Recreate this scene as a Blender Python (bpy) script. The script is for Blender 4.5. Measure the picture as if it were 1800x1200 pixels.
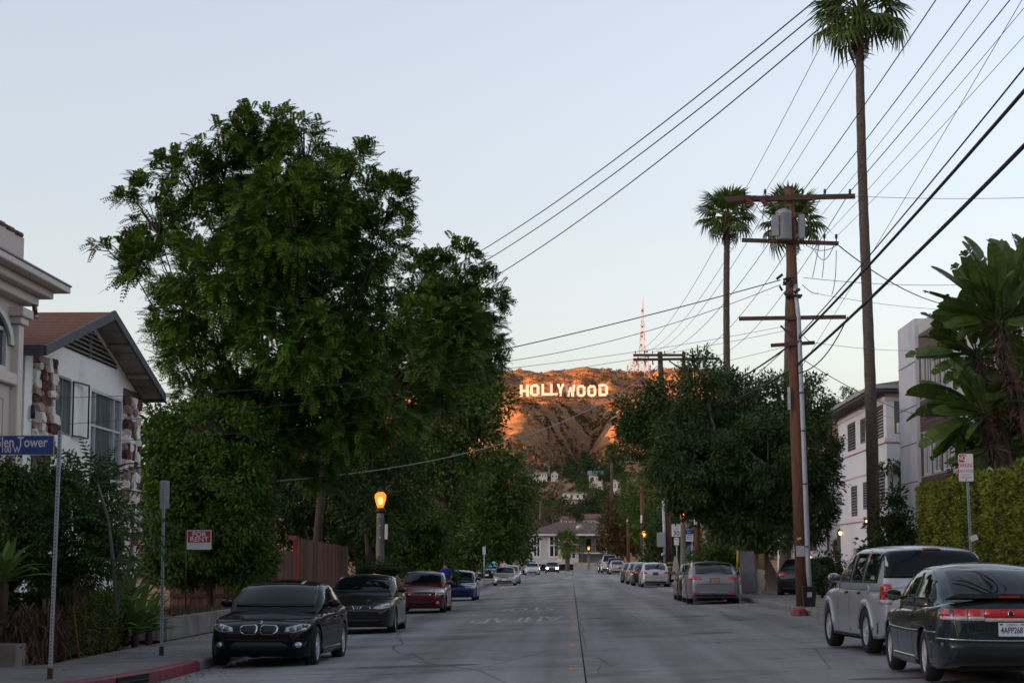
import bpy, bmesh, math, random
import numpy as np
from mathutils import Vector, Matrix
from mathutils.bvhtree import BVHTree

for o in list(bpy.data.objects):
    bpy.data.objects.remove(o, do_unlink=True)
SC = bpy.context.scene
COL = SC.collection
R = math.radians
RNG = np.random.default_rng(7)
rnd = random.Random(11)

# ---------------------------------------------------------------- camera
F_PX, CX, CY = 3500.0, 900.0, 600.0          # focal length and centre in pixels of the 1800 x 1200 photograph
PITCH = math.atan((989 - CY) / F_PX)
YAW = math.atan((1003 - CX) / F_PX * math.cos(PITCH))
CAM = Vector((0, 0, 1.47))
cd = bpy.data.cameras.new('camera')
cd.sensor_width = 36.0
cd.lens = 70.0
cd.clip_start = 0.1
cd.clip_end = 12000
cam = bpy.data.objects.new('camera', cd)
COL.objects.link(cam)
cam.location = CAM
cam.rotation_euler = (math.pi / 2 + PITCH, 0, YAW)
SC.camera = cam

# ---------------------------------------------------------------- sky and sun (late sun, low in the west-south-west)
SUN_EL, SUN_AZ = R(5.5), R(-113)              # azimuth clockwise from +Y (the street runs along +Y)
w = bpy.data.worlds.new('World')
SC.world = w
w.use_nodes = True
wn, wl = w.node_tree.nodes, w.node_tree.links
bg = wn['Background']
sky = wn.new('ShaderNodeTexSky')
sky.sky_type = 'NISHITA'
sky.sun_disc = False
sky.sun_elevation = SUN_EL
sky.sun_rotation = SUN_AZ
sky.altitude = 150
sky.air_density = 1.0
sky.dust_density = 2.6
sky.ozone_density = 1.2
hs = wn.new('ShaderNodeHueSaturation')          # clear dusty evening air: the blue and the yellow both muted
hs.inputs['Saturation'].default_value = 0.45
tint = wn.new('ShaderNodeMix')
tint.data_type = 'RGBA'
tint.blend_type = 'MULTIPLY'
tint.inputs[0].default_value = 1.0
tint.inputs[7].default_value = (0.975, 0.955, 1.03, 1)
wl.new(sky.outputs[0], hs.inputs['Color'])
wl.new(hs.outputs[0], tint.inputs[6])
wl.new(tint.outputs[2], bg.inputs[0])
bg.inputs[1].default_value = 0.15
sl = bpy.data.lights.new('sun', 'SUN')
sl.energy = 5.0
sl.angle = R(0.5)
sl.color = (1.0, 0.39, 0.115)
sun = bpy.data.objects.new('sun', sl)
COL.objects.link(sun)
sdir = Vector((math.sin(SUN_AZ) * math.cos(SUN_EL), math.cos(SUN_AZ) * math.cos(SUN_EL), math.sin(SUN_EL)))
sun.rotation_euler = sdir.to_track_quat('Z', 'Y').to_euler()
sun.location = (-60, -40, 60)
vs = SC.view_settings
vs.view_transform = 'Standard'
vs.look = 'None'
vs.gamma = 1.0
vs.use_curve_mapping = False
vs.exposure = 1.67
SC.cycles.use_denoising = True
SC.cycles.max_bounces = 6
SC.cycles.diffuse_bounces = 2
SC.cycles.glossy_bounces = 3
SC.cycles.transparent_max_bounces = 12
SC.cycles.sample_clamp_indirect = 6.0

# ---------------------------------------------------------------- helpers
def ray(px, py):
    d = Vector(((px - CX) / F_PX, -(py - CY) / F_PX, -1.0))
    return cam.rotation_euler.to_matrix() @ d

def at(px, py, Y):
    """point seen at photograph pixel (px, py) at distance Y along the street"""
    d = ray(px, py)
    return CAM + d * (Y / d.y)

def X_at(px, Y):
    return at(px, 989, Y).x

def Z_at(py, Y, px=1003):
    return at(px, py, Y).z

def tag(o, label=None, cat=None, group=None, kind=None):
    if label: o['label'] = label
    if cat: o['category'] = cat
    if group: o['group'] = group
    if kind: o['kind'] = kind
    return o

def thing(name, label, cat, loc=(0, 0, 0), rz=0.0, group=None):
    o = bpy.data.objects.new(name, None)
    COL.objects.link(o)
    o.location = loc
    o.rotation_euler = (0, 0, rz)
    o.empty_display_size = 0.2
    return tag(o, label, cat, group)

def link(name, me, mat=None, parent=None, loc=None, rot=None, scale=None):
    o = bpy.data.objects.new(name, me)
    COL.objects.link(o)
    if mat is not None and len(me.materials) == 0:
        me.materials.append(mat)
    if parent is not None: o.parent = parent
    if loc is not None: o.location = loc
    if rot is not None: o.rotation_euler = rot
    if scale is not None: o.scale = scale if hasattr(scale, '__len__') else (scale,) * 3
    return o

def np_mesh(name, V, F, smooth=False):
    V = np.asarray(V, dtype=np.float32).reshape(-1, 3)
    F = np.asarray(F, dtype=np.int32)
    me = bpy.data.meshes.new(name)
    me.vertices.add(len(V)); me.vertices.foreach_set('co', V.ravel())
    k = F.shape[1]
    me.loops.add(F.size); me.loops.foreach_set('vertex_index', F.ravel())
    me.polygons.add(len(F))
    me.polygons.foreach_set('loop_start', np.arange(0, F.size, k, dtype=np.int32))
    me.polygons.foreach_set('loop_total', np.full(len(F), k, dtype=np.int32))
    me.polygons.foreach_set('use_smooth', np.full(len(F), smooth, dtype=bool))
    me.update(calc_edges=True)
    return me

def basis(t):
    t = Vector(t).normalized()
    a = Vector((0, 0, 1)) if abs(t.z) < 0.9 else Vector((1, 0, 0))
    u = t.cross(a).normalized()
    return u, t.cross(u).normalized()

class MB:
    """collects simple shapes into one mesh"""
    def __init__(self):
        self.v, self.f, self.s = [], [], []
    def add(self, vs, fs, smooth=False):
        n = len(self.v)
        self.v += [tuple(p) for p in vs]
        self.f += [tuple(i + n for i in f) for f in fs]
        self.s += [smooth] * len(fs)
        return self
    def box(self, x0, x1, y0, y1, z0, z1):
        vs = [(x, y, z) for z in (z0, z1) for y in (y0, y1) for x in (x0, x1)]
        return self.add(vs, [(0, 2, 3, 1), (4, 5, 7, 6), (0, 1, 5, 4), (2, 6, 7, 3), (0, 4, 6, 2), (1, 3, 7, 5)])
    def obox(self, c, u, v, w, a, b, d):
        """box with centre c, axes u v w and half sizes a b d"""
        c, u, v, w = Vector(c), Vector(u), Vector(v), Vector(w)
        vs = [c + u * (a * i) + v * (b * j) + w * (d * k) for k in (-1, 1) for j in (-1, 1) for i in (-1, 1)]
        return self.add(vs, [(0, 2, 3, 1), (4, 5, 7, 6), (0, 1, 5, 4), (2, 6, 7, 3), (0, 4, 6, 2), (1, 3, 7, 5)])
    def bar(self, p, q, wd, ht):
        p, q = Vector(p), Vector(q)
        t = (q - p); L = t.length; t.normalize()
        up = Vector((0, 0, 1)) if abs(t.z) < 0.95 else Vector((0, 1, 0))
        u = t.cross(up).normalized(); w_ = u.cross(t).normalized()
        return self.obox((p + q) / 2, t, u, w_, L / 2, wd / 2, ht / 2)
    def tube(self, pts, rad, n=8, cap=True):
        pts = [Vector(p) for p in pts]
        rs = rad if hasattr(rad, '__len__') else [rad] * len(pts)
        vs, fs = [], []
        u = None
        for i, p in enumerate(pts):
            t = (pts[min(i + 1, len(pts) - 1)] - pts[max(i - 1, 0)])
            if t.length < 1e-9: t = Vector((0, 0, 1))
            t.normalize()
            if u is None: u, _ = basis(t)
            u = (u - t * u.dot(t))
            if u.length < 1e-6: u, _ = basis(t)
            u.normalize(); v = t.cross(u)
            for k in range(n):
                a = 2 * math.pi * k / n
                vs.append(p + (u * math.cos(a) + v * math.sin(a)) * rs[i])
        for i in range(len(pts) - 1):
            for k in range(n):
                fs.append((i * n + k, i * n + (k + 1) % n, (i + 1) * n + (k + 1) % n, (i + 1) * n + k))
        self.add(vs, fs, True)
        if cap:
            m = len(self.v)
            self.f.append(tuple(m - n + k for k in range(n))); self.s.append(False)
            self.f.append(tuple(m - len(vs) + n - 1 - k for k in range(n))); self.s.append(False)
        return self
    def lathe(self, prof, n=20, c=(0, 0, 0), axis='z', smooth=True):
        vs, fs = [], []
        for r, z in prof:
            for k in range(n):
                a = 2 * math.pi * k / n
                x, y = r * math.cos(a), r * math.sin(a)
                p = (x, y, z) if axis == 'z' else ((x, z, y) if axis == 'y' else (z, x, y))
                vs.append((p[0] + c[0], p[1] + c[1], p[2] + c[2]))
        for i in range(len(prof) - 1):
            for k in range(n):
                fs.append((i * n + k, i * n + (k + 1) % n, (i + 1) * n + (k + 1) % n, (i + 1) * n + k))
        return self.add(vs, fs, smooth)
    def prism(self, poly, a, b, axis='z'):
        """polygon extruded along an axis from a to b; poly is in the two remaining axes"""
        def p3(p, h):
            return (p[0], p[1], h) if axis == 'z' else ((p[0], h, p[1]) if axis == 'y' else (h, p[0], p[1]))
        n = len(poly)
        vs = [p3(p, a) for p in poly] + [p3(p, b) for p in poly]
        fs = [tuple(range(n))[::-1], tuple(range(n, 2 * n))] + [(i, (i + 1) % n, n + (i + 1) % n, n + i) for i in range(n)]
        return self.add(vs, fs)
    def quad(self, a, b, c, d):
        return self.add([a, b, c, d], [(0, 1, 2, 3)])
    def mesh(self, name='m', inv=None):
        me = bpy.data.meshes.new(name)
        v = [tuple(inv @ Vector(p)) for p in self.v] if inv is not None else self.v
        me.from_pydata(v, [], self.f)
        me.polygons.foreach_set('use_smooth', self.s)
        bm = bmesh.new(); bm.from_mesh(me)
        bmesh.ops.recalc_face_normals(bm, faces=bm.faces)
        bm.to_mesh(me); bm.free()
        me.update()
        return me
    def build(self, name, mat, parent=None, world=False, bevel=0):
        """world: the shapes were given in world coordinates, the object becomes a child all the same"""
        inv = None
        if world and parent is not None:
            ch, M_ = parent, Matrix.Identity(4)
            while ch is not None:
                M_ = Matrix.LocRotScale(ch.location, ch.rotation_euler, ch.scale) @ M_
                ch = ch.parent
            inv = M_.inverted()
        me = self.mesh(name, inv)
        if bevel:
            bm = bmesh.new(); bm.from_mesh(me)
            bmesh.ops.bevel(bm, geom=[e for e in bm.edges if len(e.link_faces) == 2 and e.calc_face_angle(0) > 0.6], offset=bevel, segments=2, affect='EDGES', clamp_overlap=True)
            bm.to_mesh(me); bm.free()
        return link(name, me, mat, parent)

def copy_tree(o, parent=None):
    c = o.copy(); COL.objects.link(c)
    if parent is not None: c.parent = parent
    for ch in list(o.children): copy_tree(ch, c)
    return c

# ---------------------------------------------------------------- materials
MATS = {}
def M(name, col, rough=0.7, var=0.2, scale=4.0, bump=0.0, metal=0.0, coat=0.0, spec=0.4, stain=None, sscale=0.6, obj_rand=0.0, stretch=(1, 1, 1), emit=None, estr=0.0):
    if name in MATS: return MATS[name]
    m = bpy.data.materials.new(name); m.use_nodes = True
    nt = m.node_tree; nd, lk = nt.nodes, nt.links
    b = nd['Principled BSDF']
    b.inputs['Roughness'].default_value = rough
    b.inputs['Metallic'].default_value = metal
    b.inputs['Specular IOR Level'].default_value = spec
    b.inputs['Coat Weight'].default_value = coat
    b.inputs['Coat Roughness'].default_value = 0.04
    if emit:
        b.inputs['Emission Color'].default_value = (*emit, 1); b.inputs['Emission Strength'].default_value = estr
    tc = nd.new('ShaderNodeTexCoord'); mp = nd.new('ShaderNodeMapping')
    mp.inputs['Scale'].default_value = stretch
    lk.new(tc.outputs['Object'], mp.inputs[0])
    nz = nd.new('ShaderNodeTexNoise'); nz.inputs['Scale'].default_value = scale; nz.inputs['Detail'].default_value = 6; nz.inputs['Roughness'].default_value = 0.65
    lk.new(mp.outputs[0], nz.inputs['Vector'])
    rp = nd.new('ShaderNodeMapRange')
    rp.inputs[1].default_value = 0.3; rp.inputs[2].default_value = 0.7; rp.inputs[3].default_value = 1 - var; rp.inputs[4].default_value = 1 + var
    lk.new(nz.outputs[0], rp.inputs[0])
    mx = nd.new('ShaderNodeMix'); mx.data_type = 'RGBA'; mx.blend_type = 'MULTIPLY'; mx.inputs[0].default_value = 1
    mx.inputs[6].default_value = (*col, 1)
    cv = nd.new('ShaderNodeCombineColor')
    for i in range(3): lk.new(rp.outputs[0], cv.inputs[i])
    lk.new(cv.outputs[0], mx.inputs[7])
    out = mx.outputs[2]
    if stain is not None:
        n2 = nd.new('ShaderNodeTexNoise'); n2.inputs['Scale'].default_value = sscale; n2.inputs['Detail'].default_value = 5; n2.inputs['Roughness'].default_value = 0.6
        lk.new(mp.outputs[0], n2.inputs['Vector'])
        r2 = nd.new('ShaderNodeMapRange'); r2.inputs[1].default_value = 0.48; r2.inputs[2].default_value = 0.72
        lk.new(n2.outputs[0], r2.inputs[0])
        m2 = nd.new('ShaderNodeMix'); m2.data_type = 'RGBA'; m2.inputs[7].default_value = (*stain, 1)
        lk.new(r2.outputs[0], m2.inputs[0]); lk.new(out, m2.inputs[6])
        out = m2.outputs[2]
    if obj_rand:
        oi = nd.new('ShaderNodeObjectInfo')
        r3 = nd.new('ShaderNodeMapRange'); r3.inputs[3].default_value = 1 - obj_rand; r3.inputs[4].default_value = 1 + obj_rand
        lk.new(oi.outputs['Random'], r3.inputs[0])
        c3 = nd.new('ShaderNodeCombineColor')
        for i in range(3): lk.new(r3.outputs[0], c3.inputs[i])
        m3 = nd.new('ShaderNodeMix'); m3.data_type = 'RGBA'; m3.blend_type = 'MULTIPLY'; m3.inputs[0].default_value = 1
        lk.new(out, m3.inputs[6]); lk.new(c3.outputs[0], m3.inputs[7])
        out = m3.outputs[2]
    lk.new(out, b.inputs['Base Color'])
    if bump:
        bp = nd.new('ShaderNodeBump'); bp.inputs['Strength'].default_value = min(1, bump); bp.inputs['Distance'].default_value = 0.02
        n4 = nd.new('ShaderNodeTexNoise'); n4.inputs['Scale'].default_value = scale * 3; n4.inputs['Detail'].default_value = 8
        lk.new(mp.outputs[0], n4.inputs['Vector'])
        lk.new(n4.outputs[0], bp.inputs['Height']); lk.new(bp.outputs[0], b.inputs['Normal'])
    MATS[name] = m
    return m

def LEAF(name, a, b_, trans=0.22, rough=0.5, spec=0.10):
    if name in MATS: return MATS[name]
    m = bpy.data.materials.new(name); m.use_nodes = True
    nt = m.node_tree; nd, lk = nt.nodes, nt.links
    b = nd['Principled BSDF']; b.inputs['Roughness'].default_value = rough; b.inputs['Specular IOR Level'].default_value = spec
    g = nd.new('ShaderNodeNewGeometry')
    tc = nd.new('ShaderNodeTexCoord'); nz = nd.new('ShaderNodeTexNoise'); nz.inputs['Scale'].default_value = 0.9; nz.inputs['Detail'].default_value = 3
    lk.new(tc.outputs['Object'], nz.inputs['Vector'])
    ad = nd.new('ShaderNodeMath'); ad.operation = 'MULTIPLY_ADD'; ad.inputs[1].default_value = 0.6
    r0 = nd.new('ShaderNodeMapRange'); r0.inputs[1].default_value = 0.32; r0.inputs[2].default_value = 0.68; r0.inputs[3].default_value = 0; r0.inputs[4].default_value = 0.5
    lk.new(nz.outputs[0], r0.inputs[0])
    lk.new(g.outputs['Random Per Island'], ad.inputs[0]); lk.new(r0.outputs[0], ad.inputs[2])
    mx = nd.new('ShaderNodeMix'); mx.data_type = 'RGBA'; mx.inputs[6].default_value = (*a, 1); mx.inputs[7].default_value = (*b_, 1)  # wide spread carries light and dark of the clumps besides leaf variety
    lk.new(ad.outputs[0], mx.inputs[0])
    lk.new(mx.outputs[2], b.inputs['Base Color'])
    tr = nd.new('ShaderNodeBsdfTranslucent'); lk.new(mx.outputs[2], tr.inputs[0])
    ms = nd.new('ShaderNodeMixShader'); ms.inputs[0].default_value = trans
    lk.new(b.outputs[0], ms.inputs[1]); lk.new(tr.outputs[0], ms.inputs[2])
    lk.new(ms.outputs[0], nd['Material Output'].inputs[0])
    MATS[name] = m
    return m

def GLASS(name, tint=(0.012, 0.016, 0.018), rough=0.03):
    if name in MATS: return MATS[name]
    m = M(name, tint, rough=rough, var=0.1, scale=1.5, spec=0.7)
    return m

def EMIT(name, col, strength):
    if name in MATS: return MATS[name]
    m = bpy.data.materials.new(name); m.use_nodes = True
    nt = m.node_tree; nd, lk = nt.nodes, nt.links
    nd.remove(nd['Principled BSDF'])
    e = nd.new('ShaderNodeEmission'); e.inputs[0].default_value = (*col, 1); e.inputs[1].default_value = strength
    lk.new(e.outputs[0], nd['Material Output'].inputs[0])
    MATS[name] = m
    return m

def text_mesh(body, size, extrude=0.002, align='CENTER', bold=0.0, sx=1.0):
    c = bpy.data.curves.new('txt', 'FONT')
    c.body = body; c.size = size; c.extrude = extrude; c.align_x = align; c.align_y = 'CENTER'; c.offset = bold
    c.resolution_u = 3
    o = bpy.data.objects.new('txt', c); COL.objects.link(o)
    dg = bpy.context.evaluated_depsgraph_get(); dg.update()
    me = bpy.data.meshes.new_from_object(o.evaluated_get(dg))
    bpy.data.objects.remove(o)
    if sx != 1.0:
        me.transform(Matrix.Diagonal((sx, 1, 1, 1)))
    me.materials.clear()
    return me

# value noise for terrain and outlines
_NT = np.random.default_rng(3).random((256, 256))
def vnoise(x, y):
    x = np.asarray(x, float); y = np.asarray(y, float)
    xi = np.floor(x).astype(int); yi = np.floor(y).astype(int)
    fx = x - xi; fy = y - yi
    fx = fx * fx * (3 - 2 * fx); fy = fy * fy * (3 - 2 * fy)
    g = lambda i, j: _NT[i % 256, j % 256]
    return (g(xi, yi) * (1 - fx) + g(xi + 1, yi) * fx) * (1 - fy) + (g(xi, yi + 1) * (1 - fx) + g(xi + 1, yi + 1) * fx) * fy
def fbm(x, y, o=4):
    s = 0; a = 0.5
    for k in range(o):
        s = s + a * (vnoise(x * 2 ** k + 17 * k, y * 2 ** k + 5 * k) - 0.5); a *= 0.5
    return s

# ================================================================ THE SETTING
PY = [-9000, 120, 300, 345, 450, 600, 800, 1000, 1450, 1700, 1950, 2200, 2300, 2360, 2460, 3000, 9000]
PZ = [0, 0, 0.5, 1.8, 9, 18, 34, 46, 66, 96, 140, 184, 212, 227, 225, 150, 40]
def rise(y):
    return np.interp(y, [0, 120, 300, 400], [0, 0, 0.5, 0.8])
def sstep(a, b, v):
    t = np.clip((np.asarray(v, float) - a) / (b - a), 0, 1)
    return t * t * (3 - 2 * t)
def road_z(x, y):
    return 0.03 * x - 0.10 + float(rise(y))
def ground_z(x, y):
    x = np.asarray(x, float); y = np.asarray(y, float)
    z = np.interp(y, PY, PZ) + 0.03 * np.clip(x, -9, 9) - 0.20 + 0.20 * sstep(8.0, 9.5, np.abs(x)) * (1 - sstep(300, 340, y))
    env = sstep(1250, 1650, y) * (1 - sstep(2230, 2350, y))
    near = sstep(820, 1200, y) * (1 - sstep(2260, 2400, y))
    xs = x - (y - 1900) * 0.045
    spur = 46 * np.exp(-((xs + 24) / np.where(xs < -24, 60, 24)) ** 2) - 22 * np.exp(-((xs - 19) / 14) ** 2) + 36 * np.exp(-((xs - 62) / np.where(xs < 62, 28, 46)) ** 2) - 18 * np.exp(-((xs - 150) / 40) ** 2) \
        - 46 * np.exp(-((xs + 108) / 50) ** 2) + 16 * np.exp(-((xs + 190) / 44) ** 2)
    low = sstep(2200, 1980, y)
    room = np.clip((0.0808 * y + 1.0 - np.interp(y, PY, PZ)) / 46, 0, 1)
    z = z + env * low * np.where(spur > 0, spur * room, spur)
    rid = (0.5 - np.abs(vnoise(x / 46 + 3, y / 95) - 0.5) * 2)
    rid2 = (0.5 - np.abs(vnoise(x / 17 + 9, y / 40 + 4) - 0.5) * 2)
    z = z + near * (9 * rid + 6.5 * rid2 + 14 * fbm(x / 70, y / 90))
    shelf = (1 - sstep(60, 95, np.abs(x + 8))) * sstep(2090, 2150, y) * (1 - sstep(2203, 2240, y))
    z = np.where(shelf > 0, z + shelf * np.minimum(0, (181.5 + (y - 2200) * 0.2) - z), z)
    lim = 0.0808 * y + 1.0 + 2.5 * fbm(x / 14, y / 30)                # the slope stays below the letters
    k_ = (1 - sstep(62, 80, np.abs(x + 8))) * sstep(1300, 1500, y) * (1 - sstep(2203, 2209, y))
    z = z + k_ * np.minimum(0, lim - z)
    crest = sstep(2280, 2340, y)
    z = z + sstep(2205, 2250, y) * (1 - sstep(2340, 2380, y)) * (10 * (0.5 - np.abs(vnoise(x / 30 + 2, y / 70) - 0.5) * 2) + 5 * (0.5 - np.abs(vnoise(x / 13 + 7, y / 30) - 0.5) * 2))
    z = z + crest * 7 * fbm(x / 60, y / 60 + 7) - sstep(1350, 2050, y) * (130 * sstep(-0.05, -0.19, x / np.maximum(y, 1)) + 125 * sstep(0.065, 0.15, x / np.maximum(y, 1)))
    # ridge west of the street: it keeps the low sun off the houses
    ra = np.interp(y, [-1500, -1000, 150, 330, 650, 1050, 1500], [60, 165, 165, 235, 235, 95, 0])
    z = z + ra * np.exp(-(np.minimum(x + 900, 0) / 900) ** 2) * np.exp(-(np.maximum(x + 900, 0) / 260) ** 2)
    # hill to the east
    z = z + 62 * np.exp(-((x - 225) / 105) ** 2 - ((y - 980) / 260) ** 2)
    z = z + 50 * sstep(260, 700, x) * sstep(300, 900, y) * (1 - sstep(2600, 3200, y))
    return z

def gz(x, y):
    return float(ground_z(np.array([x]), np.array([y]))[0])

def hill_mat():
    m = bpy.data.materials.new('hillside_earth'); m.use_nodes = True
    nt = m.node_tree; nd, lk = nt.nodes, nt.links
    b = nd['Principled BSDF']; b.inputs['Roughness'].default_value = 0.95; b.inputs['Specular IOR Level'].default_value = 0.1
    tc = nd.new('ShaderNodeTexCoord')
    n1 = nd.new('ShaderNodeTexNoise'); n1.inputs['Scale'].default_value = 0.022; n1.inputs['Detail'].default_value = 9; n1.inputs['Roughness'].default_value = 0.68
    n2 = nd.new('ShaderNodeTexNoise'); n2.inputs['Scale'].default_value = 0.14; n2.inputs['Detail'].default_value = 7; n2.inputs['Roughness'].default_value = 0.7
    for n in (n1, n2): lk.new(tc.outputs['Object'], n.inputs['Vector'])
    cr = nd.new('ShaderNodeValToRGB')
    e = cr.color_ramp.elements
    e[0].position = 0.36; e[0].color = (0.06, 0.045, 0.024, 1)
    e[1].position = 0.66; e[1].color = (0.46, 0.245, 0.125, 1)
    k = e.new(0.5); k.color = (0.26, 0.135, 0.068, 1)
    mx = nd.new('ShaderNodeMix'); mx.data_type = 'FLOAT'; mx.inputs[0].default_value = 0.6
    lk.new(n1.outputs[0], mx.inputs[2]); lk.new(n2.outputs[0], mx.inputs[3])
    lk.new(mx.outputs[0], cr.inputs[0]); lk.new(cr.outputs[0], b.inputs['Base Color'])
    bp = nd.new('ShaderNodeBump'); bp.inputs['Strength'].default_value = 0.8; bp.inputs['Distance'].default_value = 2.0
    lk.new(n2.outputs[0], bp.inputs['Height']); lk.new(bp.outputs[0], b.inputs['Normal'])
    return m

gx = np.unique(np.concatenate([np.arange(-3400, -420, 70), np.arange(-420, 420, 5.0), np.arange(420, 3400, 70)]))
gy = np.unique(np.concatenate([np.arange(-1800, 0, 60), np.arange(0, 340, 10), np.arange(340, 1200, 8), np.arange(1200, 2460, 5), np.arange(2460, 6500, 100)]))
GX, GY = np.meshgrid(gx, gy)
GZ = ground_z(GX, GY)
nx, ny = len(gx), len(gy)
idx = np.arange(nx * ny).reshape(ny, nx)
TF = np.stack([idx[:-1, :-1], idx[:-1, 1:], idx[1:, 1:], idx[1:, :-1]], -1).reshape(-1, 4)
terrain = link('ground', np_mesh('ground', np.stack([GX, GY, GZ], -1), TF, True), hill_mat())
tag(terrain, 'brown hills and earth around the street', kind='structure')

# --- road: concrete slabs on a dark bed
m_bed = M('road_bed', (0.035, 0.035, 0.038), 0.9, 0.2, 3)
def road_mat():
    m = M('road_concrete', (0.252, 0.238, 0.240), 0.8, 0.16, 9.0, bump=0.3, stain=(0.165, 0.157, 0.162), sscale=0.30, obj_rand=0.10, spec=0.15)
    nt = m.node_tree; nd, lk = nt.nodes, nt.links; b_ = nd['Principled BSDF']; src = b_.inputs['Base Color'].links[0].from_socket
    tc = nd.new('ShaderNodeTexCoord')
    def layer(src, scale, st, lo, hi, a, c, kind='NOISE', detail=4):
        mp = nd.new('ShaderNodeMapping'); mp.inputs['Scale'].default_value = st; lk.new(tc.outputs['Object'], mp.inputs[0])
        n = nd.new('ShaderNodeTexNoise' if kind == 'NOISE' else 'ShaderNodeTexVoronoi'); n.inputs['Scale'].default_value = scale
        if kind == 'NOISE': n.inputs['Detail'].default_value = detail; out = n.outputs[0]
        else: n.feature = 'DISTANCE_TO_EDGE'; out = n.outputs[0]
        lk.new(mp.outputs[0], n.inputs['Vector'])
        r_ = nd.new('ShaderNodeMapRange'); r_.inputs[1].default_value = lo; r_.inputs[2].default_value = hi; r_.inputs[3].default_value = a; r_.inputs[4].default_value = c
        lk.new(out, r_.inputs[0]); cc = nd.new('ShaderNodeCombineColor')
        for i in range(3): lk.new(r_.outputs[0], cc.inputs[i])
        mx = nd.new('ShaderNodeMix'); mx.data_type = 'RGBA'; mx.blend_type = 'MULTIPLY'; mx.inputs[0].default_value = 1
        lk.new(src, mx.inputs[6]); lk.new(cc.outputs[0], mx.inputs[7])
        return mx.outputs[2]
    src = layer(src, 1.0, (0.9, 0.025, 1), 0.36, 0.64, 0.74, 1.18)             # wheel worn lanes along the street
    src = layer(src, 60.0, (1, 1, 1), 0.3, 0.7, 0.82, 1.18, detail=2)          # aggregate
    src = layer(src, 0.55, (1, 0.5, 1), 0.58, 0.70, 1.0, 0.62)                 # drips and old patches
    src = layer(src, 0.22, (1, 0.6, 1), 0.0, 0.006, 0.55, 1.0, 'VORONOI')      # hairline cracks
    lk.new(src, b_.inputs['Base Color'])
    return m
m_conc = road_mat()
ROAD_L, ROAD_R, JOINT = -6.1, 6.3, 0.2
ys_r = np.concatenate([np.linspace(-30, 120, 6), np.linspace(130, 300, 10), [312]])
b = MB()
for a, c in zip(ys_r[:-1], ys_r[1:]):
    b.quad((-6.6, a, road_z(-6.6, a) - 0.03), (6.9, a, road_z(6.9, a) - 0.03), (6.9, c, road_z(6.9, c) - 0.03), (-6.6, c, road_z(-6.6, c) - 0.03))
road = tag(b.build('road', m_bed), 'grey concrete street running to the hills', kind='structure')
def slab(x0, x1, y0, y1, mat=m_conc, parent=road, name='slab', dz=0.0, th=0.028, g=0.012, zf=road_z):
    mb = MB()
    P = [(x0 + g, y0 + g), (x1 - g, y0 + g), (x1 - g, y1 - g), (x0 + g, y1 - g)]
    top = [(x, y, zf(x, y) + dz) for x, y in P]
    bot = [(x, y, z - th) for x, y, z in top]
    mb.add(bot + top, [(4, 5, 6, 7), (0, 1, 5, 4), (1, 2, 6, 5), (2, 3, 7, 6), (3, 0, 4, 7)])
    return mb.build(name, mat, parent)
yl = [-30, -12, 0, 8, 15, 24.0, 30.7, 34.6, 46.0, 57.0]
while yl[-1] < 300: yl.append(yl[-1] + rnd.choice([6.1, 9.1, 9.1, 12.2]))
yr = [-30, -12, 0, 9, 18, 28.0, 42.0, 56.4]
while yr[-1] < 300: yr.append(yr[-1] + rnd.choice([6.1, 9.1, 12.2]))
for ys, xa, xb in ((yl, ROAD_L, JOINT), (yr, JOINT, ROAD_R)):
    for a, c in zip(ys[:-1], ys[1:]):
        a2 = a
        while a2 < c - 0.01:                      # long slabs are kept whole up to the bend in the grade
            slab(xa, xb, a2, c); a2 = c
# corner apron on the left where the side street joins
def apron(name, pts, z, mat, label):
    mb = MB(); mb.add([(x, y, z + road_z(max(x, -9), y) - 0.012) for x, y in pts], [tuple(range(len(pts)))])
    return tag(mb.build(name, mat), label, kind='structure')
m_asph = M('asphalt', (0.06, 0.06, 0.065), 0.85, 0.2, 9, bump=0.3)
apron('side_street', [(-6.08, -2), (-6.08, 33), (-6.5, 28.4), (-7.1, 26.2), (-8.0, 23.7), (-9.2, 21.4), (-11.5, 19.8), (-16, 19.2), (-70, 18), (-70, 6), (-12, 6), (-8, 2)], 0.0, m_asph, 'asphalt side street at the corner')

# --- tar seams, patches, painted marks
m_tar = M('tar', (0.02, 0.02, 0.024), 0.6, 0.2, 8)
def strip(name, pts, wd, mat, parent=None, dz=0.004):
    mb = MB(); L, Rr = [], []
    for i, (x, y) in enumerate(pts):
        tx, ty = (pts[min(i + 1, len(pts) - 1)][0] - pts[max(i - 1, 0)][0], pts[min(i + 1, len(pts) - 1)][1] - pts[max(i - 1, 0)][1])
        n = math.hypot(tx, ty) or 1
        w_ = (wd if not hasattr(wd, '__len__') else wd[i]) / 2
        L.append((x - ty / n * w_, y + tx / n * w_)); Rr.append((x + ty / n * w_, y - tx / n * w_))
    vs = [(x, y, road_z(x, y) + dz) for x, y in L + Rr]; k = len(pts)
    mb.add(vs, [(i, k + i, k + i + 1, i + 1) for i in range(k - 1)])
    return mb.build(name, mat, parent)
def wob(p, q, n, amp, seed):
    r_ = random.Random(seed)
    return [(p[0] + (q[0] - p[0]) * i / n + r_.uniform(-amp, amp), p[1] + (q[1] - p[1]) * i / n + r_.uniform(-amp, amp) * 2) for i in range(n + 1)]
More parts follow.
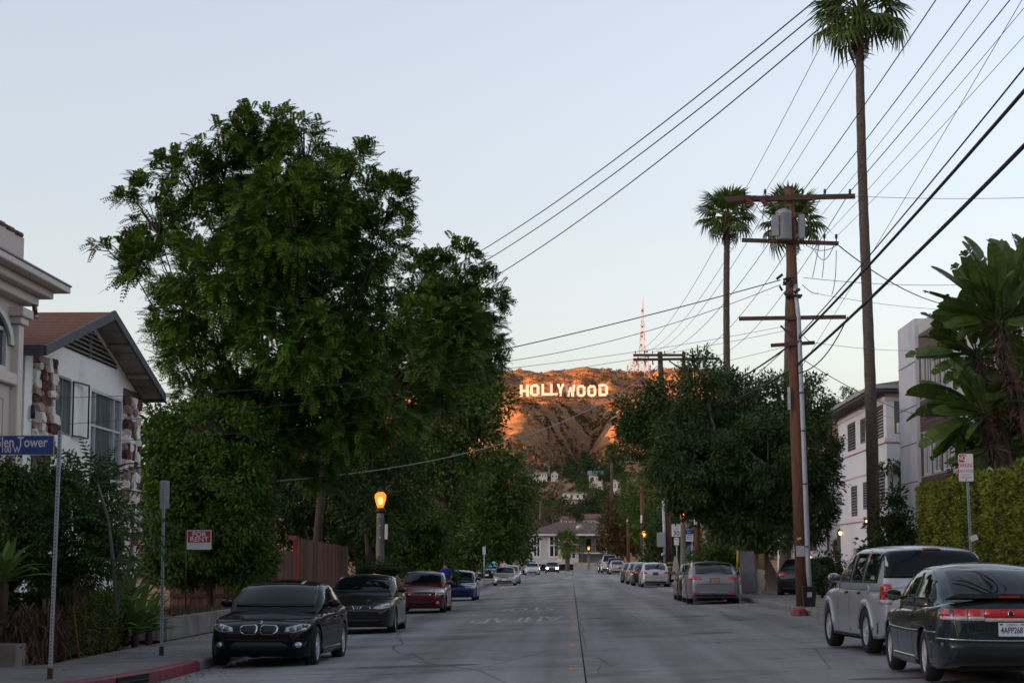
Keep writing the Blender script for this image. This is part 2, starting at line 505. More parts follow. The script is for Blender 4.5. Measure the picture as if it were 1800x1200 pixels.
seams = [wob((0.27, 35), (0.22, 115), 34, 0.03, 1), wob((0.62, 30.5), (0.42, 33.8), 6, 0.03, 2), wob((-5.8, 30.75), (-1.0, 30.6), 10, 0.04, 3), wob((-4.9, 34.7), (0.1, 34.5), 12, 0.04, 4),
         wob((-5.8, 65.0), (0.2, 64.6), 14, 0.03, 5), wob((0.3, 56.5), (5.9, 56.2), 12, 0.03, 6), wob((-4.3, 52), (-3.4, 39), 14, 0.12, 7), wob((-3.4, 39), (-2.2, 33), 8, 0.1, 8), wob((0.4, 28.6), (0.44, 31.0), 4, 0.02, 9)]
for k, p in enumerate(seams):
    o = strip('tar_seam', p, [rnd.uniform(0.010, 0.034) for _ in p], m_tar, road, 0.005)
m_dark = M('dark_patch', (0.085, 0.085, 0.095), 0.8, 0.25, 6)
for (x, y, rx, ry) in ((-2.5, 32.3, 1.0, 0.4), (4.1, 25.6, 0.6, 0.25), (3.0, 43, 0.5, 0.4), (3.35, 56, 0.55, 0.7)):
    mb = MB(); n = 22
    ps = [(x + rx * math.cos(2 * math.pi * i / n) * rnd.uniform(0.85, 1.1), y + ry * math.sin(2 * math.pi * i / n) * rnd.uniform(0.85, 1.1)) for i in range(n)]
    mb.add([(a, c, road_z(a, c) + 0.0045) for a, c in ps], [tuple(range(n))])
    mb.build('oil_stain', m_dark, road)

def worn_paint(name, col, cut=0.5, scale=9):
    m = bpy.data.materials.new(name); m.use_nodes = True
    nt = m.node_tree; nd, lk = nt.nodes, nt.links
    b_ = nd['Principled BSDF']; b_.inputs['Roughness'].default_value = 0.7; b_.inputs['Base Color'].default_value = (*col, 1)
    tc = nd.new('ShaderNodeTexCoord'); n1 = nd.new('ShaderNodeTexNoise'); n1.inputs['Scale'].default_value = scale; n1.inputs['Detail'].default_value = 8; n1.inputs['Roughness'].default_value = 0.75
    lk.new(tc.outputs['Object'], n1.inputs['Vector'])
    r1 = nd.new('ShaderNodeMapRange'); r1.inputs[1].default_value = cut - 0.06; r1.inputs[2].default_value = cut + 0.06; r1.inputs[3].default_value = 0.9; r1.inputs[4].default_value = 0.0
    lk.new(n1.outputs[0], r1.inputs[0]); lk.new(r1.outputs[0], b_.inputs['Alpha'])
    return m
m_white = worn_paint('worn_white_paint', (0.46, 0.46, 0.48), 0.54, 4)
m_yel = worn_paint('worn_yellow_paint', (0.50, 0.25, 0.075), 0.57, 6)
def road_text(body, cx, cy, wd, ln):
    me = text_mesh(body, 1.0, 0.0, bold=0.02)
    xs = np.array([v.co.x for v in me.vertices]); yy = np.array([v.co.y for v in me.vertices])
    sx, sy = wd / (xs.max() - xs.min()), ln / (yy.max() - yy.min())
    mx_, my_ = (xs.max() + xs.min()) / 2, (yy.max() + yy.min()) / 2
    for v in me.vertices:                       # turned about: it is read by those who come towards us
        x, y = cx - (v.co.x - mx_) * sx, cy - (v.co.y - my_) * sy
        v.co = (x, y, road_z(x, y) + 0.004)
    o = link('road_lettering', me, m_white, road)
    return o
tag(road_text('STOP', X_at(923, 70.4), 70.4, 2.1, 5.0), 'worn white word STOP painted on the street')
tag(road_text('AHEAD', X_at(909, 57.6), 57.6, 2.65, 5.0), 'worn white word AHEAD painted on the street')
for (py, ln, wd) in ((1170, 1.25, 0.12), (1149, 0.4, 0.08), (1131, 2.0, 0.12), (1103, 2.6, 0.10), (1084, 3.0, 0.10), (1067, 6.0, 0.08), (1052, 8.0, 0.07)):
    y0 = 1.57 / ((py - 989) / F_PX)
    strip('centre_line_mark', [(0.03, y0 - ln / 2), (0.03, y0 + ln / 2)], wd, m_yel, road, 0.0042)

# --- kerbs and pavements
m_side = M('pavement_concrete', (0.19, 0.18, 0.175), 0.8, 0.16, 5, bump=0.3, stain=(0.11, 0.105, 0.10), sscale=0.8, obj_rand=0.08)
m_kerb = M('kerb_concrete', (0.20, 0.19, 0.18), 0.8, 0.2, 6, bump=0.3, stain=(0.09, 0.085, 0.08), sscale=1.1, obj_rand=0.08)
m_red = M('red_kerb_paint', (0.20, 0.022, 0.035), 0.6, 0.35, 5, stain=(0.10, 0.065, 0.06), sscale=2.2)
KH = 0.17
KL = [(-16, 19), (-11.5, 19.6), (-9.2, 21.2), (-8.0, 23.5), (-7.1, 26), (-6.55, 28), (-6.2, 30.3), (-6.1, 33.0)]
y = 33.0
while y < 296: y += 6.1; KL.append((-6.1, y))
def side_z(x, y): return road_z(x, y) + KH
pl = tag(MB().quad((-9.0, 33.2, -0.31), (-6.15, 33.2, -0.25), (-6.15, 296, 0.15), (-9.0, 296, 0.1)).build('pavement', m_bed), 'concrete pavement on the left of the street', kind='structure')
def kerb_piece(p, q, mat, parent, side, inlet=False, top=0.0):
    (x0, y0), (x1, y1) = p, q
    t = Vector((x1 - x0, y1 - y0, 0)); L = t.length; t.normalize(); n = Vector((-t.y, t.x, 0)) * side    # n points to the pavement
    mb = MB(); prof = [(0, -0.05), (0.012, KH - 0.03), (0.035, KH - 0.003), (0.16, KH), (0.16, -0.05)]
    rows = []
    for (x, y) in (Vector((x0, y0, 0)) + t * 0.006, Vector((x1, y1, 0)) - t * 0.006)[0:0]: pass
    ends = [Vector((x0, y0, 0)) + t * 0.006, Vector((x1, y1, 0)) - t * 0.006]
    vs = []
    for e in ends:
        for o_, h in prof:
            pnt = e + n * o_
            vs.append((pnt.x, pnt.y, road_z(e.x, e.y) + h + top))
    k = len(prof)
    mb.add(vs, [(i, i + 1, k + i + 1, k + i) for i in range(k - 1)] + [tuple(range(k)), tuple(range(2 * k - 1, k - 1, -1))])
    return mb.build('kerb', mat, parent)
for i in range(len(KL) - 1):
    mid = (KL[i][1] + KL[i + 1][1]) / 2
    kerb_piece(KL[i], KL[i + 1], m_red if mid < 32.4 and mid > 21 else m_kerb, pl, 1)
# storm drain mouth set in the red kerb
mouth = MB()
a_, c_ = Vector((-6.545, 28.05, 0)), Vector((-6.205, 30.25, 0))
tn = (c_ - a_).normalized(); nn = Vector((tn.y, -tn.x, 0))
mouth.obox(a_ + (c_ - a_) * 0.5 + nn * 0.0 + Vector((0, 0, -0.30 + 0.085)), tn, nn, Vector((0, 0, 1)), 0.62, 0.02, 0.06)
mouth.build('drain_mouth', M('drain_dark', (0.006, 0.006, 0.007), 0.9, 0.1, 5), pl)
bar_ = MB(); bar_.obox(a_ + (c_ - a_) * 0.5 + nn * 0.025 + Vector((0, 0, -0.30 + 0.075)), tn, nn, Vector((0, 0, 1)), 0.62, 0.012, 0.008); bar_.build('drain_bar', M('rusty_steel', (0.06, 0.03, 0.02), 0.7, 0.4, 9), pl)
# pavement slabs, left
corner = MB(); cp = [(-16, 19.16), (-11.58, 19.75), (-9.33, 21.3), (-8.15, 23.55), (-7.25, 26.05), (-6.7, 28.03), (-6.355, 30.3), (-6.255, 33.0), (-8.6, 33.0), (-10.2, 31), (-16, 29)]
corner.add([(x, y, side_z(max(x, -9), y) - 0.004) for x, y in cp], [tuple(range(len(cp)))])
corner.build('corner_slab', m_side, pl)
for (p, q) in (((-7.0, 27.2), (-9.4, 28.2)), ((-6.45, 30.0), (-9.0, 30.6)), ((-8.4, 23.2), (-10.6, 28.5))):
    mb = MB(); t = (Vector((*q, 0)) - Vector((*p, 0))).normalized(); n = Vector((-t.y, t.x, 0)) * 0.008
    pts = [Vector((*p, 0)) + n, Vector((*p, 0)) - n, Vector((*q, 0)) - n, Vector((*q, 0)) + n]
    mb.add([(v.x, v.y, side_z(max(v.x, -9), v.y) + 0.0005) for v in pts], [(0, 1, 2, 3)]); mb.build('joint', m_tar, pl)
y = 33.0
while y < 296:
    st = 1.83 if y < 90 else 7.3
    slab(-8.6, -6.255, y, y + st, m_side, pl, 'paving_slab', KH, 0.06, 0.006 if y < 90 else 0.01); y += st
# right
pr = tag(MB().quad((6.45, 6, 0.1), (10.5, 6, 0.2), (10.5, 296, 0.65), (6.45, 296, 0.55)).build('pavement', m_bed), 'concrete pavement on the right of the street', kind='structure')
y = 6.0
KRr = [(6.3, y)]
while y < 296: y += 6.1; KRr.append((6.3, y))
for p, q in zip(KRr[:-1], KRr[1:]):
    kerb_piece(p, q, m_kerb, pr, -1)
y = 6.0
while y < 296:
    st = 1.83 if y < 90 else 7.3
    slab(6.465, 8.9, y, y + st, m_side, pr, 'paving_slab', KH, 0.06, 0.006 if y < 90 else 0.01); y += st
# broken red kerb end by the utility pole
mb = MB()
for k in range(7):
    a = k / 6 * math.pi
    mb.lathe([(0.001, 0.15), (0.14 + 0.05 * math.sin(k * 3.1), 0.14), (0.20, 0.07), (0.24, -0.06)], 7, (6.15 - 0.28 * math.cos(a) * 0.3, 53.4 + k * 0.28, road_z(6.3, 54) + 0.03), smooth=False)
o = mb.build('kerb_end', m_red, pr); tag(o, 'red painted broken kerb end beside the pole')
# manhole lid on the left pavement
lid = thing('manhole_cover', 'round dark manhole lid set in the left pavement by the blue street sign', 'manhole cover', (-7.35, 30.6, side_z(-7.35, 30.6) - 0.003))
MB().lathe([(0.001, 0.004), (0.36, 0.004), (0.37, 0.0)], 28).build('lid', M('cast_iron', (0.035, 0.035, 0.04), 0.55, 0.3, 12, metal=0.5), lid)
MB().lathe([(0.372, 0.0), (0.375, 0.008), (0.42, 0.008), (0.425, 0)], 28).build('ring', M('cast_iron', (0.035, 0.035, 0.04)), lid)

# fallen leaves and grit along both gutters
rgl = np.random.default_rng(55); n = 2600
side = rgl.random(n) < 0.55
lx = np.where(side, ROAD_L + 0.05 + np.abs(rgl.normal(0, 0.35, n)), ROAD_R - 0.05 - np.abs(rgl.normal(0, 0.35, n)))
lx = np.where(rgl.random(n) < 0.3, np.where(side, -6.3 - rgl.random(n) * 2.2, 6.5 + rgl.random(n) * 2.3), lx)
ly = 26 + rgl.random(n) ** 1.5 * 70
lz = 0.03 * lx - 0.10 + 0.006 + np.where((lx < ROAD_L) | (lx > ROAD_R), KH, 0)
ok = ~((lx < ROAD_L) & (ly < 33.2)); lx, ly, lz = lx[ok], ly[ok], lz[ok]; n = len(lx)
an = rgl.random(n) * 6.28; sz = rgl.uniform(0.02, 0.05, n)
q = np.stack([np.stack([lx + sz * np.cos(an + k * 1.57) * (1 if k % 2 else 0.5), ly + sz * np.sin(an + k * 1.57) * (1 if k % 2 else 0.5), lz + (0.008 if k == 1 else 0)], -1) for k in range(4)], 1)
tag(link('fallen_leaves', np_mesh('fallen_leaves', q.reshape(-1, 3), np.arange(n * 4).reshape(n, 4)), M('dry_litter', (0.11, 0.07, 0.04), 0.9, 0.5, 3)), 'dry fallen leaves along the gutters', kind='stuff')

# ================================================================ BUILDINGS
def wall_holes(axis, C, a0, a1, z0, z1, holes, face, depth=0.12):
    """a wall sheet in the plane axis = C with real openings and reveals; face = +1/-1 is the outward side; holes = (a0, a1, z0, z1)"""
    mb = MB()
    def p(a, z, o=0.0):
        c = C - face * o
        return (c, a, z) if axis == 'x' else (a, c, z)
    As = sorted({a0, a1, *[h[0] for h in holes], *[h[1] for h in holes]})
    Zs = sorted({z0, z1, *[h[2] for h in holes], *[h[3] for h in holes]})
    for i in range(len(As) - 1):
        for j in range(len(Zs) - 1):
            am, zm = (As[i] + As[i + 1]) / 2, (Zs[j] + Zs[j + 1]) / 2
            if any(h[0] < am < h[1] and h[2] < zm < h[3] for h in holes): continue
            mb.quad(p(As[i], Zs[j]), p(As[i + 1], Zs[j]), p(As[i + 1], Zs[j + 1]), p(As[i], Zs[j + 1]))
    for h in holes:
        c = [(h[0], h[2]), (h[1], h[2]), (h[1], h[3]), (h[0], h[3])]
        for k in range(4):
            q, r_ = c[k], c[(k + 1) % 4]
            mb.quad(p(*q), p(*r_), p(*r_, depth), p(*q, depth))
    return mb

def window(parent, axis, C, face, h, m_frame, m_glass, fw=0.06, vbars=(), hbars=(), slats=0, m_slat=None, sill=None, inset=0.07, proud=0.0, label=None):
    a0, a1, z0, z1 = h
    def bx(mb, u0, u1, w0, w1, o0, o1):
        c0, c1 = C - face * o0, C - face * o1
        lo, hi = min(c0, c1), max(c0, c1)
        if axis == 'x': mb.box(lo, hi, u0, u1, w0, w1)
        else: mb.box(u0, u1, lo, hi, w0, w1)
    f = MB(); o0, o1 = -proud, inset + 0.03
    bx(f, a0, a0 + fw, z0, z1, o0, o1); bx(f, a1 - fw, a1, z0, z1, o0, o1)
    bx(f, a0 + fw, a1 - fw, z0, z0 + fw, o0, o1); bx(f, a0 + fw, a1 - fw, z1 - fw, z1, o0, o1)
    for t in vbars: bx(f, a0 + (a1 - a0) * t - fw * 0.35, a0 + (a1 - a0) * t + fw * 0.35, z0 + fw, z1 - fw, 0.02, o1 - 0.002)
    for t in hbars: bx(f, a0 + fw, a1 - fw, z0 + (z1 - z0) * t - fw * 0.35, z0 + (z1 - z0) * t + fw * 0.35, 0.025, o1 - 0.004)
    w_ = f.build('window', m_frame, parent, world=True)
    if label: w_['label'] = label
    g = MB(); bx(g, a0 + fw * 0.5, a1 - fw * 0.5, z0 + fw * 0.5, z1 - fw * 0.5, inset, inset + 0.012)
    g.build('pane', m_glass, w_, world=True)
    for k in range(slats):
        zz = z0 + fw + (z1 - z0 - 2 * fw) * (k + 0.5) / slats; hh = (z1 - z0) / slats * 0.32
        s_ = MB()
        if axis == 'x':
            s_.obox((C - face * 0.03, (a0 + a1) / 2, zz), (0, 1, 0), Vector((face * 0.6, 0, -0.8)), Vector((0.8, 0, face * 0.6)), (a1 - a0) / 2 - fw, hh, 0.006)
        else:
            s_.obox(((a0 + a1) / 2, C - face * 0.03, zz), (1, 0, 0), Vector((0, face * 0.6, -0.8)), Vector((0, 0.8, face * 0.6)), (a1 - a0) / 2 - fw, hh, 0.006)
        s_.build('slat', m_slat or m_frame, w_, world=True)
    if sill is not None:
        s_ = MB(); bx(s_, a0 - 0.08, a1 + 0.08, z0 - 0.1, z0 - 0.003, -0.12, 0.05); s_.build('sill', sill, w_, world=True)
    return w_

g_dark = GLASS('window_glass', (0.02, 0.024, 0.03))
g_blue = M('curtained_glass', (0.13, 0.155, 0.17), 0.06, 0.55, 2.2, spec=0.5, stretch=(6, 6, 0.12))
m_wframe = M('white_frame', (0.55, 0.55, 0.56), 0.5, 0.1, 6)
m_aframe = M('aluminium_frame', (0.30, 0.31, 0.33), 0.4, 0.1, 6, metal=0.6)
m_black = M('black_metal', (0.015, 0.015, 0.017), 0.45, 0.2, 8)

# ---- taupe stucco building on the far left
m_taupe = M('taupe_stucco', (0.55, 0.47, 0.43), 0.85, 0.07, 14, bump=0.25, stain=(0.48, 0.41, 0.37), sscale=0.5)
m_trim = M('taupe_trim', (0.62, 0.54, 0.50), 0.8, 0.06, 9, bump=0.1)
B1 = thing('apartment_building', 'taupe stucco building with stepped cornice at the far left edge', 'building', (-10.2, 31, 0))
XB, YE = -10.2, 37.0
h_w = (32.6, 36.05, 4.95, 6.02)
h_w2 = [(24.2, 27.6, 4.7, 6.02), (28.6, 31.6, 1.2, 3.2), (24.2, 27.6, 1.2, 3.2)]
wall_holes('x', XB, 22.0, YE, -0.3, 6.32, [h_w, (33.2, 35.9, 3.55, 4.45)] + h_w2, 1).build('wall', m_taupe, B1, world=True)
MB().quad((XB, YE, -0.3), (-22, YE, -0.3), (-22, YE, 6.32), (XB, YE, 6.32)).build('end_wall', m_taupe, B1, world=True)
MB().quad((XB, 22, -0.3), (-22, 22, -0.3), (-22, 22, 6.32), (XB, 22, 6.32)).build('end_wall', m_taupe, B1, world=True)
window(B1, 'x', XB, 1, h_w, m_wframe, g_dark, fw=0.09, vbars=(0.33, 0.66), hbars=(0.72,))
for h in h_w2: window(B1, 'x', XB, 1, h, m_wframe, g_dark, fw=0.09, vbars=(0.33, 0.66), hbars=(0.6,), sill=m_trim)
ar = MB()                                                             # arched head of the window
n = 14
for k in range(n):
    a, c = math.pi * k / n, math.pi * (k + 1) / n
    q = lambda t, r_: (XB + 0.02, 34.33 + 1.72 * math.cos(t) * r_, 5.45 + 0.62 * math.sin(t) * r_)
    ar.add([q(a, 1), q(c, 1), q(c, 1.14), q(a, 1.14), *[(x + 0.05, y, z) for x, y, z in (q(a, 1), q(c, 1), q(c, 1.14), q(a, 1.14))]], [(4, 5, 6, 7), (0, 1, 5, 4), (3, 2, 6, 7)])
ar.build('window_arch', m_wframe, B1, world=True)
MB().box(XB - 0.1, XB - 0.02, 33.2, 35.9, 3.55, 4.45).build('wall_panel', m_taupe, B1, world=True)
MB().box(XB - 0.02, XB + 0.13, 32.2, 36.3, 4.72, 4.93).build('sill', m_trim, B1, world=True, bevel=0.015)
pil = MB().box(XB - 0.02, XB + 0.14, 36.28, 36.62, -0.3, 5.86).build('pilaster', m_trim, B1, world=True, bevel=0.012)
MB().box(XB - 0.02, XB + 0.20, 36.18, 36.72, 5.862, 5.99).build('capital', m_trim, pil, world=True, bevel=0.01)
MB().box(XB - 0.02, XB + 0.26, 36.08, 36.82, 5.992, 6.16).build('capital', m_trim, pil, world=True, bevel=0.01)
for (ox, oy, z0, z1, mm) in ((0.25, 0.2, 6.30, 6.47, m_trim), (0.45, 0.5, 6.472, 6.62, m_trim), (0.70, 0.8, 6.622, 6.745, m_trim)):
    MB().box(-16, XB + ox, 21.5, YE + oy, z0, z1).build('cornice', mm, B1, world=True, bevel=0.012)
MB().box(-16, XB + 0.72, 21.5, YE + 0.82, 6.747, 6.775).build('gutter', M('lead_flashing', (0.14, 0.15, 0.17), 0.5, 0.2, 6, metal=0.4), B1, world=True)
par = MB().box(-13, -10.28, 21.5, 37.25, 6.777, 7.62).build('parapet', m_taupe, B1, world=True)
m_tile = M('clay_tile', (0.11, 0.06, 0.05), 0.8, 0.25, 5, obj_rand=0.2)
tl = MB().tube([(-10.3, 0, 7.64), (-10.3, 0.5, 7.655)], 0.055, 8).mesh('coping_tile')
for k in range(26): link('coping_tile', tl, m_tile, par, loc=Vector((0, 21.6 + k * 0.6, 0)) - B1.location)
MB().tube([(-9.95, 36.9, 6.3), (-9.95, 36.95, 6.12)], [0.05, 0.05], 8).build('flood_light', M('brass', (0.2, 0.14, 0.06), 0.4, 0.2, 5, metal=0.7), B1, world=True)
MB().lathe([(0.02, 0.09), (0.05, 0.06), (0.085, 0.0), (0.001, -0.02)], 10, (-9.95, 36.95, 6.05)).build('flood_light', m_aframe, B1, world=True)

# ---- gabled stucco house with stone corners
m_cream = M('white_stucco', (0.82, 0.79, 0.765), 0.88, 0.08, 10, bump=0.3, stain=(0.58, 0.54, 0.52), sscale=0.45)
m_shing = M('brown_shingle', (0.17, 0.085, 0.062), 0.9, 0.22, 16, bump=0.5, stretch=(1, 1, 1))
m_fascia = M('slate_blue_fascia', (0.07, 0.07, 0.085), 0.7, 0.35, 7)
m_soffit = M('soffit_board', (0.33, 0.27, 0.24), 0.85, 0.15, 5)
B2 = thing('gabled_house', 'white stucco house with brown shingled gable roof and stone corner piers', 'house', (-10.6, 44.4, 0))
XG, Y0, Y1, RY, RZ, EZ = -10.6, 39.25, 49.55, 44.4, 6.98, 5.72
w1, w2 = (41.65, 42.95, 4.2, 5.45), (44.75, 47.95, 3.35, 5.42)
wall_holes('x', XG, Y0, Y1, -0.3, 5.72, [w1, w2], 1).build('wall', m_cream, B2, world=True)
gb = MB(); gb.add([(XG, Y0, 5.72), (XG, Y1, 5.72), (XG, RY, RZ + 0.02)], [(0, 1, 2)]); gb.build('gable', m_cream, B2, world=True)
for yy in (Y0, Y1):
    MB().quad((XG, yy, -0.3), (-22, yy, -0.3), (-22, yy, 5.75), (XG, yy, 5.75)).build('side_wall', m_cream, B2, world=True)
EY0, EY1, XO = 38.55, 50.2, -10.05
def slope(y, off=0.0):
    return RZ + 0.07 + off - abs(y - RY) * (RZ - EZ) / (RY - Y0)
for ya, yb in ((EY0, RY), (EY1, RY)):
    MB().add([(XO, ya, slope(ya)), (-22, ya, slope(ya)), (-22, yb, slope(yb)), (XO, yb, slope(yb)), (XO, ya, slope(ya, 0.05)), (-22, ya, slope(ya, 0.05)), (-22, yb, slope(yb, 0.05)), (XO, yb, slope(yb, 0.05))],
             [(0, 1, 2, 3), (4, 5, 6, 7), (0, 1, 5, 4), (2, 3, 7, 6), (0, 3, 7, 4), (1, 2, 6, 5)]).build('roof', m_shing, B2, world=True)
    # rows of shingles along the slope
    nrow = 22
    for k in range(nrow):
        yk, yk2 = ya + (yb - ya) * k / nrow, ya + (yb - ya) * (k + 1.0) / nrow
        MB().add([(XO - 0.005, yk, slope(yk, 0.075)), (-22, yk, slope(yk, 0.075)), (-22, yk2, slope(yk2, 0.054)), (XO - 0.005, yk2, slope(yk2, 0.054)), (XO - 0.005, yk, slope(yk, 0.052)), (-22, yk, slope(yk, 0.052))],
                 [(0, 1, 2, 3), (0, 1, 5, 4)]).build('shingle_course', m_shing, B2, world=True)
    MB().add([(XO + d_, y_, slope(y_, o_)) for d_ in (0, 0.06) for (y_, o_) in ((ya, -0.11), (yb, -0.11), (yb, 0.09), (ya, 0.09))], [(0, 1, 2, 3), (4, 5, 6, 7), (0, 1, 5, 4), (2, 3, 7, 6), (0, 3, 7, 4), (1, 2, 6, 5)]).build('fascia', m_fascia, B2, world=True)
    nb = 12
    for k in range(nb):                          # soffit boards under the overhang
        a, c = ya + (yb - ya) * (k + 0.04) / nb, ya + (yb - ya) * (k + 0.96) / nb
        MB().add([(x, y_, slope(y_, o_)) for o_ in (-0.03, -0.005) for (x, y_) in ((XG + 0.003, a), (XO - 0.003, a), (XO - 0.003, c), (XG + 0.003, c))], [(0, 1, 2, 3), (4, 5, 6, 7), (0, 1, 5, 4), (2, 3, 7, 6), (0, 3, 7, 4), (1, 2, 6, 5)]).build('soffit_board', m_soffit, B2, world=True)
    MB().box(-22, XO, min(ya, ya + (0.06 if ya > RY else -0.06)), max(ya, ya + (0.06 if ya > RY else -0.06)), slope(ya, -0.11), slope(ya, 0.09)).build('fascia', m_fascia, B2, world=True)
for k in range(7):                               # gable louvres
    zz = 6.13 + k * 0.105
    hw = max(0.0, (RZ - 0.10 - zz) / (RZ - EZ) * (RY - Y0) - 0.35)
    if hw < 0.2: continue
    yb_ = min(RY + hw, 47.3)
    MB().obox((XG + 0.035, (RY - hw + yb_) / 2, zz), (0, 1, 0), Vector((0.8, 0, -0.6)), Vector((0.6, 0, 0.8)), (hw + yb_ - RY) / 2, 0.05, 0.008).build('louvre_slat', M('louvre_paint', (0.22, 0.2, 0.18), 0.8, 0.2, 5), B2, world=True)
lv = MB(); lv.add([(XG + 0.004, RY - 3.2, 6.08), (XG + 0.004, 47.3, 6.08), (XG + 0.004, 47.2, 6.2), (XG + 0.004, RY, 6.83)], [(0, 1, 2, 3)]); lv.build('vent', m_black, B2, world=True)
MB().bar((XG + 0.05, RY, 6.05), (XG + 0.05, RY, 6.86), 0.05, 0.03).build('vent_post', M('louvre_paint', (0.22, 0.2, 0.18)), B2, world=True)
# purlin brackets under the rake
for yy in (46.2, 48.3):
    MB().bar((XG, yy, slope(yy, -0.09)), (XO, yy, slope(yy, -0.09)), 0.08, 0.1).build('purlin', m_soffit, B2, world=True)
window(B2, 'x', XG, 1, w1, m_aframe, g_blue, fw=0.05, vbars=(0.5,))
window(B2, 'x', XG, 1, w2, m_wframe, g_blue, fw=0.07, vbars=(0.17, 0.77), hbars=(0.6,))
cas = MB()
for (a, c) in (((43.0, 4.22), (44.0, 4.22)), ((43.0, 5.4), (44.0, 5.4)), ((43.0, 4.22), (43.0, 5.4)), ((44.0, 4.22), (44.0, 5.4))):
    cas.bar((XG + 0.04 + 0.1 * (a[0] - 43), a[0], a[1]), (XG + 0.04 + 0.1 * (c[0] - 43), c[0], c[1]), 0.03, 0.035)
cas.build('open_casement', m_black, B2, world=True)
MB().bar((XG + 0.02, 43.0, 3.4), (XG + 0.02, 44.0, 3.4), 0.01, 0.01).build('wire_clip', m_black, B2, world=True)
MB().tube([(XG + 0.08, 39.62, 4.35), (XG + 0.08, 39.62, 4.62)], 0.05, 8).build('wall_lantern', m_black, B2, world=True)
# stones of the two piers
cols = [M('pale_stone', (0.72, 0.68, 0.64), 0.9, 0.2, 9, bump=0.6, obj_rand=0.2), M('pink_stone', (0.33, 0.22, 0.18), 0.9, 0.2, 9, bump=0.6, obj_rand=0.2), M('dark_red_stone', (0.10, 0.035, 0.03), 0.85, 0.3, 9, bump=0.6, obj_rand=0.2)]
def stone_mesh(seed, mat):
    r_ = random.Random(seed); bm = bmesh.new(); bmesh.ops.create_cube(bm, size=1.0)
    bmesh.ops.subdivide_edges(bm, edges=bm.edges[:], cuts=1, use_grid_fill=True)
    for v in bm.verts:
        k = 1.0 if v.co.length > 0.8 else 1.12
        v.co = Vector([c * k * r_.uniform(0.82, 1.08) for c in v.co])
    me = bpy.data.meshes.new('stone'); bm.to_mesh(me); bm.free(); me.materials.append(mat)
    return me
st_me = [stone_mesh(k, cols[0 if k < 8 else (1 if k < 12 else 2)]) for k in range(15)]
def pier(ya, yb, za, zb, rowh):
    z = za; bi = MB().box(XG - 0.1, XG + 0.03, ya, yb, -0.3, 5.7).build('pier_core', M('mortar', (0.09, 0.075, 0.065), 0.95, 0.2, 9), B2, world=True)
    while z < zb:
        hh = rowh * rnd.uniform(0.75, 1.35); y = ya
        while y < yb - 0.05:
            ln = min(rnd.uniform(0.13, 0.40), yb - y + 0.06)
            d_ = rnd.uniform(0.0, 0.12)
            link('stone', rnd.choice(st_me), None, B2, loc=Vector((XG + d_ * 0.5, y + ln / 2, z + hh / 2)) - B2.location, rot=(rnd.uniform(-.18, .18), rnd.uniform(-.2, .2), rnd.uniform(-.2, .2)), scale=(d_ + 0.14, ln * 1.05, hh * 1.05))
            y += ln
        z += hh
pier(39.85, 41.25, 3.7, 5.66, 0.16)
pier(48.0, 49.5, 0.35, 5.45, 0.19)

# ---- modern grey block on the right
m_grey = M('grey_render', (0.50, 0.50, 0.54), 0.8, 0.08, 3, bump=0.15, stain=(0.36, 0.355, 0.39), sscale=0.4)
m_pale = M('pale_render', (0.42, 0.41, 0.42), 0.8, 0.06, 4)
m_wood = M('cladding_wood', (0.085, 0.052, 0.042), 0.7, 0.35, 5, stretch=(6, 1, 6), obj_rand=0.2)
B3 = thing('modern_block', 'grey rendered modern block with brown clad window bays behind the broad-leaved clump', 'building', (13.6, 74, 0))
XM = 13.6
hu = [(75.3, 77.0, 7.75, 9.45), (73.4, 74.9, 7.75, 9.45), (71.5, 72.95, 7.75, 9.45), (75.6, 76.9, 4.8, 6.45), (73.3, 75.0, 4.8, 6.45), (71.4, 72.9, 4.8, 6.45)]
wall_holes('x', XM, 55, 77.6, -0.2, 10.75, hu, -1).build('wall', m_pale, B3, world=True)
wall_holes('x', XM - 0.15, 77.6, 81.6, -0.2, 10.95, [], -1).build('front_panel', m_grey, B3, world=True)
MB().quad((XM - 0.15, 77.6, -0.2), (XM + 0.3, 77.6, -0.2), (XM + 0.3, 77.6, 10.95), (XM - 0.15, 77.6, 10.95)).build('panel_edge', m_grey, B3, world=True)
MB().quad((XM - 0.15, 77.6, 10.95), (30, 77.6, 10.95), (30, 81.6, 10.95), (XM - 0.15, 81.6, 10.95)).build('roof', m_grey, B3, world=True)
MB().quad((XM - 0.15, 81.6, -0.2), (30, 81.6, -0.2), (30, 81.6, 10.95), (XM - 0.15, 81.6, 10.95)).build('end_wall', m_grey, B3, world=True)
MB().quad((XM, 55, 10.75), (30, 55, 10.75), (30, 77.6, 10.75), (XM, 77.6, 10.75)).build('roof', m_grey, B3, world=True)
he = [(x_, x_ + 1.7, z_, z_ + 1.7) for x_ in (15.2, 19.0, 22.8, 26.4) for z_ in (1.2, 4.8, 7.75)]
wall_holes('y', 55, XM, 30, -0.2, 10.75, he, -1).build('end_wall', m_pale, B3, world=True)
for h in he: window(B3, 'y', 55, -1, h, m_wframe, g_dark, fw=0.07, vbars=(0.5,), proud=0.03)
MB().quad((30, 55, -0.2), (30, 81.6, -0.2), (30, 81.6, 10.75), (30, 55, 10.75)).build('end_wall', m_pale, B3, world=True)
for zz in (9.25, 7.55, 6.1, 4.6):
    MB().box(XM - 0.158, XM - 0.152, 77.62, 81.6, zz, zz + 0.035).build('joint', M('joint_dark', (0.05, 0.05, 0.055), 0.9, 0.1, 4), B3, world=True)
for h in hu: window(B3, 'x', XM, -1, h, m_wframe, g_dark, fw=0.07, vbars=(0.55,), proud=0.03)
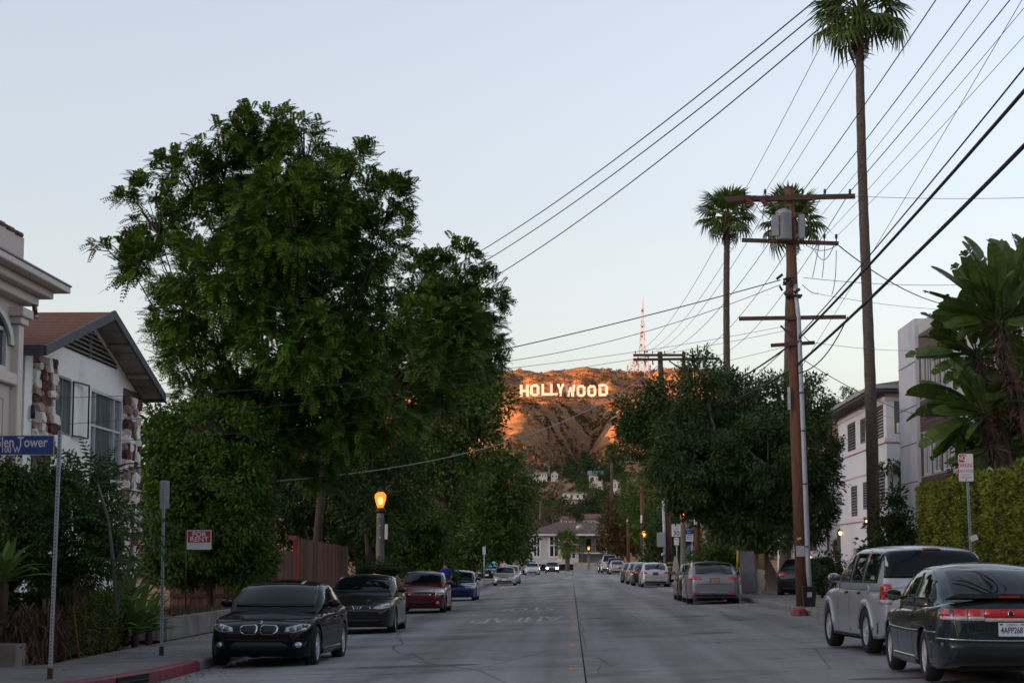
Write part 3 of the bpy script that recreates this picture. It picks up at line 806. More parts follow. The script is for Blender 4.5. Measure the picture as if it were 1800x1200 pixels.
for z0_, z1_ in ((9.5, 10.3), (6.5, 7.7), (3.4, 4.75)):
    nb = max(3, int((z1_ - z0_) / 0.2))
    for k in range(nb):
        MB().box(XM - 0.035, XM - 0.004, 71.2, 77.5, z0_ + (z1_ - z0_) * k / nb, z0_ + (z1_ - z0_) * (k + 0.94) / nb).build('cladding_board', m_wood, B3, world=True)
for a, c in ((77.06, 77.5), (74.96, 75.24), (73.0, 73.34)):
    for z0_, z1_ in ((7.75, 9.45), (4.8, 6.45)):
        MB().box(XM - 0.03, XM - 0.004, a, c, z0_, z1_).build('cladding_board', m_wood, B3, world=True)

# ---- pale pink apartment house
m_pink = M('pale_grey_stucco', (0.60, 0.61, 0.635), 0.85, 0.06, 6, bump=0.2, stain=(0.52, 0.52, 0.55), sscale=0.4)
m_band = M('pink_trim', (0.62, 0.53, 0.555), 0.8, 0.06, 6)
m_roofd = M('dark_eave', (0.085, 0.075, 0.075), 0.8, 0.2, 5)
m_slat = M('grey_slat', (0.13, 0.125, 0.12), 0.6, 0.15, 6)
B4 = thing('apartment_house', 'pale stucco apartment house with pink bands and slatted windows behind the tallest palm', 'house', (14, 96, 0))
XP, YP0, YP1 = 14.0, 88.5, 104.4
hp = [(89.3, 91.7, 7.05, 8.55), (94.8, 96.5, 7.15, 8.35), (98.1, 100.9, 6.9, 8.4), (97.9, 100.0, 3.75, 5.25), (94.7, 96.0, 4.0, 5.3), (89.2, 92.0, 3.95, 5.55)]
wall_holes('x', XP, YP0, YP1, -0.2, 8.95, hp + [(95.5, 99.6, -0.1, 2.2), (90.0, 93.6, -0.1, 2.2)], -1, 0.4).build('wall', m_pink, B4, world=True)
hs_ = (14.35, 16.6, 7.15, 8.6)
wall_holes('y', YP0, XP, 26, -0.2, 8.95, [hs_, (14.5, 16.6, 4.0, 5.5)], -1).build('side_wall', m_pink, B4, world=True)
MB().quad((XP, YP1, -0.2), (26, YP1, -0.2), (26, YP1, 8.95), (XP, YP1, 8.95)).build('end_wall', m_pink, B4, world=True)
for k, h in enumerate(hp): window(B4, 'x', XP, -1, h, m_slat, g_dark, fw=0.05, slats=10, m_slat=m_slat, vbars=(0.5,) if k in (2, 3, 5) else ())
window(B4, 'y', YP0, -1, hs_, m_slat, g_blue, fw=0.06, vbars=(0.2, 0.4, 0.6, 0.8))
window(B4, 'y', YP0, -1, (14.5, 16.6, 4.0, 5.5), m_slat, g_dark, fw=0.06, vbars=(0.5,))
ac = MB().box(14.45, 15.3, YP0 - 0.32, YP0 + 0.02, 7.18, 7.62).build('air_conditioner', m_wframe, B4, world=True, bevel=0.02)
for k in range(7): MB().box(14.52, 15.23, YP0 - 0.335, YP0 - 0.322, 7.24 + k * 0.05, 7.265 + k * 0.05).build('vent_slat', m_slat, ac, world=True)
for (z0_, z1_, pr_) in ((6.78, 6.98, 0.09), (3.45, 3.66, 0.09), (5.62, 5.72, 0.05), (8.62, 8.95, 0.04)):
    MB().box(XP - pr_, XP - 0.002, YP0 - pr_, YP1, z0_, z1_).build('band', m_band, B4, world=True)
    MB().box(XP - 0.001, 26, YP0 - pr_, YP0 - 0.002, z0_, z1_).build('band', m_band, B4, world=True)
for a, c in ((95.5, 99.6), (90.0, 93.6)):
    for k in range(6): MB().box(XP + 0.32, XP + 0.36, a, c, -0.1 + k * 0.385, 0.27 + k * 0.385).build('garage_door_panel', m_slat, B4, world=True)
rf = MB().box(13.3, 26, 87.8, 105.2, 8.98, 9.1).build('roof', m_roofd, B4, world=True)
MB().box(13.2, 26.1, 87.7, 105.3, 9.102, 9.26).build('gutter', M('grey_gutter', (0.28, 0.27, 0.27), 0.6, 0.15, 5), rf, world=True)
MB().add([(13.3, 87.8, 9.27), (26, 87.8, 9.27), (26, 105.2, 9.27), (13.3, 105.2, 9.27), (17, 92, 10.1), (22, 92, 10.1), (22, 101, 10.1), (17, 101, 10.1)], [(0, 1, 5, 4), (1, 2, 6, 5), (2, 3, 7, 6), (3, 0, 4, 7), (4, 5, 6, 7)]).build('roof_slope', m_roofd, rf, world=True)
e_warm = EMIT('warm_bulb', (1.0, 0.55, 0.18), 2.0)
def wall_lamp(parent, x, y, z, face_y=True):
    l_ = MB().lathe([(0.02, 0.16), (0.09, 0.12), (0.11, 0.08)], 8, (x, y, z)).build('wall_lamp', m_black, parent, world=True)
    MB().lathe([(0.001, 0.08), (0.075, 0.06), (0.08, -0.02), (0.05, -0.1), (0.001, -0.11)], 10, (x, y, z)).build('bulb', e_warm, l_, world=True)
wall_lamp(B4, 13.85, 103.2, 3.0); wall_lamp(B4, 13.85, 93.7, 3.4); wall_lamp(B4, 15.6, 88.3, 3.0)

# ---- white house further back on the right
m_whouse = M('white_wall', (0.58, 0.58, 0.61), 0.8, 0.05, 5)
B5 = thing('white_house', 'white walled house between the dense street tree and the pink banded apartments', 'house', (16, 112, 0))
hw_ = (12.75, 13.2, 2.1, 3.6)
wall_holes('y', 107.5, 12.35, 22, -0.2, 7.3, [hw_], -1).build('wall', m_whouse, B5, world=True)
wall_holes('x', 12.35, 107.5, 120, -0.2, 7.3, [], -1).build('wall', m_whouse, B5, world=True)
window(B5, 'y', 107.5, -1, hw_, m_slat, g_dark, fw=0.05, vbars=(0.5,))
MB().box(12.1, 22.2, 107.2, 120.2, 7.3, 7.45).build('roof', m_roofd, B5, world=True)
MB().tube([(13.75, 107.4, 7.2), (13.75, 107.4, 2.2), (13.55, 107.35, 1.9)], 0.06, 8).build('drain_pipe', M('red_brown_pipe', (0.12, 0.035, 0.03), 0.6, 0.2, 6), B5, world=True)
MB().box(12.2, 15.0, 104.9, 107.4, -0.2, 1.55).build('porch', m_whouse, B5, world=True)
wall_lamp(B5, 12.45, 104.8, 1.75)

# ---- house that closes the street
m_tan = M('tan_stucco', (0.46, 0.42, 0.40), 0.85, 0.06, 3)
m_broof = M('brown_roof', (0.12, 0.075, 0.065), 0.9, 0.2, 2)
BT = thing('apartment_building', 'two storey house with brown hip roof and balcony closing the end of the street', 'building', (0, 306, 0.5))
xa, xm, xb, yT, zE = X_at(925, 300), X_at(1017, 300), X_at(1082, 300), 300.0, 5.75
hT = [(X_at(936, 300), X_at(951, 300), Z_at(980, 300), Z_at(941, 300)), (X_at(964, 300), X_at(984, 300), Z_at(980, 300), Z_at(940, 300)), (X_at(1005, 300), X_at(1012, 300), Z_at(981, 300), Z_at(971, 300))]
wall_holes('y', yT, xa, xm, 1.3, zE, hT, -1).build('wall', m_tan, BT, world=True)
wall_holes('y', yT + 4, xm, xb, 0.0, zE, [(xm + 1.0, xm + 2.0, 3.2, 5.2), (xm + 2.6, xm + 4.2, 3.2, 5.2)], -1).build('wall', m_tan, BT, world=True)
for xx, ya_, yb_ in ((xa, yT, 315), (xm, yT, 304), (xb, 304, 315)):
    MB().quad((xx, ya_, 0), (xx, yb_, 0), (xx, yb_, zE), (xx, ya_, zE)).build('side_wall', m_tan, BT, world=True)
MB().quad((xa, yT + 1.6, 0), (xm, yT + 1.6, 0), (xm, yT + 1.6, 1.3), (xa, yT + 1.6, 1.3)).build('carport_wall', m_black, BT, world=True)  # black colour stands in for the shade under the overhang
MB().quad((xa, yT, 1.3), (xm, yT, 1.3), (xm, yT + 1.6, 1.3), (xa, yT + 1.6, 1.3)).build('overhang', m_tan, BT, world=True)
for h in hT[:2]:
    window(BT, 'y', yT, -1, h, m_wframe, g_dark, fw=0.26, hbars=(0.55,), vbars=(0.5,), proud=0.12)
window(BT, 'y', yT, -1, hT[2], m_wframe, g_dark, fw=0.08)
for h in ((xm + 1.0, xm + 2.0, 3.2, 5.2), (xm + 2.6, xm + 4.2, 3.2, 5.2)): window(BT, 'y', yT + 4, -1, h, m_wframe, g_dark, fw=0.08)
bal = MB().box(xm + 0.1, xb, 300.6, 304, 2.85, 3.05).build('balcony', m_wframe, BT, world=True)
for k in range(24): MB().box(xm + 0.2 + k * 0.22, xm + 0.25 + k * 0.22, 300.65, 300.7, 3.05, 3.95).build('baluster', m_black, bal, world=True)
MB().box(xm + 0.1, xb, 300.62, 300.72, 3.951, 4.02).build('handrail', m_black, bal, world=True)
for xx in (xm + 0.5, xb - 0.3): MB().box(xx, xx + 0.25, 300.7, 300.95, 0.2, 2.85).build('column', m_wframe, BT, world=True)
MB().add([(xa - 0.9, 299.1, zE), (xb + 0.9, 299.1, zE), (xb + 0.9, 316, zE), (xa - 0.9, 316, zE), (-2.0, 306, 7.65), (4.4, 306, 7.65), (4.4, 309, 7.65), (-2.0, 309, 7.65)],
         [(0, 1, 5, 4), (1, 2, 6, 5), (2, 3, 7, 6), (3, 0, 4, 7), (4, 5, 6, 7), (0, 3, 2, 1)]).build('roof', m_broof, BT, world=True)
MB().box(xa - 0.95, xb + 0.95, 299.02, 299.09, zE - 0.22, zE + 0.02).build('gutter', m_wframe, BT, world=True)
ds = MB(); ds.tube([(X_at(1019, 301), 301, 6.2), (X_at(1019, 301), 300.9, 6.75)], 0.04, 6); ds.lathe([(0.001, 0.0), (0.35, 0.06), (0.5, 0.16)], 12, (X_at(1019, 301), 300.6, 6.75), axis='y'); ds.build('dish', m_aframe, BT, world=True)
fw_ = thing('garden_wall', 'low beige wall in front of the house closing the street', 'wall', (3, 294, 0.5))
for k in range(7): MB().box(X_at(1008, 294) + k * 0.5, X_at(1008, 294) + k * 0.5 + 0.495, 294, 294.2, 0.3, 1.55 - 0.03 * (k % 2)).build('panel', M('beige_wall', (0.33, 0.29, 0.255), 0.85, 0.1, 3, obj_rand=0.06), fw_, world=True)

# ---- houses up the hill
def hill_house(px0, px1, yt, yb, d, wall, roof, kind, label, depth=9.0, wins=3):
    x0, x1 = X_at(px0, d), X_at(px1, d); zb, zt = Z_at(yb, d), Z_at(yt, d)
    t = thing('hillside_house', label, 'house', ((x0 + x1) / 2, d, zb), group='houses on the hillside')
    eave = zt - (zt - zb) * (0.3 if kind == 'gable' else (0.34 if kind == 'aframe' else 0.06))
    hs2 = []; wdt = (x1 - x0) / wins
    for k in range(wins):
        hs2.append((x0 + wdt * (k + 0.25), x0 + wdt * (k + 0.75), zb + (eave - zb) * 0.35, zb + (eave - zb) * 0.78))
    wall_holes('y', d, x0, x1, zb - 9, eave, hs2, -1).build('wall', wall, t, world=True)
    for xx in (x0, x1): MB().quad((xx, d, zb - 9), (xx, d + depth, zb - 9), (xx, d + depth, eave), (xx, d, eave)).build('side_wall', wall, t, world=True)
    for h in hs2: window(t, 'y', d, -1, h, m_wframe, g_dark, fw=0.12)
    if kind == 'flat':
        MB().box(x0 - 0.6, x1 + 0.6, d - 0.8, d + depth, eave, zt).build('roof', roof, t, world=True)
    elif kind == 'gable':
        MB().add([(x0 - 0.5, d - 0.6, eave - 0.1), (x1 + 0.5, d - 0.6, eave - 0.1), (x1 + 0.5, d + depth / 2, zt), (x0 - 0.5, d + depth / 2, zt), (x1 + 0.5, d + depth, eave - 0.1), (x0 - 0.5, d + depth, eave - 0.1)], [(0, 1, 2, 3), (3, 2, 4, 5), (0, 3, 5), (1, 4, 2)]).build('roof', roof, t, world=True)
    else:
        xm_ = (x0 + x1) / 2
        MB().add([(x0 - 0.4, d - 0.5, eave), (xm_, d - 0.5, zt), (x1 + 0.4, d - 0.5, eave), (x0 - 0.4, d + depth, eave), (xm_, d + depth, zt), (x1 + 0.4, d + depth, eave)], [(0, 1, 4, 3), (1, 2, 5, 4)]).build('roof', roof, t, world=True)
        MB().add([(x0, d, eave), (x1, d, eave), (xm_, d, zt - 0.2)], [(0, 1, 2)]).build('gable', wall, t, world=True)
    return t
m_hb = M('beige_house', (0.42, 0.34, 0.26), 0.85, 0.08, 1); m_hw = M('white_house_paint', (0.60, 0.55, 0.50), 0.85, 0.06, 1)
m_rt = M('red_tile', (0.17, 0.06, 0.045), 0.85, 0.25, 3); m_gr = M('grey_roof', (0.17, 0.18, 0.2), 0.8, 0.15, 2)
hill_house(985, 1012, 906, 924, 420, m_hb, m_rt, 'gable', 'cream house with red tiled roof left of its twin above the street end', wins=3)
hill_house(1025, 1072, 902, 930, 424, m_hb, m_rt, 'gable', 'wider cream house with red tiled roof above the street end', wins=4)
hill_house(989, 1032, 864, 881, 600, m_hw, m_gr, 'flat', 'cream two level house with flat grey roof halfway up the slope', wins=4)
hill_house(994, 1022, 877, 891, 597, m_hb, m_hb, 'flat', 'beige lower wing under the flat roofed house on the slope', 5, 3)
hill_house(937, 962, 829, 842, 800, m_hw, m_hb, 'flat', 'long white house on the left of the upper slope', wins=5)
hill_house(969, 981, 826, 843, 800, m_hw, m_gr, 'aframe', 'small white gabled house on the upper slope', wins=2)
hill_house(1036, 1061, 826, 852, 700, m_hw, m_gr, 'gable', 'white house with wide grey roof high on the right', wins=2)
hill_house(1079, 1091, 843, 866, 620, m_hw, m_hw, 'flat', 'narrow white house behind the trunk of the small far palm', wins=2)

B1.location.x -= 0.12
B2.location.x -= 0.27

# ================================================================ VEGETATION
def unit(a):
    return a / np.maximum(np.linalg.norm(a, axis=-1, keepdims=True), 1e-9)

def leaf_quads(P, D, N, L, W_, fold=0.12):
    """rhombic leaves: base P, direction D, normal N, length L, width W_"""
    D = unit(D); S = unit(np.cross(D, N)); N = np.cross(S, D)
    L = np.broadcast_to(np.asarray(L, float).reshape(-1, 1) if np.ndim(L) else np.full((len(P), 1), L), (len(P), 1))
    W_ = np.broadcast_to(np.asarray(W_, float).reshape(-1, 1) if np.ndim(W_) else np.full((len(P), 1), W_), (len(P), 1))
    mid = P + D * L * 0.45
    return np.stack([P, mid + S * W_ * 0.5 + N * W_ * fold, P + D * L, mid - S * W_ * 0.5 + N * W_ * fold], 1)

def quads_mesh(name, Q, mat):
    Q = Q.reshape(-1, 4, 3); n = len(Q)
    me = np_mesh(name, Q.reshape(-1, 3), np.arange(n * 4).reshape(n, 4))
    me.materials.append(mat)
    return me

def clumps(lobes, dens, rng, shell=0.8, floor=None, zflat=1.0):
    """clump centres and outward directions over ellipsoid lobes (c, r)"""
    C, O = [], []
    for c, r in lobes:
        c, r = np.asarray(c, float), np.asarray(r, float)
        area = 4 * math.pi * (np.prod(r) ** (2 / 3))
        n = max(4, int(dens * area))
        d = unit(rng.normal(size=(n, 3)))
        k = np.where(rng.random(n) < 0.78, rng.uniform(shell, 1.08, n), rng.uniform(0.35, shell, n))[:, None]
        C.append(c + d * r * k); O.append(unit(d / r))
    return np.concatenate(C), np.concatenate(O)

def broad(C, O, cr, n, L, W_, rng, droop=0.25, flat=0.7):
    m = len(C) * n
    c = np.repeat(C, n, 0); o = np.repeat(O, n, 0)
    off = unit(rng.normal(size=(m, 3))) * (rng.random((m, 1)) ** 0.5) * cr
    D = unit(off / cr + o * 0.5 + rng.normal(size=(m, 3)) * 0.5 + np.array([0, 0, -droop]))
    N = unit(np.array([0, 0, 1.0]) * flat + o * 0.5 + rng.normal(size=(m, 3)) * 0.55)
    ls = rng.uniform(0.7, 1.25, m)
    return leaf_quads(c + off, D, N, L * ls, W_ * ls)

def fronds(C, O, nf, Lf, rng, K=7, ll=0.16, lw=0.05, droop=0.5, up=0.35):
    """feathery compound leaves: rosettes of arching fronds with paired leaflets"""
    m = len(C) * nf
    c = np.repeat(C, nf, 0); o = np.repeat(O, nf, 0)
    D = unit(o * 0.75 + rng.normal(size=(m, 3)) * 0.75 + np.array([0, 0, up]))
    Ls = Lf * rng.uniform(0.7, 1.2, (m, 1))
    S = unit(np.cross(D, np.array([0, 0, 1.0]) + rng.normal(size=(m, 3)) * 0.15))
    out = []
    base = c + rng.normal(size=(m, 3)) * 0.10
    for k in range(1, K + 1):
        t = k / K
        p = base + D * Ls * t + np.array([0, 0, -1.0]) * Ls * droop * t * t
        T = unit(D + np.array([0, 0, -1.0]) * 2 * droop * t)
        N = np.cross(S, T)
        sz = (0.55 + 0.45 * math.sin(math.pi * min(1, t * 0.9 + 0.1)))
        for sgn in (-1, 1):
            out.append(leaf_quads(p, unit(S * sgn + T * 0.55 - np.array([0, 0, 0.15])), N, ll * sz, lw))
    return np.concatenate(out)

def lob(list_px, d, jit=0.0, rng=None, depth=1.0):
    out = []
    for it in list_px:
        px, py, rx, ry = it[:4]; dy = it[4] if len(it) > 4 else (rng.uniform(-jit, jit) if rng is not None else 0)
        s = F_PX / d
        p = at(px, py, d + dy)
        out.append(((p.x, p.y, p.z), (rx / s, (rx + ry) / 2 / s * depth, ry / s)))
    return out

m_bark = M('bark', (0.05, 0.037, 0.03), 0.95, 0.35, 5, bump=0.9, stretch=(1, 1, 0.3))
m_barkg = M('grey_bark', (0.15, 0.13, 0.115), 0.95, 0.3, 5, bump=0.9, stretch=(1, 1, 0.3))
def wood(base, fork, lobes, r0, rng, C=None, twigs=0, mat=m_bark):
    """trunk with a flared foot, limbs to each lobe and twigs to clumps"""
    mb = MB(); base, fork = Vector(base), Vector(fork)
    ax = fork - base
    pts = [base + ax * t + Vector((math.sin(t * 4 + base.x), math.cos(t * 3), 0)) * 0.07 * r0 / 0.25 for t in np.linspace(0, 1, 7)]
    mb.tube(pts, [r0 * (1.0 + 0.7 * max(0, 0.18 - t) / 0.18) * (1 - 0.35 * t) for t in np.linspace(0, 1, 7)], 10)
    for c, r in lobes:
        c = Vector(c); v = c - fork
        mid = fork + v * 0.5 + Vector((0, 0, -0.12 * v.length)) + Vector(rng.normal(size=3)) * 0.05 * v.length
        q = [fork - ax.normalized() * 0.2, fork + (mid - fork) * 0.5, mid, mid + (c - mid) * 0.55, c, c + Vector((0, 0, r[2] * 0.5))]
        k = min(1.0, 0.25 + 0.06 * v.length)
        mb.tube(q, [r0 * 0.40 * f * (0.75 + 0.25 * k) for f in (1.0, 0.75, 0.5, 0.28, 0.14, 0.05)], 6)
        for _ in range(twigs):
            e = c + Vector(unit(rng.normal(size=3)) * np.asarray(r) * 0.85)
            mb.tube([c + (mid - c) * 0.2, (c + e) / 2 + Vector((0, 0, -0.05)), e], [r0 * 0.14, r0 * 0.09, r0 * 0.03], 4, cap=False)
    return mb

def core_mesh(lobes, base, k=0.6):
    """near-black blobs that close a bush and stand in for its inner shade"""
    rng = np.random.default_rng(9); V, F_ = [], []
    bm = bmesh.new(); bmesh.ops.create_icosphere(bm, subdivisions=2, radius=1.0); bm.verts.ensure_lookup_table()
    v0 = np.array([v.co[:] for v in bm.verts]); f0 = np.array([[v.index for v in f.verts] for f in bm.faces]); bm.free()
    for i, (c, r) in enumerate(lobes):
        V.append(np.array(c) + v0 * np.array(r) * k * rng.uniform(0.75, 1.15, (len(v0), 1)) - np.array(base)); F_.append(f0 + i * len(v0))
    return np_mesh('shade_core', np.concatenate(V), np.concatenate(F_))
def tree(name, label, cat, base, fork, lobes, r0, Q, leaf_mat, group=None, twigs=4, bark=m_bark, seed=1):
    t = thing(name, label, cat, base, 0, group)
    rng = np.random.default_rng(seed)
    wood(base, fork, lobes, r0, rng, twigs=twigs).build('trunk', bark, t, world=True)
    Q = Q - np.asarray(base)
    link('crown', quads_mesh('crown', Q, leaf_mat), None, t)
    if cat in ('bush', 'shrub'): tag(link('shade_core', core_mesh(lobes, base), M('core_shade', (0.012, 0.016, 0.006), 0.95, 0.3, 4), t), kind='stuff')  # dark core puts the shade inside a bush into its colour
    return t

# ---- the great feathery tree on the left
lf_jac = LEAF('feathery_leaf', (0.016, 0.042, 0.007), (0.125, 0.205, 0.030), 0.15)
JA = [(460, 228, 62, 38), (535, 240, 55, 38), (398, 250, 55, 36), (622, 272, 38, 24), (330, 305, 66, 42), (460, 315, 105, 60), (585, 335, 80, 52), (692, 350, 40, 34), (262, 355, 55, 48),
      (385, 400, 95, 70), (520, 420, 105, 75), (655, 430, 62, 58), (212, 438, 52, 28), (285, 470, 72, 50), (415, 520, 95, 68), (555, 535, 95, 68), (318, 560, 52, 42), (345, 630, 58, 40), (460, 630, 90, 52), (590, 645, 95, 55), (675, 560, 60, 55), (300, 590, 35, 30)]
JB = [(800, 478, 46, 44), (742, 492, 44, 40), (842, 535, 48, 52), (775, 560, 70, 58), (852, 605, 36, 50), (705, 625, 78, 50), (800, 655, 62, 44), (635, 690, 80, 40), (735, 700, 60, 36)]
JC = [(510, 725, 120, 45), (420, 705, 70, 40), (600, 745, 80, 50), (680, 730, 50, 50), (560, 800, 70, 45), (370, 690, 60, 30), (520, 680, 110, 40), (470, 770, 70, 35)]
rg = np.random.default_rng(21)
dJ = 60.0
lobA = lob(JA, dJ, 2.6, rg) + lob([(450, 400, 110, 80, 3.2), (560, 470, 100, 80, 3.4), (400, 480, 90, 80, -3.0), (520, 380, 100, 80, -3.2), (500, 600, 100, 60, -3.0), (600, 600, 90, 60, 3.0)], dJ) + lob(JC, dJ + 1, 1.5, rg)
Cc, Oo = clumps(lobA, 2.7, rg, shell=0.84)
QA = fronds(Cc, Oo, 18, 0.46, rg, K=7, ll=0.15, lw=0.055, droop=0.34, up=0.55)
open('/tmp/qa.txt', 'w').write(str(len(QA)) + ' ' + str(len(Cc))) if False else None
bA = (X_at(462, 62.5), 62.5, -0.1)
tree('jacaranda_tree', 'huge feathery leaved tree towering over the left pavement', 'tree', bA, (X_at(490, 61.5), 61.5, Z_at(770, 61.5)), lobA, 0.22, QA, lf_jac, twigs=5, seed=3)
lobB = lob(JB, 72, 2.0, rg) + lob([(790, 600, 70, 70, 3.0), (780, 600, 70, 60, -3.0)], 72)
Cc, Oo = clumps(lobB, 2.5, rg, shell=0.84)
tree('jacaranda_tree', 'second feathery leaved tree with pointed top right of the huge one', 'tree', (X_at(556, 72), 72, -0.1), (X_at(566, 72), 72, Z_at(800, 72)), lobB, 0.2, fronds(Cc, Oo, 18, 0.48, rg, K=7, ll=0.16, lw=0.058, droop=0.34, up=0.55), lf_jac, twigs=4, seed=4)

# ---- dense street tree on the right
lf_cam = LEAF('dark_street_leaf', (0.014, 0.036, 0.009), (0.085, 0.132, 0.034), 0.12, 0.45, 0.2)
RT = [(1236, 662, 36, 38), (1182, 700, 52, 36), (1112, 722, 34, 30), (1135, 775, 48, 42), (1300, 698, 54, 40), (1372, 695, 52, 40), (1425, 708, 28, 40), (1220, 760, 74, 50), (1330, 768, 80, 55), (1432, 785, 44, 52),
      (1195, 812, 60, 42), (1272, 842, 84, 55), (1380, 850, 74, 55), (1452, 845, 24, 45), (1285, 900, 58, 42), (1345, 918, 80, 45), (1420, 905, 42, 45), (1160, 745, 50, 40), (1202, 886, 26, 20, -1.5), (1225, 880, 30, 24, -1.5)]
lobR = lob(RT, 82, 1.8, rg) + lob([(1260, 800, 80, 70, 2.6), (1350, 800, 80, 70, -2.6), (1220, 820, 70, 60, -2.4)], 82)
Cc, Oo = clumps(lobR, 4.2, rg, shell=0.85)
QR = broad(Cc, Oo, 0.36, 56, 0.20, 0.075, rg, droop=0.5)
tree('street_tree', 'dense dark green tree on the right pavement behind the wooden pole', 'tree', (X_at(1350, 82), 82, 0.1), (X_at(1335, 82), 82, Z_at(955, 82)), lobR, 0.62, QR, lf_cam, twigs=2, bark=m_barkg, seed=5)

# ---- other trees and big bushes on the left
lf_lt = LEAF('bright_leaf', (0.022, 0.052, 0.008), (0.10, 0.165, 0.026), 0.2)
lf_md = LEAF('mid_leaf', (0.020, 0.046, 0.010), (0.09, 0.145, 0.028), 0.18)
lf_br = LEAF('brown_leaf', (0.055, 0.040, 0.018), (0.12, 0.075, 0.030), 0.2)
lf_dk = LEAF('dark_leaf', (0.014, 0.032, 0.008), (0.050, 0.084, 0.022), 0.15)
def px_tree(name, label, L_, d, base_px, fork_px, r0, mat, dens=2.2, cr=0.4, n=30, ll=0.2, lw=0.09, jit=1.2, group=None, cat='tree', seed=1, twigs=2, droop=0.3, z0=None):
    lb = lob(L_, d, jit, rg)
    C_, O_ = clumps(lb, dens, rg)
    Q = broad(C_, O_, cr, n, ll, lw, rg, droop=droop)
    zb = gz(X_at(base_px, d), d) if z0 is None else z0
    return tree(name, label, cat, (X_at(base_px, d), d, zb), (X_at(fork_px[0], d), d, Z_at(fork_px[1], d)), lb, r0, Q, mat, group, twigs, seed=seed)
px_tree('broadleaf_bush', 'tall bright green bush by the stone cornered house behind the rental sign', [(370, 765, 95, 50), (305, 790, 50, 62), (440, 800, 44, 66), (370, 860, 100, 70), (300, 900, 48, 60), (435, 905, 48, 60), (365, 940, 90, 50), (400, 745, 60, 35), (360, 985, 100, 40), (430, 985, 60, 40), (300, 985, 50, 40), (285, 740, 30, 36), (275, 820, 26, 50), (280, 880, 26, 50)], 57.5, 370, (370, 960), 0.12, lf_lt, 5.5, 0.3, 46, 0.16, 0.075, 0.8, cat='bush', seed=8, droop=0.6)
px_tree('broadleaf_tree', 'slim leafy tree with pale trunk beyond the second feathery tree', [(820, 680, 55, 40), (860, 700, 40, 36), (770, 740, 60, 50), (830, 760, 50, 50), (745, 790, 50, 50), (800, 820, 60, 45), (850, 670, 30, 30), (760, 850, 60, 50), (720, 830, 30, 40), (790, 700, 50, 40), (830, 720, 45, 40), (850, 740, 30, 36)], 100, 775, (782, 880), 0.22, lf_md, 2.2, 0.5, 30, 0.24, 0.12, 1.5, seed=9, twigs=4)
px_tree('vine_bush', 'tall leafy bush behind the lit lamp post', [(735, 915, 48, 38), (715, 950, 36, 45), (765, 945, 30, 45), (740, 975, 55, 30), (700, 985, 28, 25), (740, 1005, 55, 22), (780, 1000, 30, 24)], 92, 740, (738, 960), 0.1, lf_lt, 3.2, 0.35, 34, 0.2, 0.09, 0.8, cat='bush', seed=10, droop=0.7)
px_tree('street_tree', 'layered dark green tree overhanging the left kerb midway down the street', [(872, 805, 40, 22), (850, 835, 45, 25), (910, 855, 40, 24), (880, 880, 55, 28), (865, 915, 50, 30), (905, 920, 35, 26), (850, 945, 45, 25), (890, 955, 35, 20), (830, 970, 40, 25), (800, 980, 30, 22)], 128, 806, (845, 925), 0.16, lf_md, 2.6, 0.5, 30, 0.3, 0.13, 1.2, seed=11)
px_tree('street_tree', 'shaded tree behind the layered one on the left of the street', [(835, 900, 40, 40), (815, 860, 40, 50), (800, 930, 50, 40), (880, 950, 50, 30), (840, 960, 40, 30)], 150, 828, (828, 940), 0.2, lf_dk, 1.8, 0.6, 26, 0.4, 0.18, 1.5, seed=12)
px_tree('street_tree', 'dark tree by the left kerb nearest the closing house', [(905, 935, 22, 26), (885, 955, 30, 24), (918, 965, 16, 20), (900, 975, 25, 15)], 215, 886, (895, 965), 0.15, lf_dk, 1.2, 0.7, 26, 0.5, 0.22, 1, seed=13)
px_tree('broadleaf_tree', 'small shaded tree drooping behind the plank fence', [(580, 880, 50, 35), (610, 905, 40, 35), (560, 900, 45, 30), (640, 900, 30, 40), (655, 945, 30, 35), (520, 870, 45, 40)], 83, 545, (560, 940), 0.1, lf_dk, 3.0, 0.35, 36, 0.2, 0.06, 0.8, seed=14, droop=0.9)
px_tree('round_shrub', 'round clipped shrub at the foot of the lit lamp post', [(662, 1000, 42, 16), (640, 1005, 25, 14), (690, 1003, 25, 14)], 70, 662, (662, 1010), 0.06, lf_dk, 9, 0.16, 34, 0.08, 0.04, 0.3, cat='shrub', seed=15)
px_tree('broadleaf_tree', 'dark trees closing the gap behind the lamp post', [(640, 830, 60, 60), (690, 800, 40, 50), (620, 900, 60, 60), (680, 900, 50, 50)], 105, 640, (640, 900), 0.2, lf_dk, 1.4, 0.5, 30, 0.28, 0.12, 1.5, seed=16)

px_tree('broadleaf_tree', 'shadowy trees behind the huge feathery tree and the gate', [(500, 830, 80, 60), (430, 850, 60, 60), (560, 880, 70, 60), (480, 920, 90, 50), (400, 930, 60, 50), (640, 960, 60, 40), (560, 950, 60, 40), (340, 880, 70, 80), (300, 760, 50, 50), (370, 730, 50, 40)], 84, 470, (470, 900), 0.2, lf_dk, 2.0, 0.45, 34, 0.26, 0.11, 1.5, seed=41)  # dark leaf colour stands in for the darkness under the great crown
px_tree('broadleaf_tree', 'deep green tree under the right half of the huge feathery crown', [(600, 760, 70, 55), (670, 780, 60, 60), (620, 840, 70, 60), (700, 850, 50, 60), (560, 790, 60, 50), (660, 900, 60, 50)], 79, 655, (640, 900), 0.16, lf_dk, 2.4, 0.42, 34, 0.22, 0.09, 1.2, seed=42)  # leaf colour kept dark to paint the shade below the crown
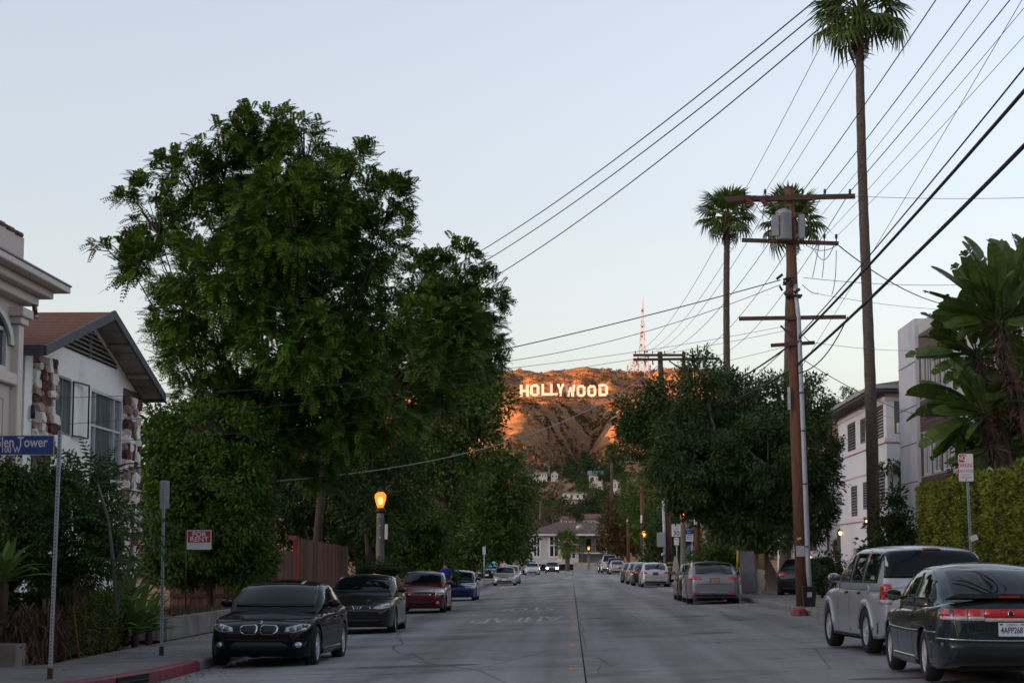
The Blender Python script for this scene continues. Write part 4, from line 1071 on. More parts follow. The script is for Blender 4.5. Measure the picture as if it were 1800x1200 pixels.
# ---- trees down the right side
px_tree('street_tree', 'rust brown leaved tree on the right near the far vans', [(1085, 900, 26, 26), (1068, 930, 20, 25), (1105, 925, 24, 28), (1090, 955, 30, 22), (1120, 950, 24, 22), (1070, 965, 16, 16)], 238, 1108, (1100, 965), 0.18, lf_br, 1.1, 0.6, 26, 0.42, 0.2, 1.5, seed=17)
px_tree('street_tree', 'olive green tree behind the leaning dark pole', [(1135, 870, 36, 28), (1110, 880, 24, 26), (1160, 895, 24, 30), (1130, 910, 34, 30), (1145, 945, 30, 26)], 185, 1140, (1138, 930), 0.2, lf_lt, 1.2, 0.6, 26, 0.36, 0.16, 1.5, seed=18)
px_tree('street_tree', 'dark leafy tree by the bus stop sign', [(1165, 930, 30, 32), (1190, 960, 26, 32), (1150, 965, 26, 26), (1215, 975, 22, 26), (1180, 985, 36, 16)], 148, 1180, (1180, 975), 0.16, lf_dk, 1.8, 0.5, 30, 0.3, 0.13, 1.2, seed=19)
px_tree('broadleaf_bush', 'green bush at the kerb below the street tree on the right', [(1265, 965, 30, 22), (1240, 985, 26, 18), (1285, 985, 24, 18)], 96, 1262, (1262, 985), 0.08, lf_md, 4, 0.35, 36, 0.18, 0.08, 0.8, cat='bush', seed=20)
px_tree('broadleaf_bush', 'shrubbery in front of the pink banded apartments', [(1565, 915, 30, 22), (1580, 940, 34, 24), (1545, 955, 28, 20), (1575, 880, 22, 18), (1600, 945, 24, 28), (1555, 985, 40, 24)], 78, 1570, (1570, 960), 0.1, lf_dk, 4.0, 0.35, 30, 0.2, 0.09, 1.0, cat='bush', seed=22)
px_tree('climbing_plant', 'climbing plant hanging on the corner of the pink banded apartments', [(1572, 818, 18, 9), (1558, 826, 10, 8)], 88, 1572, (1572, 840), 0.03, lf_md, 6, 0.25, 30, 0.2, 0.09, 0.1, cat='plant', seed=23)
px_tree('broadleaf_bush', 'dark low bush beside the wooden pole in front of the driveway', [(1440, 1010, 34, 22), (1470, 1005, 24, 20), (1420, 1020, 18, 16), (1450, 985, 28, 12)], 67, 1445, (1445, 1030), 0.06, lf_dk, 7, 0.25, 30, 0.13, 0.06, 0.6, cat='bush', seed=24)

# ---- hedges
def hedge(name, label, x0, x1, y0, y1, z0, z1, mat, per, ll, lw, cat='hedge', wave=0.10, seed=1, faces='xXyYt'):
    rng = np.random.default_rng(seed)
    t = thing(name, label, cat, ((x0 + x1) / 2, (y0 + y1) / 2, z0))
    MB().box(x0 + 0.12, x1 - 0.12, y0 + 0.12, y1 - 0.12, z0, z1 - 0.12).build('hedge_shade', M('core_shade', (0.012, 0.016, 0.006), 0.95, 0.3, 4), t, world=True)  # near-black box paints the shade between the hedge leaves
    Ps, Os = [], []
    for f, (A, n_) in {'x': ((y1 - y0) * (z1 - z0), (-1, 0, 0)), 'X': ((y1 - y0) * (z1 - z0), (1, 0, 0)), 'y': ((x1 - x0) * (z1 - z0), (0, -1, 0)), 'Y': ((x1 - x0) * (z1 - z0), (0, 1, 0)), 't': ((x1 - x0) * (y1 - y0), (0, 0, 1))}.items():
        if f not in faces: continue
        k = int(A * per); u, v = rng.random(k), rng.random(k)
        X = np.where(n_[0] == 0, x0 + u * (x1 - x0), x0 if n_[0] < 0 else x1) * np.ones(k)
        Y = np.where(n_[1] == 0, y0 + (v if n_[2] else u) * (y1 - y0), y0 if n_[1] < 0 else y1) * np.ones(k)
        Z = np.where(n_[2] == 0, z0 + v * (z1 - z0), z1) * np.ones(k)
        P = np.stack([X, Y, Z], -1); o = np.tile(np.array(n_, float), (k, 1))
        b_ = (vnoise(P[:, 0] * 1.7 + P[:, 1] * 1.7, P[:, 2] * 2.2) - 0.5) * wave * 2.4 - rng.random(k) ** 2 * 0.14
        P = P + o * b_[:, None]
        Ps.append(P); Os.append(o)
    P, o = np.concatenate(Ps), np.concatenate(Os)
    D = unit(o * 0.6 + rng.normal(size=P.shape) * 0.8 + np.array([0, 0, 0.2])); N = unit(o + rng.normal(size=P.shape) * 0.6)
    Q = leaf_quads(P, D, N, ll * rng.uniform(0.7, 1.3, len(P)), lw * rng.uniform(0.7, 1.3, len(P)))
    link('foliage', quads_mesh('foliage', Q - np.array(t.location), mat), None, t)
    return t
lf_hd = LEAF('hedge_leaf', (0.045, 0.068, 0.009), (0.20, 0.22, 0.03), 0.18)
hedge('clipped_hedge', 'tall clipped yellow green hedge behind the no parking sign', 9.5, 11.2, 24, 55.2, 0.1, 3.52, lf_hd, 440, 0.10, 0.055, seed=2)
lf_h2 = LEAF('olive_hedge_leaf', (0.036, 0.044, 0.010), (0.12, 0.13, 0.024), 0.15)
hedge('clipped_hedge', 'low clipped hedge beside the left pavement next to the spiky leaved plants', -10.05, -9.0, 35.6, 40.6, -0.2, 0.92, lf_h2, 700, 0.07, 0.04, seed=3)
px_tree('tall_shrub', 'tall dark shrub wall in front of the stucco buildings behind the street name post', [(30, 850, 60, 55), (110, 860, 60, 60), (60, 930, 90, 70), (160, 915, 55, 65), (190, 960, 45, 50), (110, 1000, 85, 45), (20, 1000, 50, 60), (175, 850, 30, 40)], 35.4, 100, (100, 1000), 0.1, lf_md, 11, 0.2, 46, 0.09, 0.045, 0.7, cat='shrub', seed=25)

# ---- leaves with a shape of their own (one object each)
def pinnate_mesh(name, L, pairs, ll, lw, bend, mat, seed):
    r_ = np.random.default_rng(seed); mb = MB(); pts = []
    for k in range(9):
        t = k / 8; pts.append((L * t, 0, bend * (1.6 * t - 2.2 * t * t) * L))
    mb.tube(pts, [0.008 * (1 - 0.7 * k / 8) for k in range(9)], 4, cap=False)
    for k in range(pairs):
        t = 0.18 + 0.82 * k / (pairs - 1); p = Vector((L * t, 0, bend * (1.6 * t - 2.2 * t * t) * L))
        sz = math.sin(math.pi * (0.2 + 0.75 * t)) ** 0.6
        for s in (-1, 1):
            d = Vector((0.45, s, -0.35)).normalized(); a = ll * sz * r_.uniform(0.85, 1.1); w_ = lw * sz
            n_ = d.cross(Vector((1, 0, 0))).normalized() if False else Vector((1, 0, 0))
            m1 = p + d * a * 0.4
            mb.add([p, m1 + n_ * w_ * 0.5, p + d * a + Vector((0, 0, -0.02)), m1 - n_ * w_ * 0.5], [(0, 1, 2, 3)])
    me = mb.mesh(name); me.materials.append(mat); return me
def place(parent, name, me, base, direction, roll=0.0, scale=1.0):
    """puts a leaf built along +X at base (world) so that it points along direction"""
    q = Vector(direction).normalized().to_track_quat('X', 'Z')
    e = (q.to_matrix() @ Matrix.Rotation(roll, 3, 'X')).to_euler()
    return link(name, me, None, parent, loc=Vector(base) - parent.location, rot=e, scale=scale)

lf_ail = LEAF('compound_leaf', (0.030, 0.062, 0.024), (0.085, 0.14, 0.045), 0.25)
pin = [pinnate_mesh('leaf', 1.0, 11, 0.2, 0.06, 0.22 + 0.1 * k, lf_ail, k) for k in range(3)]
AY = 34.4
tA = thing('sapling', 'sapling with long ladder like leaves in front of the stone cornered house', 'plant', (X_at(200, AY), AY, 0))
stem_pts = [(205, 1080), (200, 990), (190, 910), (172, 850)]
MB().tube([at(px, py, AY) for px, py in stem_pts], [0.04, 0.035, 0.028, 0.02], 7).build('stem', m_barkg, tA, world=True)
MB().tube([at(px, py, AY - 0.3) for px, py in [(205, 1060), (225, 1000), (235, 930)]], [0.03, 0.025, 0.015], 7).build('stem', m_barkg, tA, world=True)
for (px, py, a, L) in ((172, 850, 125, 1.0), (172, 850, 60, 0.8), (175, 855, 25, 1.1), (180, 870, 0, 1.2), (180, 875, 150, 0.9), (185, 890, -20, 1.3), (190, 905, -35, 1.3), (192, 915, 5, 1.2), (195, 930, 165, 0.9), (198, 945, -10, 1.3),
                       (200, 955, -45, 1.3), (205, 965, 20, 1.1), (225, 960, -20, 1.1), (230, 945, -40, 1.2), (235, 930, 10, 0.9), (235, 930, -65, 1.0), (215, 990, -30, 1.2), (215, 990, 170, 0.8), (200, 975, -70, 1.1), (172, 850, 95, 0.9), (178, 862, 40, 1.0), (205, 1010, -15, 1.2)):
    a_ = R(a + rnd.uniform(-8, 8))
    place(tA, 'leaf', rnd.choice(pin), at(px, py, AY - rnd.uniform(0, 0.4)), (math.cos(a_), rnd.uniform(-0.6, 0.1), math.sin(a_) * 0.9 + 0.1), rnd.uniform(-0.3, 0.3), L)

def blade_mesh(name, L, W_, bend, mat, chan=0.25, tip=1.0):
    V, F_ = [], []
    n = 8
    for k in range(n + 1):
        t = k / n; w_ = W_ * (math.sin(math.pi * min(1, 0.12 + 0.88 * t)) ** 0.7 if tip else 1) * 0.5 + 0.002
        x, z = L * (t - 0.25 * bend * t * t), L * bend * (0.55 * t - t * t)
        V += [(x, -w_, z + chan * w_), (x, 0, z), (x, w_, z + chan * w_)]
    for k in range(n):
        for j in range(2): F_.append((3 * k + j, 3 * k + j + 1, 3 * k + j + 4, 3 * k + j + 3))
    me = np_mesh(name, V, F_, True); me.materials.append(mat); return me
lf_ag = LEAF('agave_leaf', (0.060, 0.115, 0.035), (0.15, 0.24, 0.055), 0.1)
agl = [blade_mesh('leaf', 0.75, 0.13, 0.25 + 0.15 * k, lf_ag) for k in range(3)]
for i, (px, py, d, sc_) in enumerate(((205, 1078, 40.8, 1.6), (238, 1092, 40.4, 1.5), (222, 1055, 42.0, 1.6), (262, 1092, 41.6, 1.3), (192, 1095, 39.8, 1.3), (8, 1000, 33.0, 1.3))):
    p = at(px, py, d)
    lab = ['tall spiky green rosette next to the low clipped hedge', 'spiky green rosette nearest the blank backed sign post', 'rear spiky green rosette below the sapling', 'outer spiky green rosette at the pavement edge by the concrete planter', 'small spiky green rosette against the low clipped hedge', 'strappy green plant at the left edge of the picture'][i]
    t = thing('agave', lab, 'plant', (p.x, p.y, p.z - 0.22 * sc_), group='spiky plants by the left pavement')
    MB().lathe([(0.06, -0.6), (0.08, 0.0), (0.03, 0.12)], 8).build('stem', m_bark, t)
    for k in range(20):
        a = k * 2.4; e = R(15 + 62 * (k / 20))
        place(t, 'leaf', agl[k % 3], t.location + Vector((0, 0, 0.05)), (math.cos(a) * math.cos(e), math.sin(a) * math.cos(e), math.sin(e)), rnd.uniform(-.2, .2), sc_ * rnd.uniform(0.8, 1.1))
m_dry = LEAF('dry_leaf', (0.045, 0.028, 0.020), (0.12, 0.075, 0.052), 0.2)
for i, (px, d, zt_) in enumerate(((22, 33.3, 0.85), (52, 33.0, 1.0), (80, 33.6, 1.05), (98, 34.3, 0.7), (140, 35.0, 1.45))):
    x = X_at(px, d); lab = ['withered brown plant at the concrete block on the left edge', 'withered brown plant second from the left edge', 'tallest withered brown plant left of the street name post', 'withered brown plant behind the street name post', 'dry curled stalk rising behind the low clipped hedge'][i]
    t = thing('dead_plant', lab, 'plant', (x, d, -0.18), group='withered plants by the left pavement')
    mb = MB()
    for k in range(3 if i < 4 else 1): mb.tube([(rnd.uniform(-.08, .08), rnd.uniform(-.1, .1), 0), (rnd.uniform(-.12, .12), rnd.uniform(-.1, .1), zt_ * 0.6), (rnd.uniform(-.15, .15), 0, zt_)], [0.03, 0.022, 0.012], 5)
    mb.build('stalk', M('dry_stalk', (0.14, 0.085, 0.055), 0.9, 0.3, 8), t)
    n = 260 if i < 4 else 60; rgd = np.random.default_rng(50 + i)
    P = np.stack([rgd.normal(0, 0.13, n), rgd.normal(0, 0.2, n), (rgd.uniform(0.15, 1, n) if i < 4 else rgd.uniform(0.75, 1.0, n)) * zt_], -1)
    D = unit(rgd.normal(size=(n, 3)) * 0.45 + np.array([0, 0, -1.0]))
    link('dry_leaves', quads_mesh('dry_leaves', leaf_quads(P, D, unit(rgd.normal(size=(n, 3))), rgd.uniform(0.15, 0.38, n), 0.035), m_dry), None, t)

# broad paddle leaves on the right
def paddle_mesh(name, L, W_, bend, mat, seed, stalk=0.5):
    r_ = random.Random(seed); V, F_ = [], []; n = 16
    tear = [r_.random() < 0.14 for _ in range(n + 1)]
    mid = []
    for k in range(n + 1):
        t = k / n; mid.append((L * (t - 0.2 * bend * t * t), L * bend * (0.5 * t - 0.9 * t * t)))
    for side in (-1, 1):
        for k in range(n):
            t0, t1 = k / n, (k + 1) / n
            wa = W_ * 0.5 * (math.sin(math.pi * min(1, 0.10 + 0.87 * t0)) ** 0.55); wb = W_ * 0.5 * (math.sin(math.pi * min(1, 0.10 + 0.87 * t1)) ** 0.55)
            dr = r_.uniform(0.0, 0.10) if tear[k] else 0.0; fold = 0.35
            i0 = len(V); gap = 0.02 * L if tear[k] else 0.0
            (xa_, za_), (xb_, zb_) = mid[k], mid[k + 1]
            V += [(xa_, 0, za_), (xa_ + gap + wa * 0.2, side * wa * 0.55, za_ + fold * wa * 0.55), (xa_ + gap + wa * 0.35, side * wa, za_ + fold * wa * 0.5 - dr),
                  (xb_, 0, zb_), (xb_ + wb * 0.2, side * wb * 0.55, zb_ + fold * wb * 0.55), (xb_ + wb * 0.35, side * wb, zb_ + fold * wb * 0.5 - dr)]
            F_ += [(i0, i0 + 1, i0 + 4, i0 + 3), (i0 + 1, i0 + 2, i0 + 5, i0 + 4)]
    mb = MB(); mb.add(V, F_, True)
    mb.tube([(-stalk * L, 0, -0.10 * L * stalk), (-stalk * L * 0.5, 0, -0.03 * L * stalk), (0, 0, 0.0), *[(x, 0, z - 0.008) for x, z in mid[2::4]]], [0.03, 0.026, 0.02, 0.016, 0.012, 0.008, 0.004][:3 + len(mid[2::4])], 5)
    me = bpy.data.meshes.new(name); me.from_pydata(mb.v, [], mb.f); me.polygons.foreach_set('use_smooth', [True] * len(mb.f)); me.materials.append(mat); me.update()
    return me
lf_ban = LEAF('paddle_leaf', (0.036, 0.066, 0.016), (0.105, 0.155, 0.034), 0.3, 0.38, 0.3)
pad = [paddle_mesh('leaf', 1.5, 0.54, 0.04 + 0.11 * k, lf_ban, 60 + k) for k in range(5)]
BD = 50.0
tB = thing('bird_of_paradise_clump', 'tall clump of broad torn paddle leaves rising behind the clipped hedge', 'plant', (X_at(1740, BD), BD, 0.1))
m_thatch = M('dead_leaf_thatch', (0.065, 0.035, 0.025), 0.95, 0.4, 9, bump=0.9)
heads = [((1725, 560), (1790, 830), [(115, 1.1), (100, 1.25), (78, 1.3), (62, 1.35), (135, 1.2), (155, 1.15), (170, 1.1), (45, 1.2), (25, 1.0), (188, 0.9), (10, 1.0), (90, 1.0)]),
         ((1690, 620), (1755, 840), [(125, 1.0), (145, 1.1), (160, 1.05), (175, 1.0), (105, 0.9), (195, 0.9), (80, 0.9), (215, 0.8), (60, 0.8)]),
         ((1795, 540), (1830, 830), [(95, 1.2), (115, 1.15), (75, 1.2), (140, 1.1), (160, 1.0), (50, 1.1), (180, 1.0), (20, 1.0)]),
         ((1700, 720), (1740, 850), [(165, 1.25), (185, 1.25), (205, 1.2), (150, 1.2), (130, 1.0), (222, 1.1), (110, 0.9), (30, 0.8), (240, 0.9)]),
         ((1765, 690), (1800, 850), [(35, 0.9), (10, 0.9), (-25, 0.9), (150, 0.9), (195, 0.9), (100, 0.9), (70, 0.9)]),
         ((1735, 780), (1760, 850), [(170, 1.0), (200, 1.0), (215, 0.9), (140, 0.9), (20, 0.8), (100, 0.7)])]
for hi, (hd, ft, lv_) in enumerate(heads):
    dd = BD + (hi % 3 - 1) * 0.7
    p, q = at(*hd, dd), at(*ft, dd)
    q2 = Vector((q.x + (q.x - p.x) * 0.5, q.y, 0.05))
    MB().tube([q2, q, (p + q) / 2 + Vector((0.08, 0, 0)), p], [0.14, 0.12, 0.09, 0.07], 9).build('stem', m_bark, tB, world=True)
    rgd = np.random.default_rng(70 + hi); n = 240
    hh = (p.z - q.z)
    tt = rgd.uniform(0.35, 0.98, n); P = np.array(q)[None] + (np.array(p) - np.array(q))[None] * tt[:, None] + rgd.normal(0, 0.09, (n, 3))
    D = unit(rgd.normal(size=(n, 3)) * 0.6 + np.array([0, 0, -0.8]))
    link('thatch', quads_mesh('thatch', leaf_quads(P, D, unit(rgd.normal(size=(n, 3))), rgd.uniform(0.2, 0.5, n), 0.07) - np.array(tB.location), m_dry if hi % 2 else m_thatch), None, tB)
    for (a, L) in lv_:
        L *= 0.88 if 40 < a < 140 else 0.80
        a_ = R(a + rnd.uniform(-6, 6)); dy = rnd.uniform(-0.55, 0.45)
        dirv = Vector((math.cos(a_), dy, math.sin(a_))).normalized()
        place(tB, 'leaf', rnd.choice(pad), p + dirv * 0.75 * L * rnd.uniform(0.7, 1.0), dirv, rnd.uniform(-1.1, 1.1), L * rnd.uniform(0.85, 1.08))
        for _k in range(rnd.choice([1, 2, 2])):
            a_ += R(rnd.choice([-14, 14])); dirv = Vector((math.cos(a_), rnd.uniform(-0.9, 0.3), math.sin(a_) * 0.9)).normalized()
            place(tB, 'leaf', rnd.choice(pad), p + dirv * 0.6 * L * rnd.uniform(0.6, 1.0) + Vector((rnd.uniform(-.15, .15), 0, -0.1)), dirv, rnd.uniform(-1.2, 1.2), L * rnd.uniform(0.7, 0.95))

px_tree('broadleaf_tree', 'dark foliage mass filling the gaps behind the paddle leaved clump', [(1745, 640, 40, 50), (1790, 600, 40, 60), (1770, 720, 60, 60), (1720, 760, 40, 50), (1800, 780, 50, 60), (1810, 680, 40, 60), (1750, 820, 70, 40)], 53.5, 1790, (1780, 760), 0.15, lf_dk, 4.5, 0.3, 34, 0.2, 0.09, 0.5, seed=43)
tB.location.x += 0.38
# ---- fan palms
def fan_mesh(name, Rr, mat, seed, segs=18, droop=0.35, stalk=0.8):
    r_ = random.Random(seed); mb = MB()
    mb.tube([(0, 0, 0), (stalk * 0.5, 0, 0.05), (stalk, 0, 0.02)], [0.03, 0.022, 0.016], 4, cap=False)
    for k in range(segs):
        a = R(-125 + 250 * k / (segs - 1)); L = Rr * (0.8 + 0.2 * math.cos(a)) * r_.uniform(0.9, 1.06)
        d = Vector((math.cos(a), math.sin(a), 0)); s = Vector((-d.y, d.x, 0)); w_ = Rr * 0.11
        b0 = Vector((stalk, 0, 0.02)); m1 = b0 + d * L * 0.55 + Vector((0, 0, -droop * 0.18 * L)); e = b0 + d * L * 0.93 + Vector((0, 0, -droop * L * r_.uniform(0.6, 1.3)))
        up = Vector((0, 0, 0.03 * Rr))
        mb.add([b0, m1 + s * w_ * 0.5, m1 + up, m1 - s * w_ * 0.5, e], [(0, 1, 2), (0, 2, 3), (2, 1, 4), (3, 2, 4)])
    me = bpy.data.meshes.new(name); me.from_pydata(mb.v, [], mb.f); me.materials.append(mat); me.update(); return me
lf_palm = LEAF('palm_leaf', (0.045, 0.075, 0.018), (0.12, 0.165, 0.036), 0.3)
lf_pdry = LEAF('palm_dry', (0.055, 0.035, 0.022), (0.12, 0.08, 0.045), 0.2)
m_ptrunk = M('palm_trunk', (0.085, 0.065, 0.055), 0.95, 0.35, 3, bump=1.0, stretch=(1, 1, 5))
m_boot = M('palm_boot', (0.085, 0.032, 0.020), 0.95, 0.4, 6, bump=1.0)
fans = [fan_mesh('frond', 0.95, lf_palm, 80 + k, droop=0.15 + 0.16 * k) for k in range(4)]
fdry = fan_mesh('frond', 0.85, lf_pdry, 90, droop=0.9)
def palm(label, foot, top, r0, r1, nfr, size, group='tall fan palms', dry=2, boot=1.0, seed=1, bare=True):
    r_ = random.Random(seed); foot, top = Vector(foot), Vector(top)
    t = thing('fan_palm', label, 'palm tree', foot, 0, group)
    ax = top - foot; n = 46 if bare else 14; mb = MB()
    pts = [foot + ax * (k / n) + Vector((math.sin(k * 0.13) * 0.06, 0, 0)) for k in range(n + 1)]
    mb.tube(pts, [(r0 + (r1 - r0) * (k / n) ** 0.7) * (1 + 0.05 * (k % 2)) * (1 + 0.35 * max(0, 0.05 - k / n) / 0.05) for k in range(n + 1)], 12)
    mb.build('trunk', m_ptrunk, t, world=True)
    bt = MB(); bt.lathe([(r1 * 0.9, -0.75 * boot), (r1 * 1.6, -0.5 * boot), (r1 * 2.0, -0.1 * boot), (r1 * 1.5, 0.3 * boot), (0.02, 0.5 * boot)], 10, top); bt.build('boot', m_boot, t, world=True)
    for k in range(nfr):
        a = k * 2.39996 + r_.uniform(-.2, .2); u = k / nfr
        e = R(84 - 122 * u ** 0.9 + r_.uniform(-8, 8))
        d = Vector((math.cos(a) * math.cos(e), math.sin(a) * math.cos(e), math.sin(e)))
        me = fans[min(3, int(u * 4))]
        place(t, 'frond', me, top + Vector((0, 0, 0.1 * size)) + d * 0.12 * size, d, r_.uniform(-.3, .3), size * r_.uniform(0.85, 1.1))
    for k in range(dry):
        a = k * 2.1 + 0.4; e = R(-62 + r_.uniform(-15, 10)); d = Vector((math.cos(a) * math.cos(e), math.sin(a) * math.cos(e), math.sin(e)))
        place(t, 'dry_frond', fdry, top - Vector((0, 0, 0.3 * size)), d, 0, size * 0.75)
    return t
def palm_px(label, top_px, foot_px, d, r0, r1, nfr, size, **k):
    tp = at(*top_px, d); x = X_at(foot_px, d)
    return palm(label, (x, d, gz(x, d)), tp, r0, r1, nfr, size, **k)
palm_px('tallest fan palm with slender trunk in front of the pink banded apartments', (1511, 28), 1536, 84, 0.30, 0.17, 42, 1.5, seed=1)
palm_px('middle fan palm with whole crown standing clear in the sky', (1279, 385), 1277, 124, 0.27, 0.18, 36, 1.28, seed=2)
palm_px('fan palm whose crown is half hidden by the transformer pole', (1392, 395), 1378, 112, 0.34, 0.2, 36, 1.32, seed=3)
palm_px('far fan palm with hanging fronds at the top of the street', (1076, 795), 1076, 330, 0.3, 0.22, 34, 1.05, seed=4, dry=16, boot=2.0)
palm_px('short bushy fan palm in front of the closing house', (997, 958), 997, 285, 0.35, 0.3, 30, 1.45, seed=5, dry=5, group='short palms', bare=False)
palm_px('small fan palm by the balcony of the closing house', (1024, 949), 1024, 299.6, 0.15, 0.12, 14, 0.55, seed=6, dry=2, group='short palms', bare=False)

# ---- trees up the hillside: a few crowns, each tree an object
def proto(seed, mat, n_l, n, ll, lw, zs=1.0):
    r_ = np.random.default_rng(seed)
    lb = [((r_.normal() * 0.33, r_.normal() * 0.33, 0.95 + r_.normal() * 0.25), tuple(np.array([0.42, 0.42, 0.34]) * r_.uniform(0.8, 1.25))) for _ in range(n_l)]
    C_, O_ = clumps(lb, 9, r_); Q = broad(C_, O_, 0.17, n, ll, lw, r_)
    me = quads_mesh('crown', Q, mat)
    tr = wood((0, 0, -0.6), (0, 0, 0.5), lb, 0.06, r_, twigs=5).mesh('trunk'); tr.materials.append(m_barkg)
    return me, tr
P_dk = [proto(101 + k, lf_dk, 7, 9, 0.16, 0.09) for k in range(2)]
P_md = [proto(111 + k, lf_md, 7, 9, 0.16, 0.09) for k in range(2)]
P_br = [proto(121 + k, LEAF('dry_tree_leaf', (0.06, 0.042, 0.028), (0.15, 0.095, 0.055), 0.2), 8, 3, 0.10, 0.05) for k in range(2)]
HT = []
def htree(px, py, wpx, d, kind):
    """tree whose crown centre is seen at px, py with the given width"""
    P = {'dk': P_dk, 'md': P_md, 'br': P_br}[kind]; me, tr = P[len(HT) % 2]
    kd = {'dk': 'dark evergreen', 'md': 'mid green', 'br': 'bare brownish'}[kind]
    if px > 1400: lab = kd + ' tree on the small hill behind the pink banded apartments'
    else:
        ht = 'just behind the closing house' if d < 400 else ('near the red tiled houses' if d < 500 else ('by the flat roofed hillside house' if d < 680 else ('among the highest white houses' if d < 900 else 'on the big hill above the houses')))
        sd = 'far left' if px < 915 else ('left of the sign\'s middle' if px < 975 else ('below the sign\'s right half' if px < 1040 else 'right of the sign'))
        lab = '%s tree %s, %s' % (kd, ht, sd)
    p = at(px, py, d); k = wpx / (F_PX / d) / 2.0
    t = thing('hillside_tree', lab, 'tree', (p.x, p.y, p.z - 0.95 * k), rnd.uniform(0, 6.28), 'trees on the hillside')
    link('trunk', tr, None, t, scale=k); link('crown', me, None, t, scale=(k, k, k * rnd.uniform(0.85, 1.1)))
    HT.append(t)
for (px, py, w_, d, kd) in ((905, 800, 70, 500, 'br'), (935, 815, 60, 470, 'br'), (965, 790, 60, 640, 'br'), (880, 760, 60, 560, 'br'), (950, 865, 62, 400, 'br'), (925, 890, 60, 360, 'br'), (972, 895, 55, 370, 'br'), (945, 920, 50, 340, 'br'), (985, 850, 34, 520, 'br'),
                            (1018, 835, 50, 780, 'dk'), (1040, 818, 46, 860, 'dk'), (1066, 835, 40, 690, 'dk'), (1000, 830, 34, 850, 'dk'), (1025, 853, 40, 660, 'md'), (1048, 865, 44, 560, 'md'), (1072, 870, 44, 500, 'dk'), (1040, 890, 48, 500, 'dk'), (1010, 893, 42, 520, 'dk'), (985, 893, 34, 470, 'md'),
                            (1060, 895, 40, 440, 'dk'), (1085, 890, 40, 400, 'md'), (1100, 850, 44, 480, 'md'), (1090, 825, 40, 620, 'dk'), (970, 910, 34, 380, 'dk'), (1015, 905, 30, 405, 'dk'), (1002, 780, 22, 1300, 'br'), (998, 720, 15, 2050, 'md'), (955, 835, 26, 810, 'md'), (1030, 800, 26, 1150, 'dk'), (925, 850, 30, 600, 'md'),
                            (1470, 710, 40, 700, 'dk'), (1490, 690, 36, 650, 'md'), (1450, 745, 40, 620, 'md'), (1485, 735, 50, 560, 'br'), (1500, 755, 50, 400, 'md'), (720, 770, 70, 300, 'md'), (745, 700, 40, 900, 'br'), (860, 880, 50, 300, 'md'), (950, 945, 30, 330, 'br'), (1062, 925, 26, 400, 'md')):
    htree(px, py, w_, d, kd)
rh = random.Random(404)
for k in range(46):
    d = rh.choice([350, 380, 430, 480, 540, 640, 720, 820, 900, 980]) + rh.uniform(-15, 15)
    px = rh.uniform(868, 1110); x = X_at(px, d); z = gz(x, d); w_ = rh.uniform(6, 11) * F_PX / d
    py = 989 - (z + 0.4 * rh.uniform(6, 10) - 1.47) * F_PX / d
    if 930 < px < 1075 and d < 420: continue
    if any(abs(px - hx) < 22 and abs(d - hd) < 110 and d < hd for hx, hd in ((950, 800), (975, 800), (1010, 600), (1048, 700), (998, 420), (1048, 424))): continue
    htree(px, py, w_, d, 'br' if px < 960 and rh.random() < 0.7 else rh.choice(['dk', 'md', 'dk', 'br']))
# ---- scrub on the big hill
rgs = np.random.default_rng(31)
n = 22000
ys_s = rgs.uniform(1050, 2380, n); xs_s = rgs.uniform(-0.13, 0.06, n) * ys_s + 0.0
keep = vnoise(xs_s / 38, ys_s / 60) + 0.4 * (vnoise(xs_s / 12, ys_s / 20) - 0.5) > 0.45
xs_s, ys_s = xs_s[keep], ys_s[keep]; n = len(xs_s)
zs_s = ground_z(xs_s, ys_s)
Bc = np.stack([xs_s, ys_s, zs_s + 0.3], -1); sz = rgs.uniform(0.8, 2.4, n) ** 1.3
rep = 9
off = unit(rgs.normal(size=(n * rep, 3)) + np.array([0, 0, 0.5])); Bp = np.repeat(Bc, rep, 0) + off * np.repeat(sz, rep)[:, None] * 0.35
Qs = leaf_quads(Bp, off, unit(rgs.normal(size=(n * rep, 3))), np.repeat(sz, rep) * 0.8, np.repeat(sz, rep) * 0.55)
n2 = 5200
y2 = rgs.uniform(340, 1080, n2); x2 = rgs.uniform(-0.13, 0.15, n2) * y2; Bc2 = np.stack([x2, y2, ground_z(x2, y2) + 0.2], -1); sz2 = rgs.uniform(0.6, 1.9, n2)
off2 = unit(rgs.normal(size=(n2 * rep, 3)) + np.array([0, 0, 0.5])); Bp2 = np.repeat(Bc2, rep, 0) + off2 * np.repeat(sz2, rep)[:, None] * 0.4
Q2 = leaf_quads(Bp2, off2, unit(rgs.normal(size=(n2 * rep, 3))), np.repeat(sz2, rep) * 0.7, np.repeat(sz2, rep) * 0.5)
tag(link('undergrowth', quads_mesh('undergrowth', Q2, LEAF('undergrowth_leaf', (0.028, 0.032, 0.014), (0.085, 0.075, 0.032), 0.1)), None), 'undergrowth between the hillside houses', kind='stuff')
tag(link('scrub', quads_mesh('scrub', Qs, LEAF('scrub_leaf', (0.040, 0.030, 0.014), (0.15, 0.085, 0.035), 0.1)), None), 'dry scrub covering the big hill', kind='stuff')

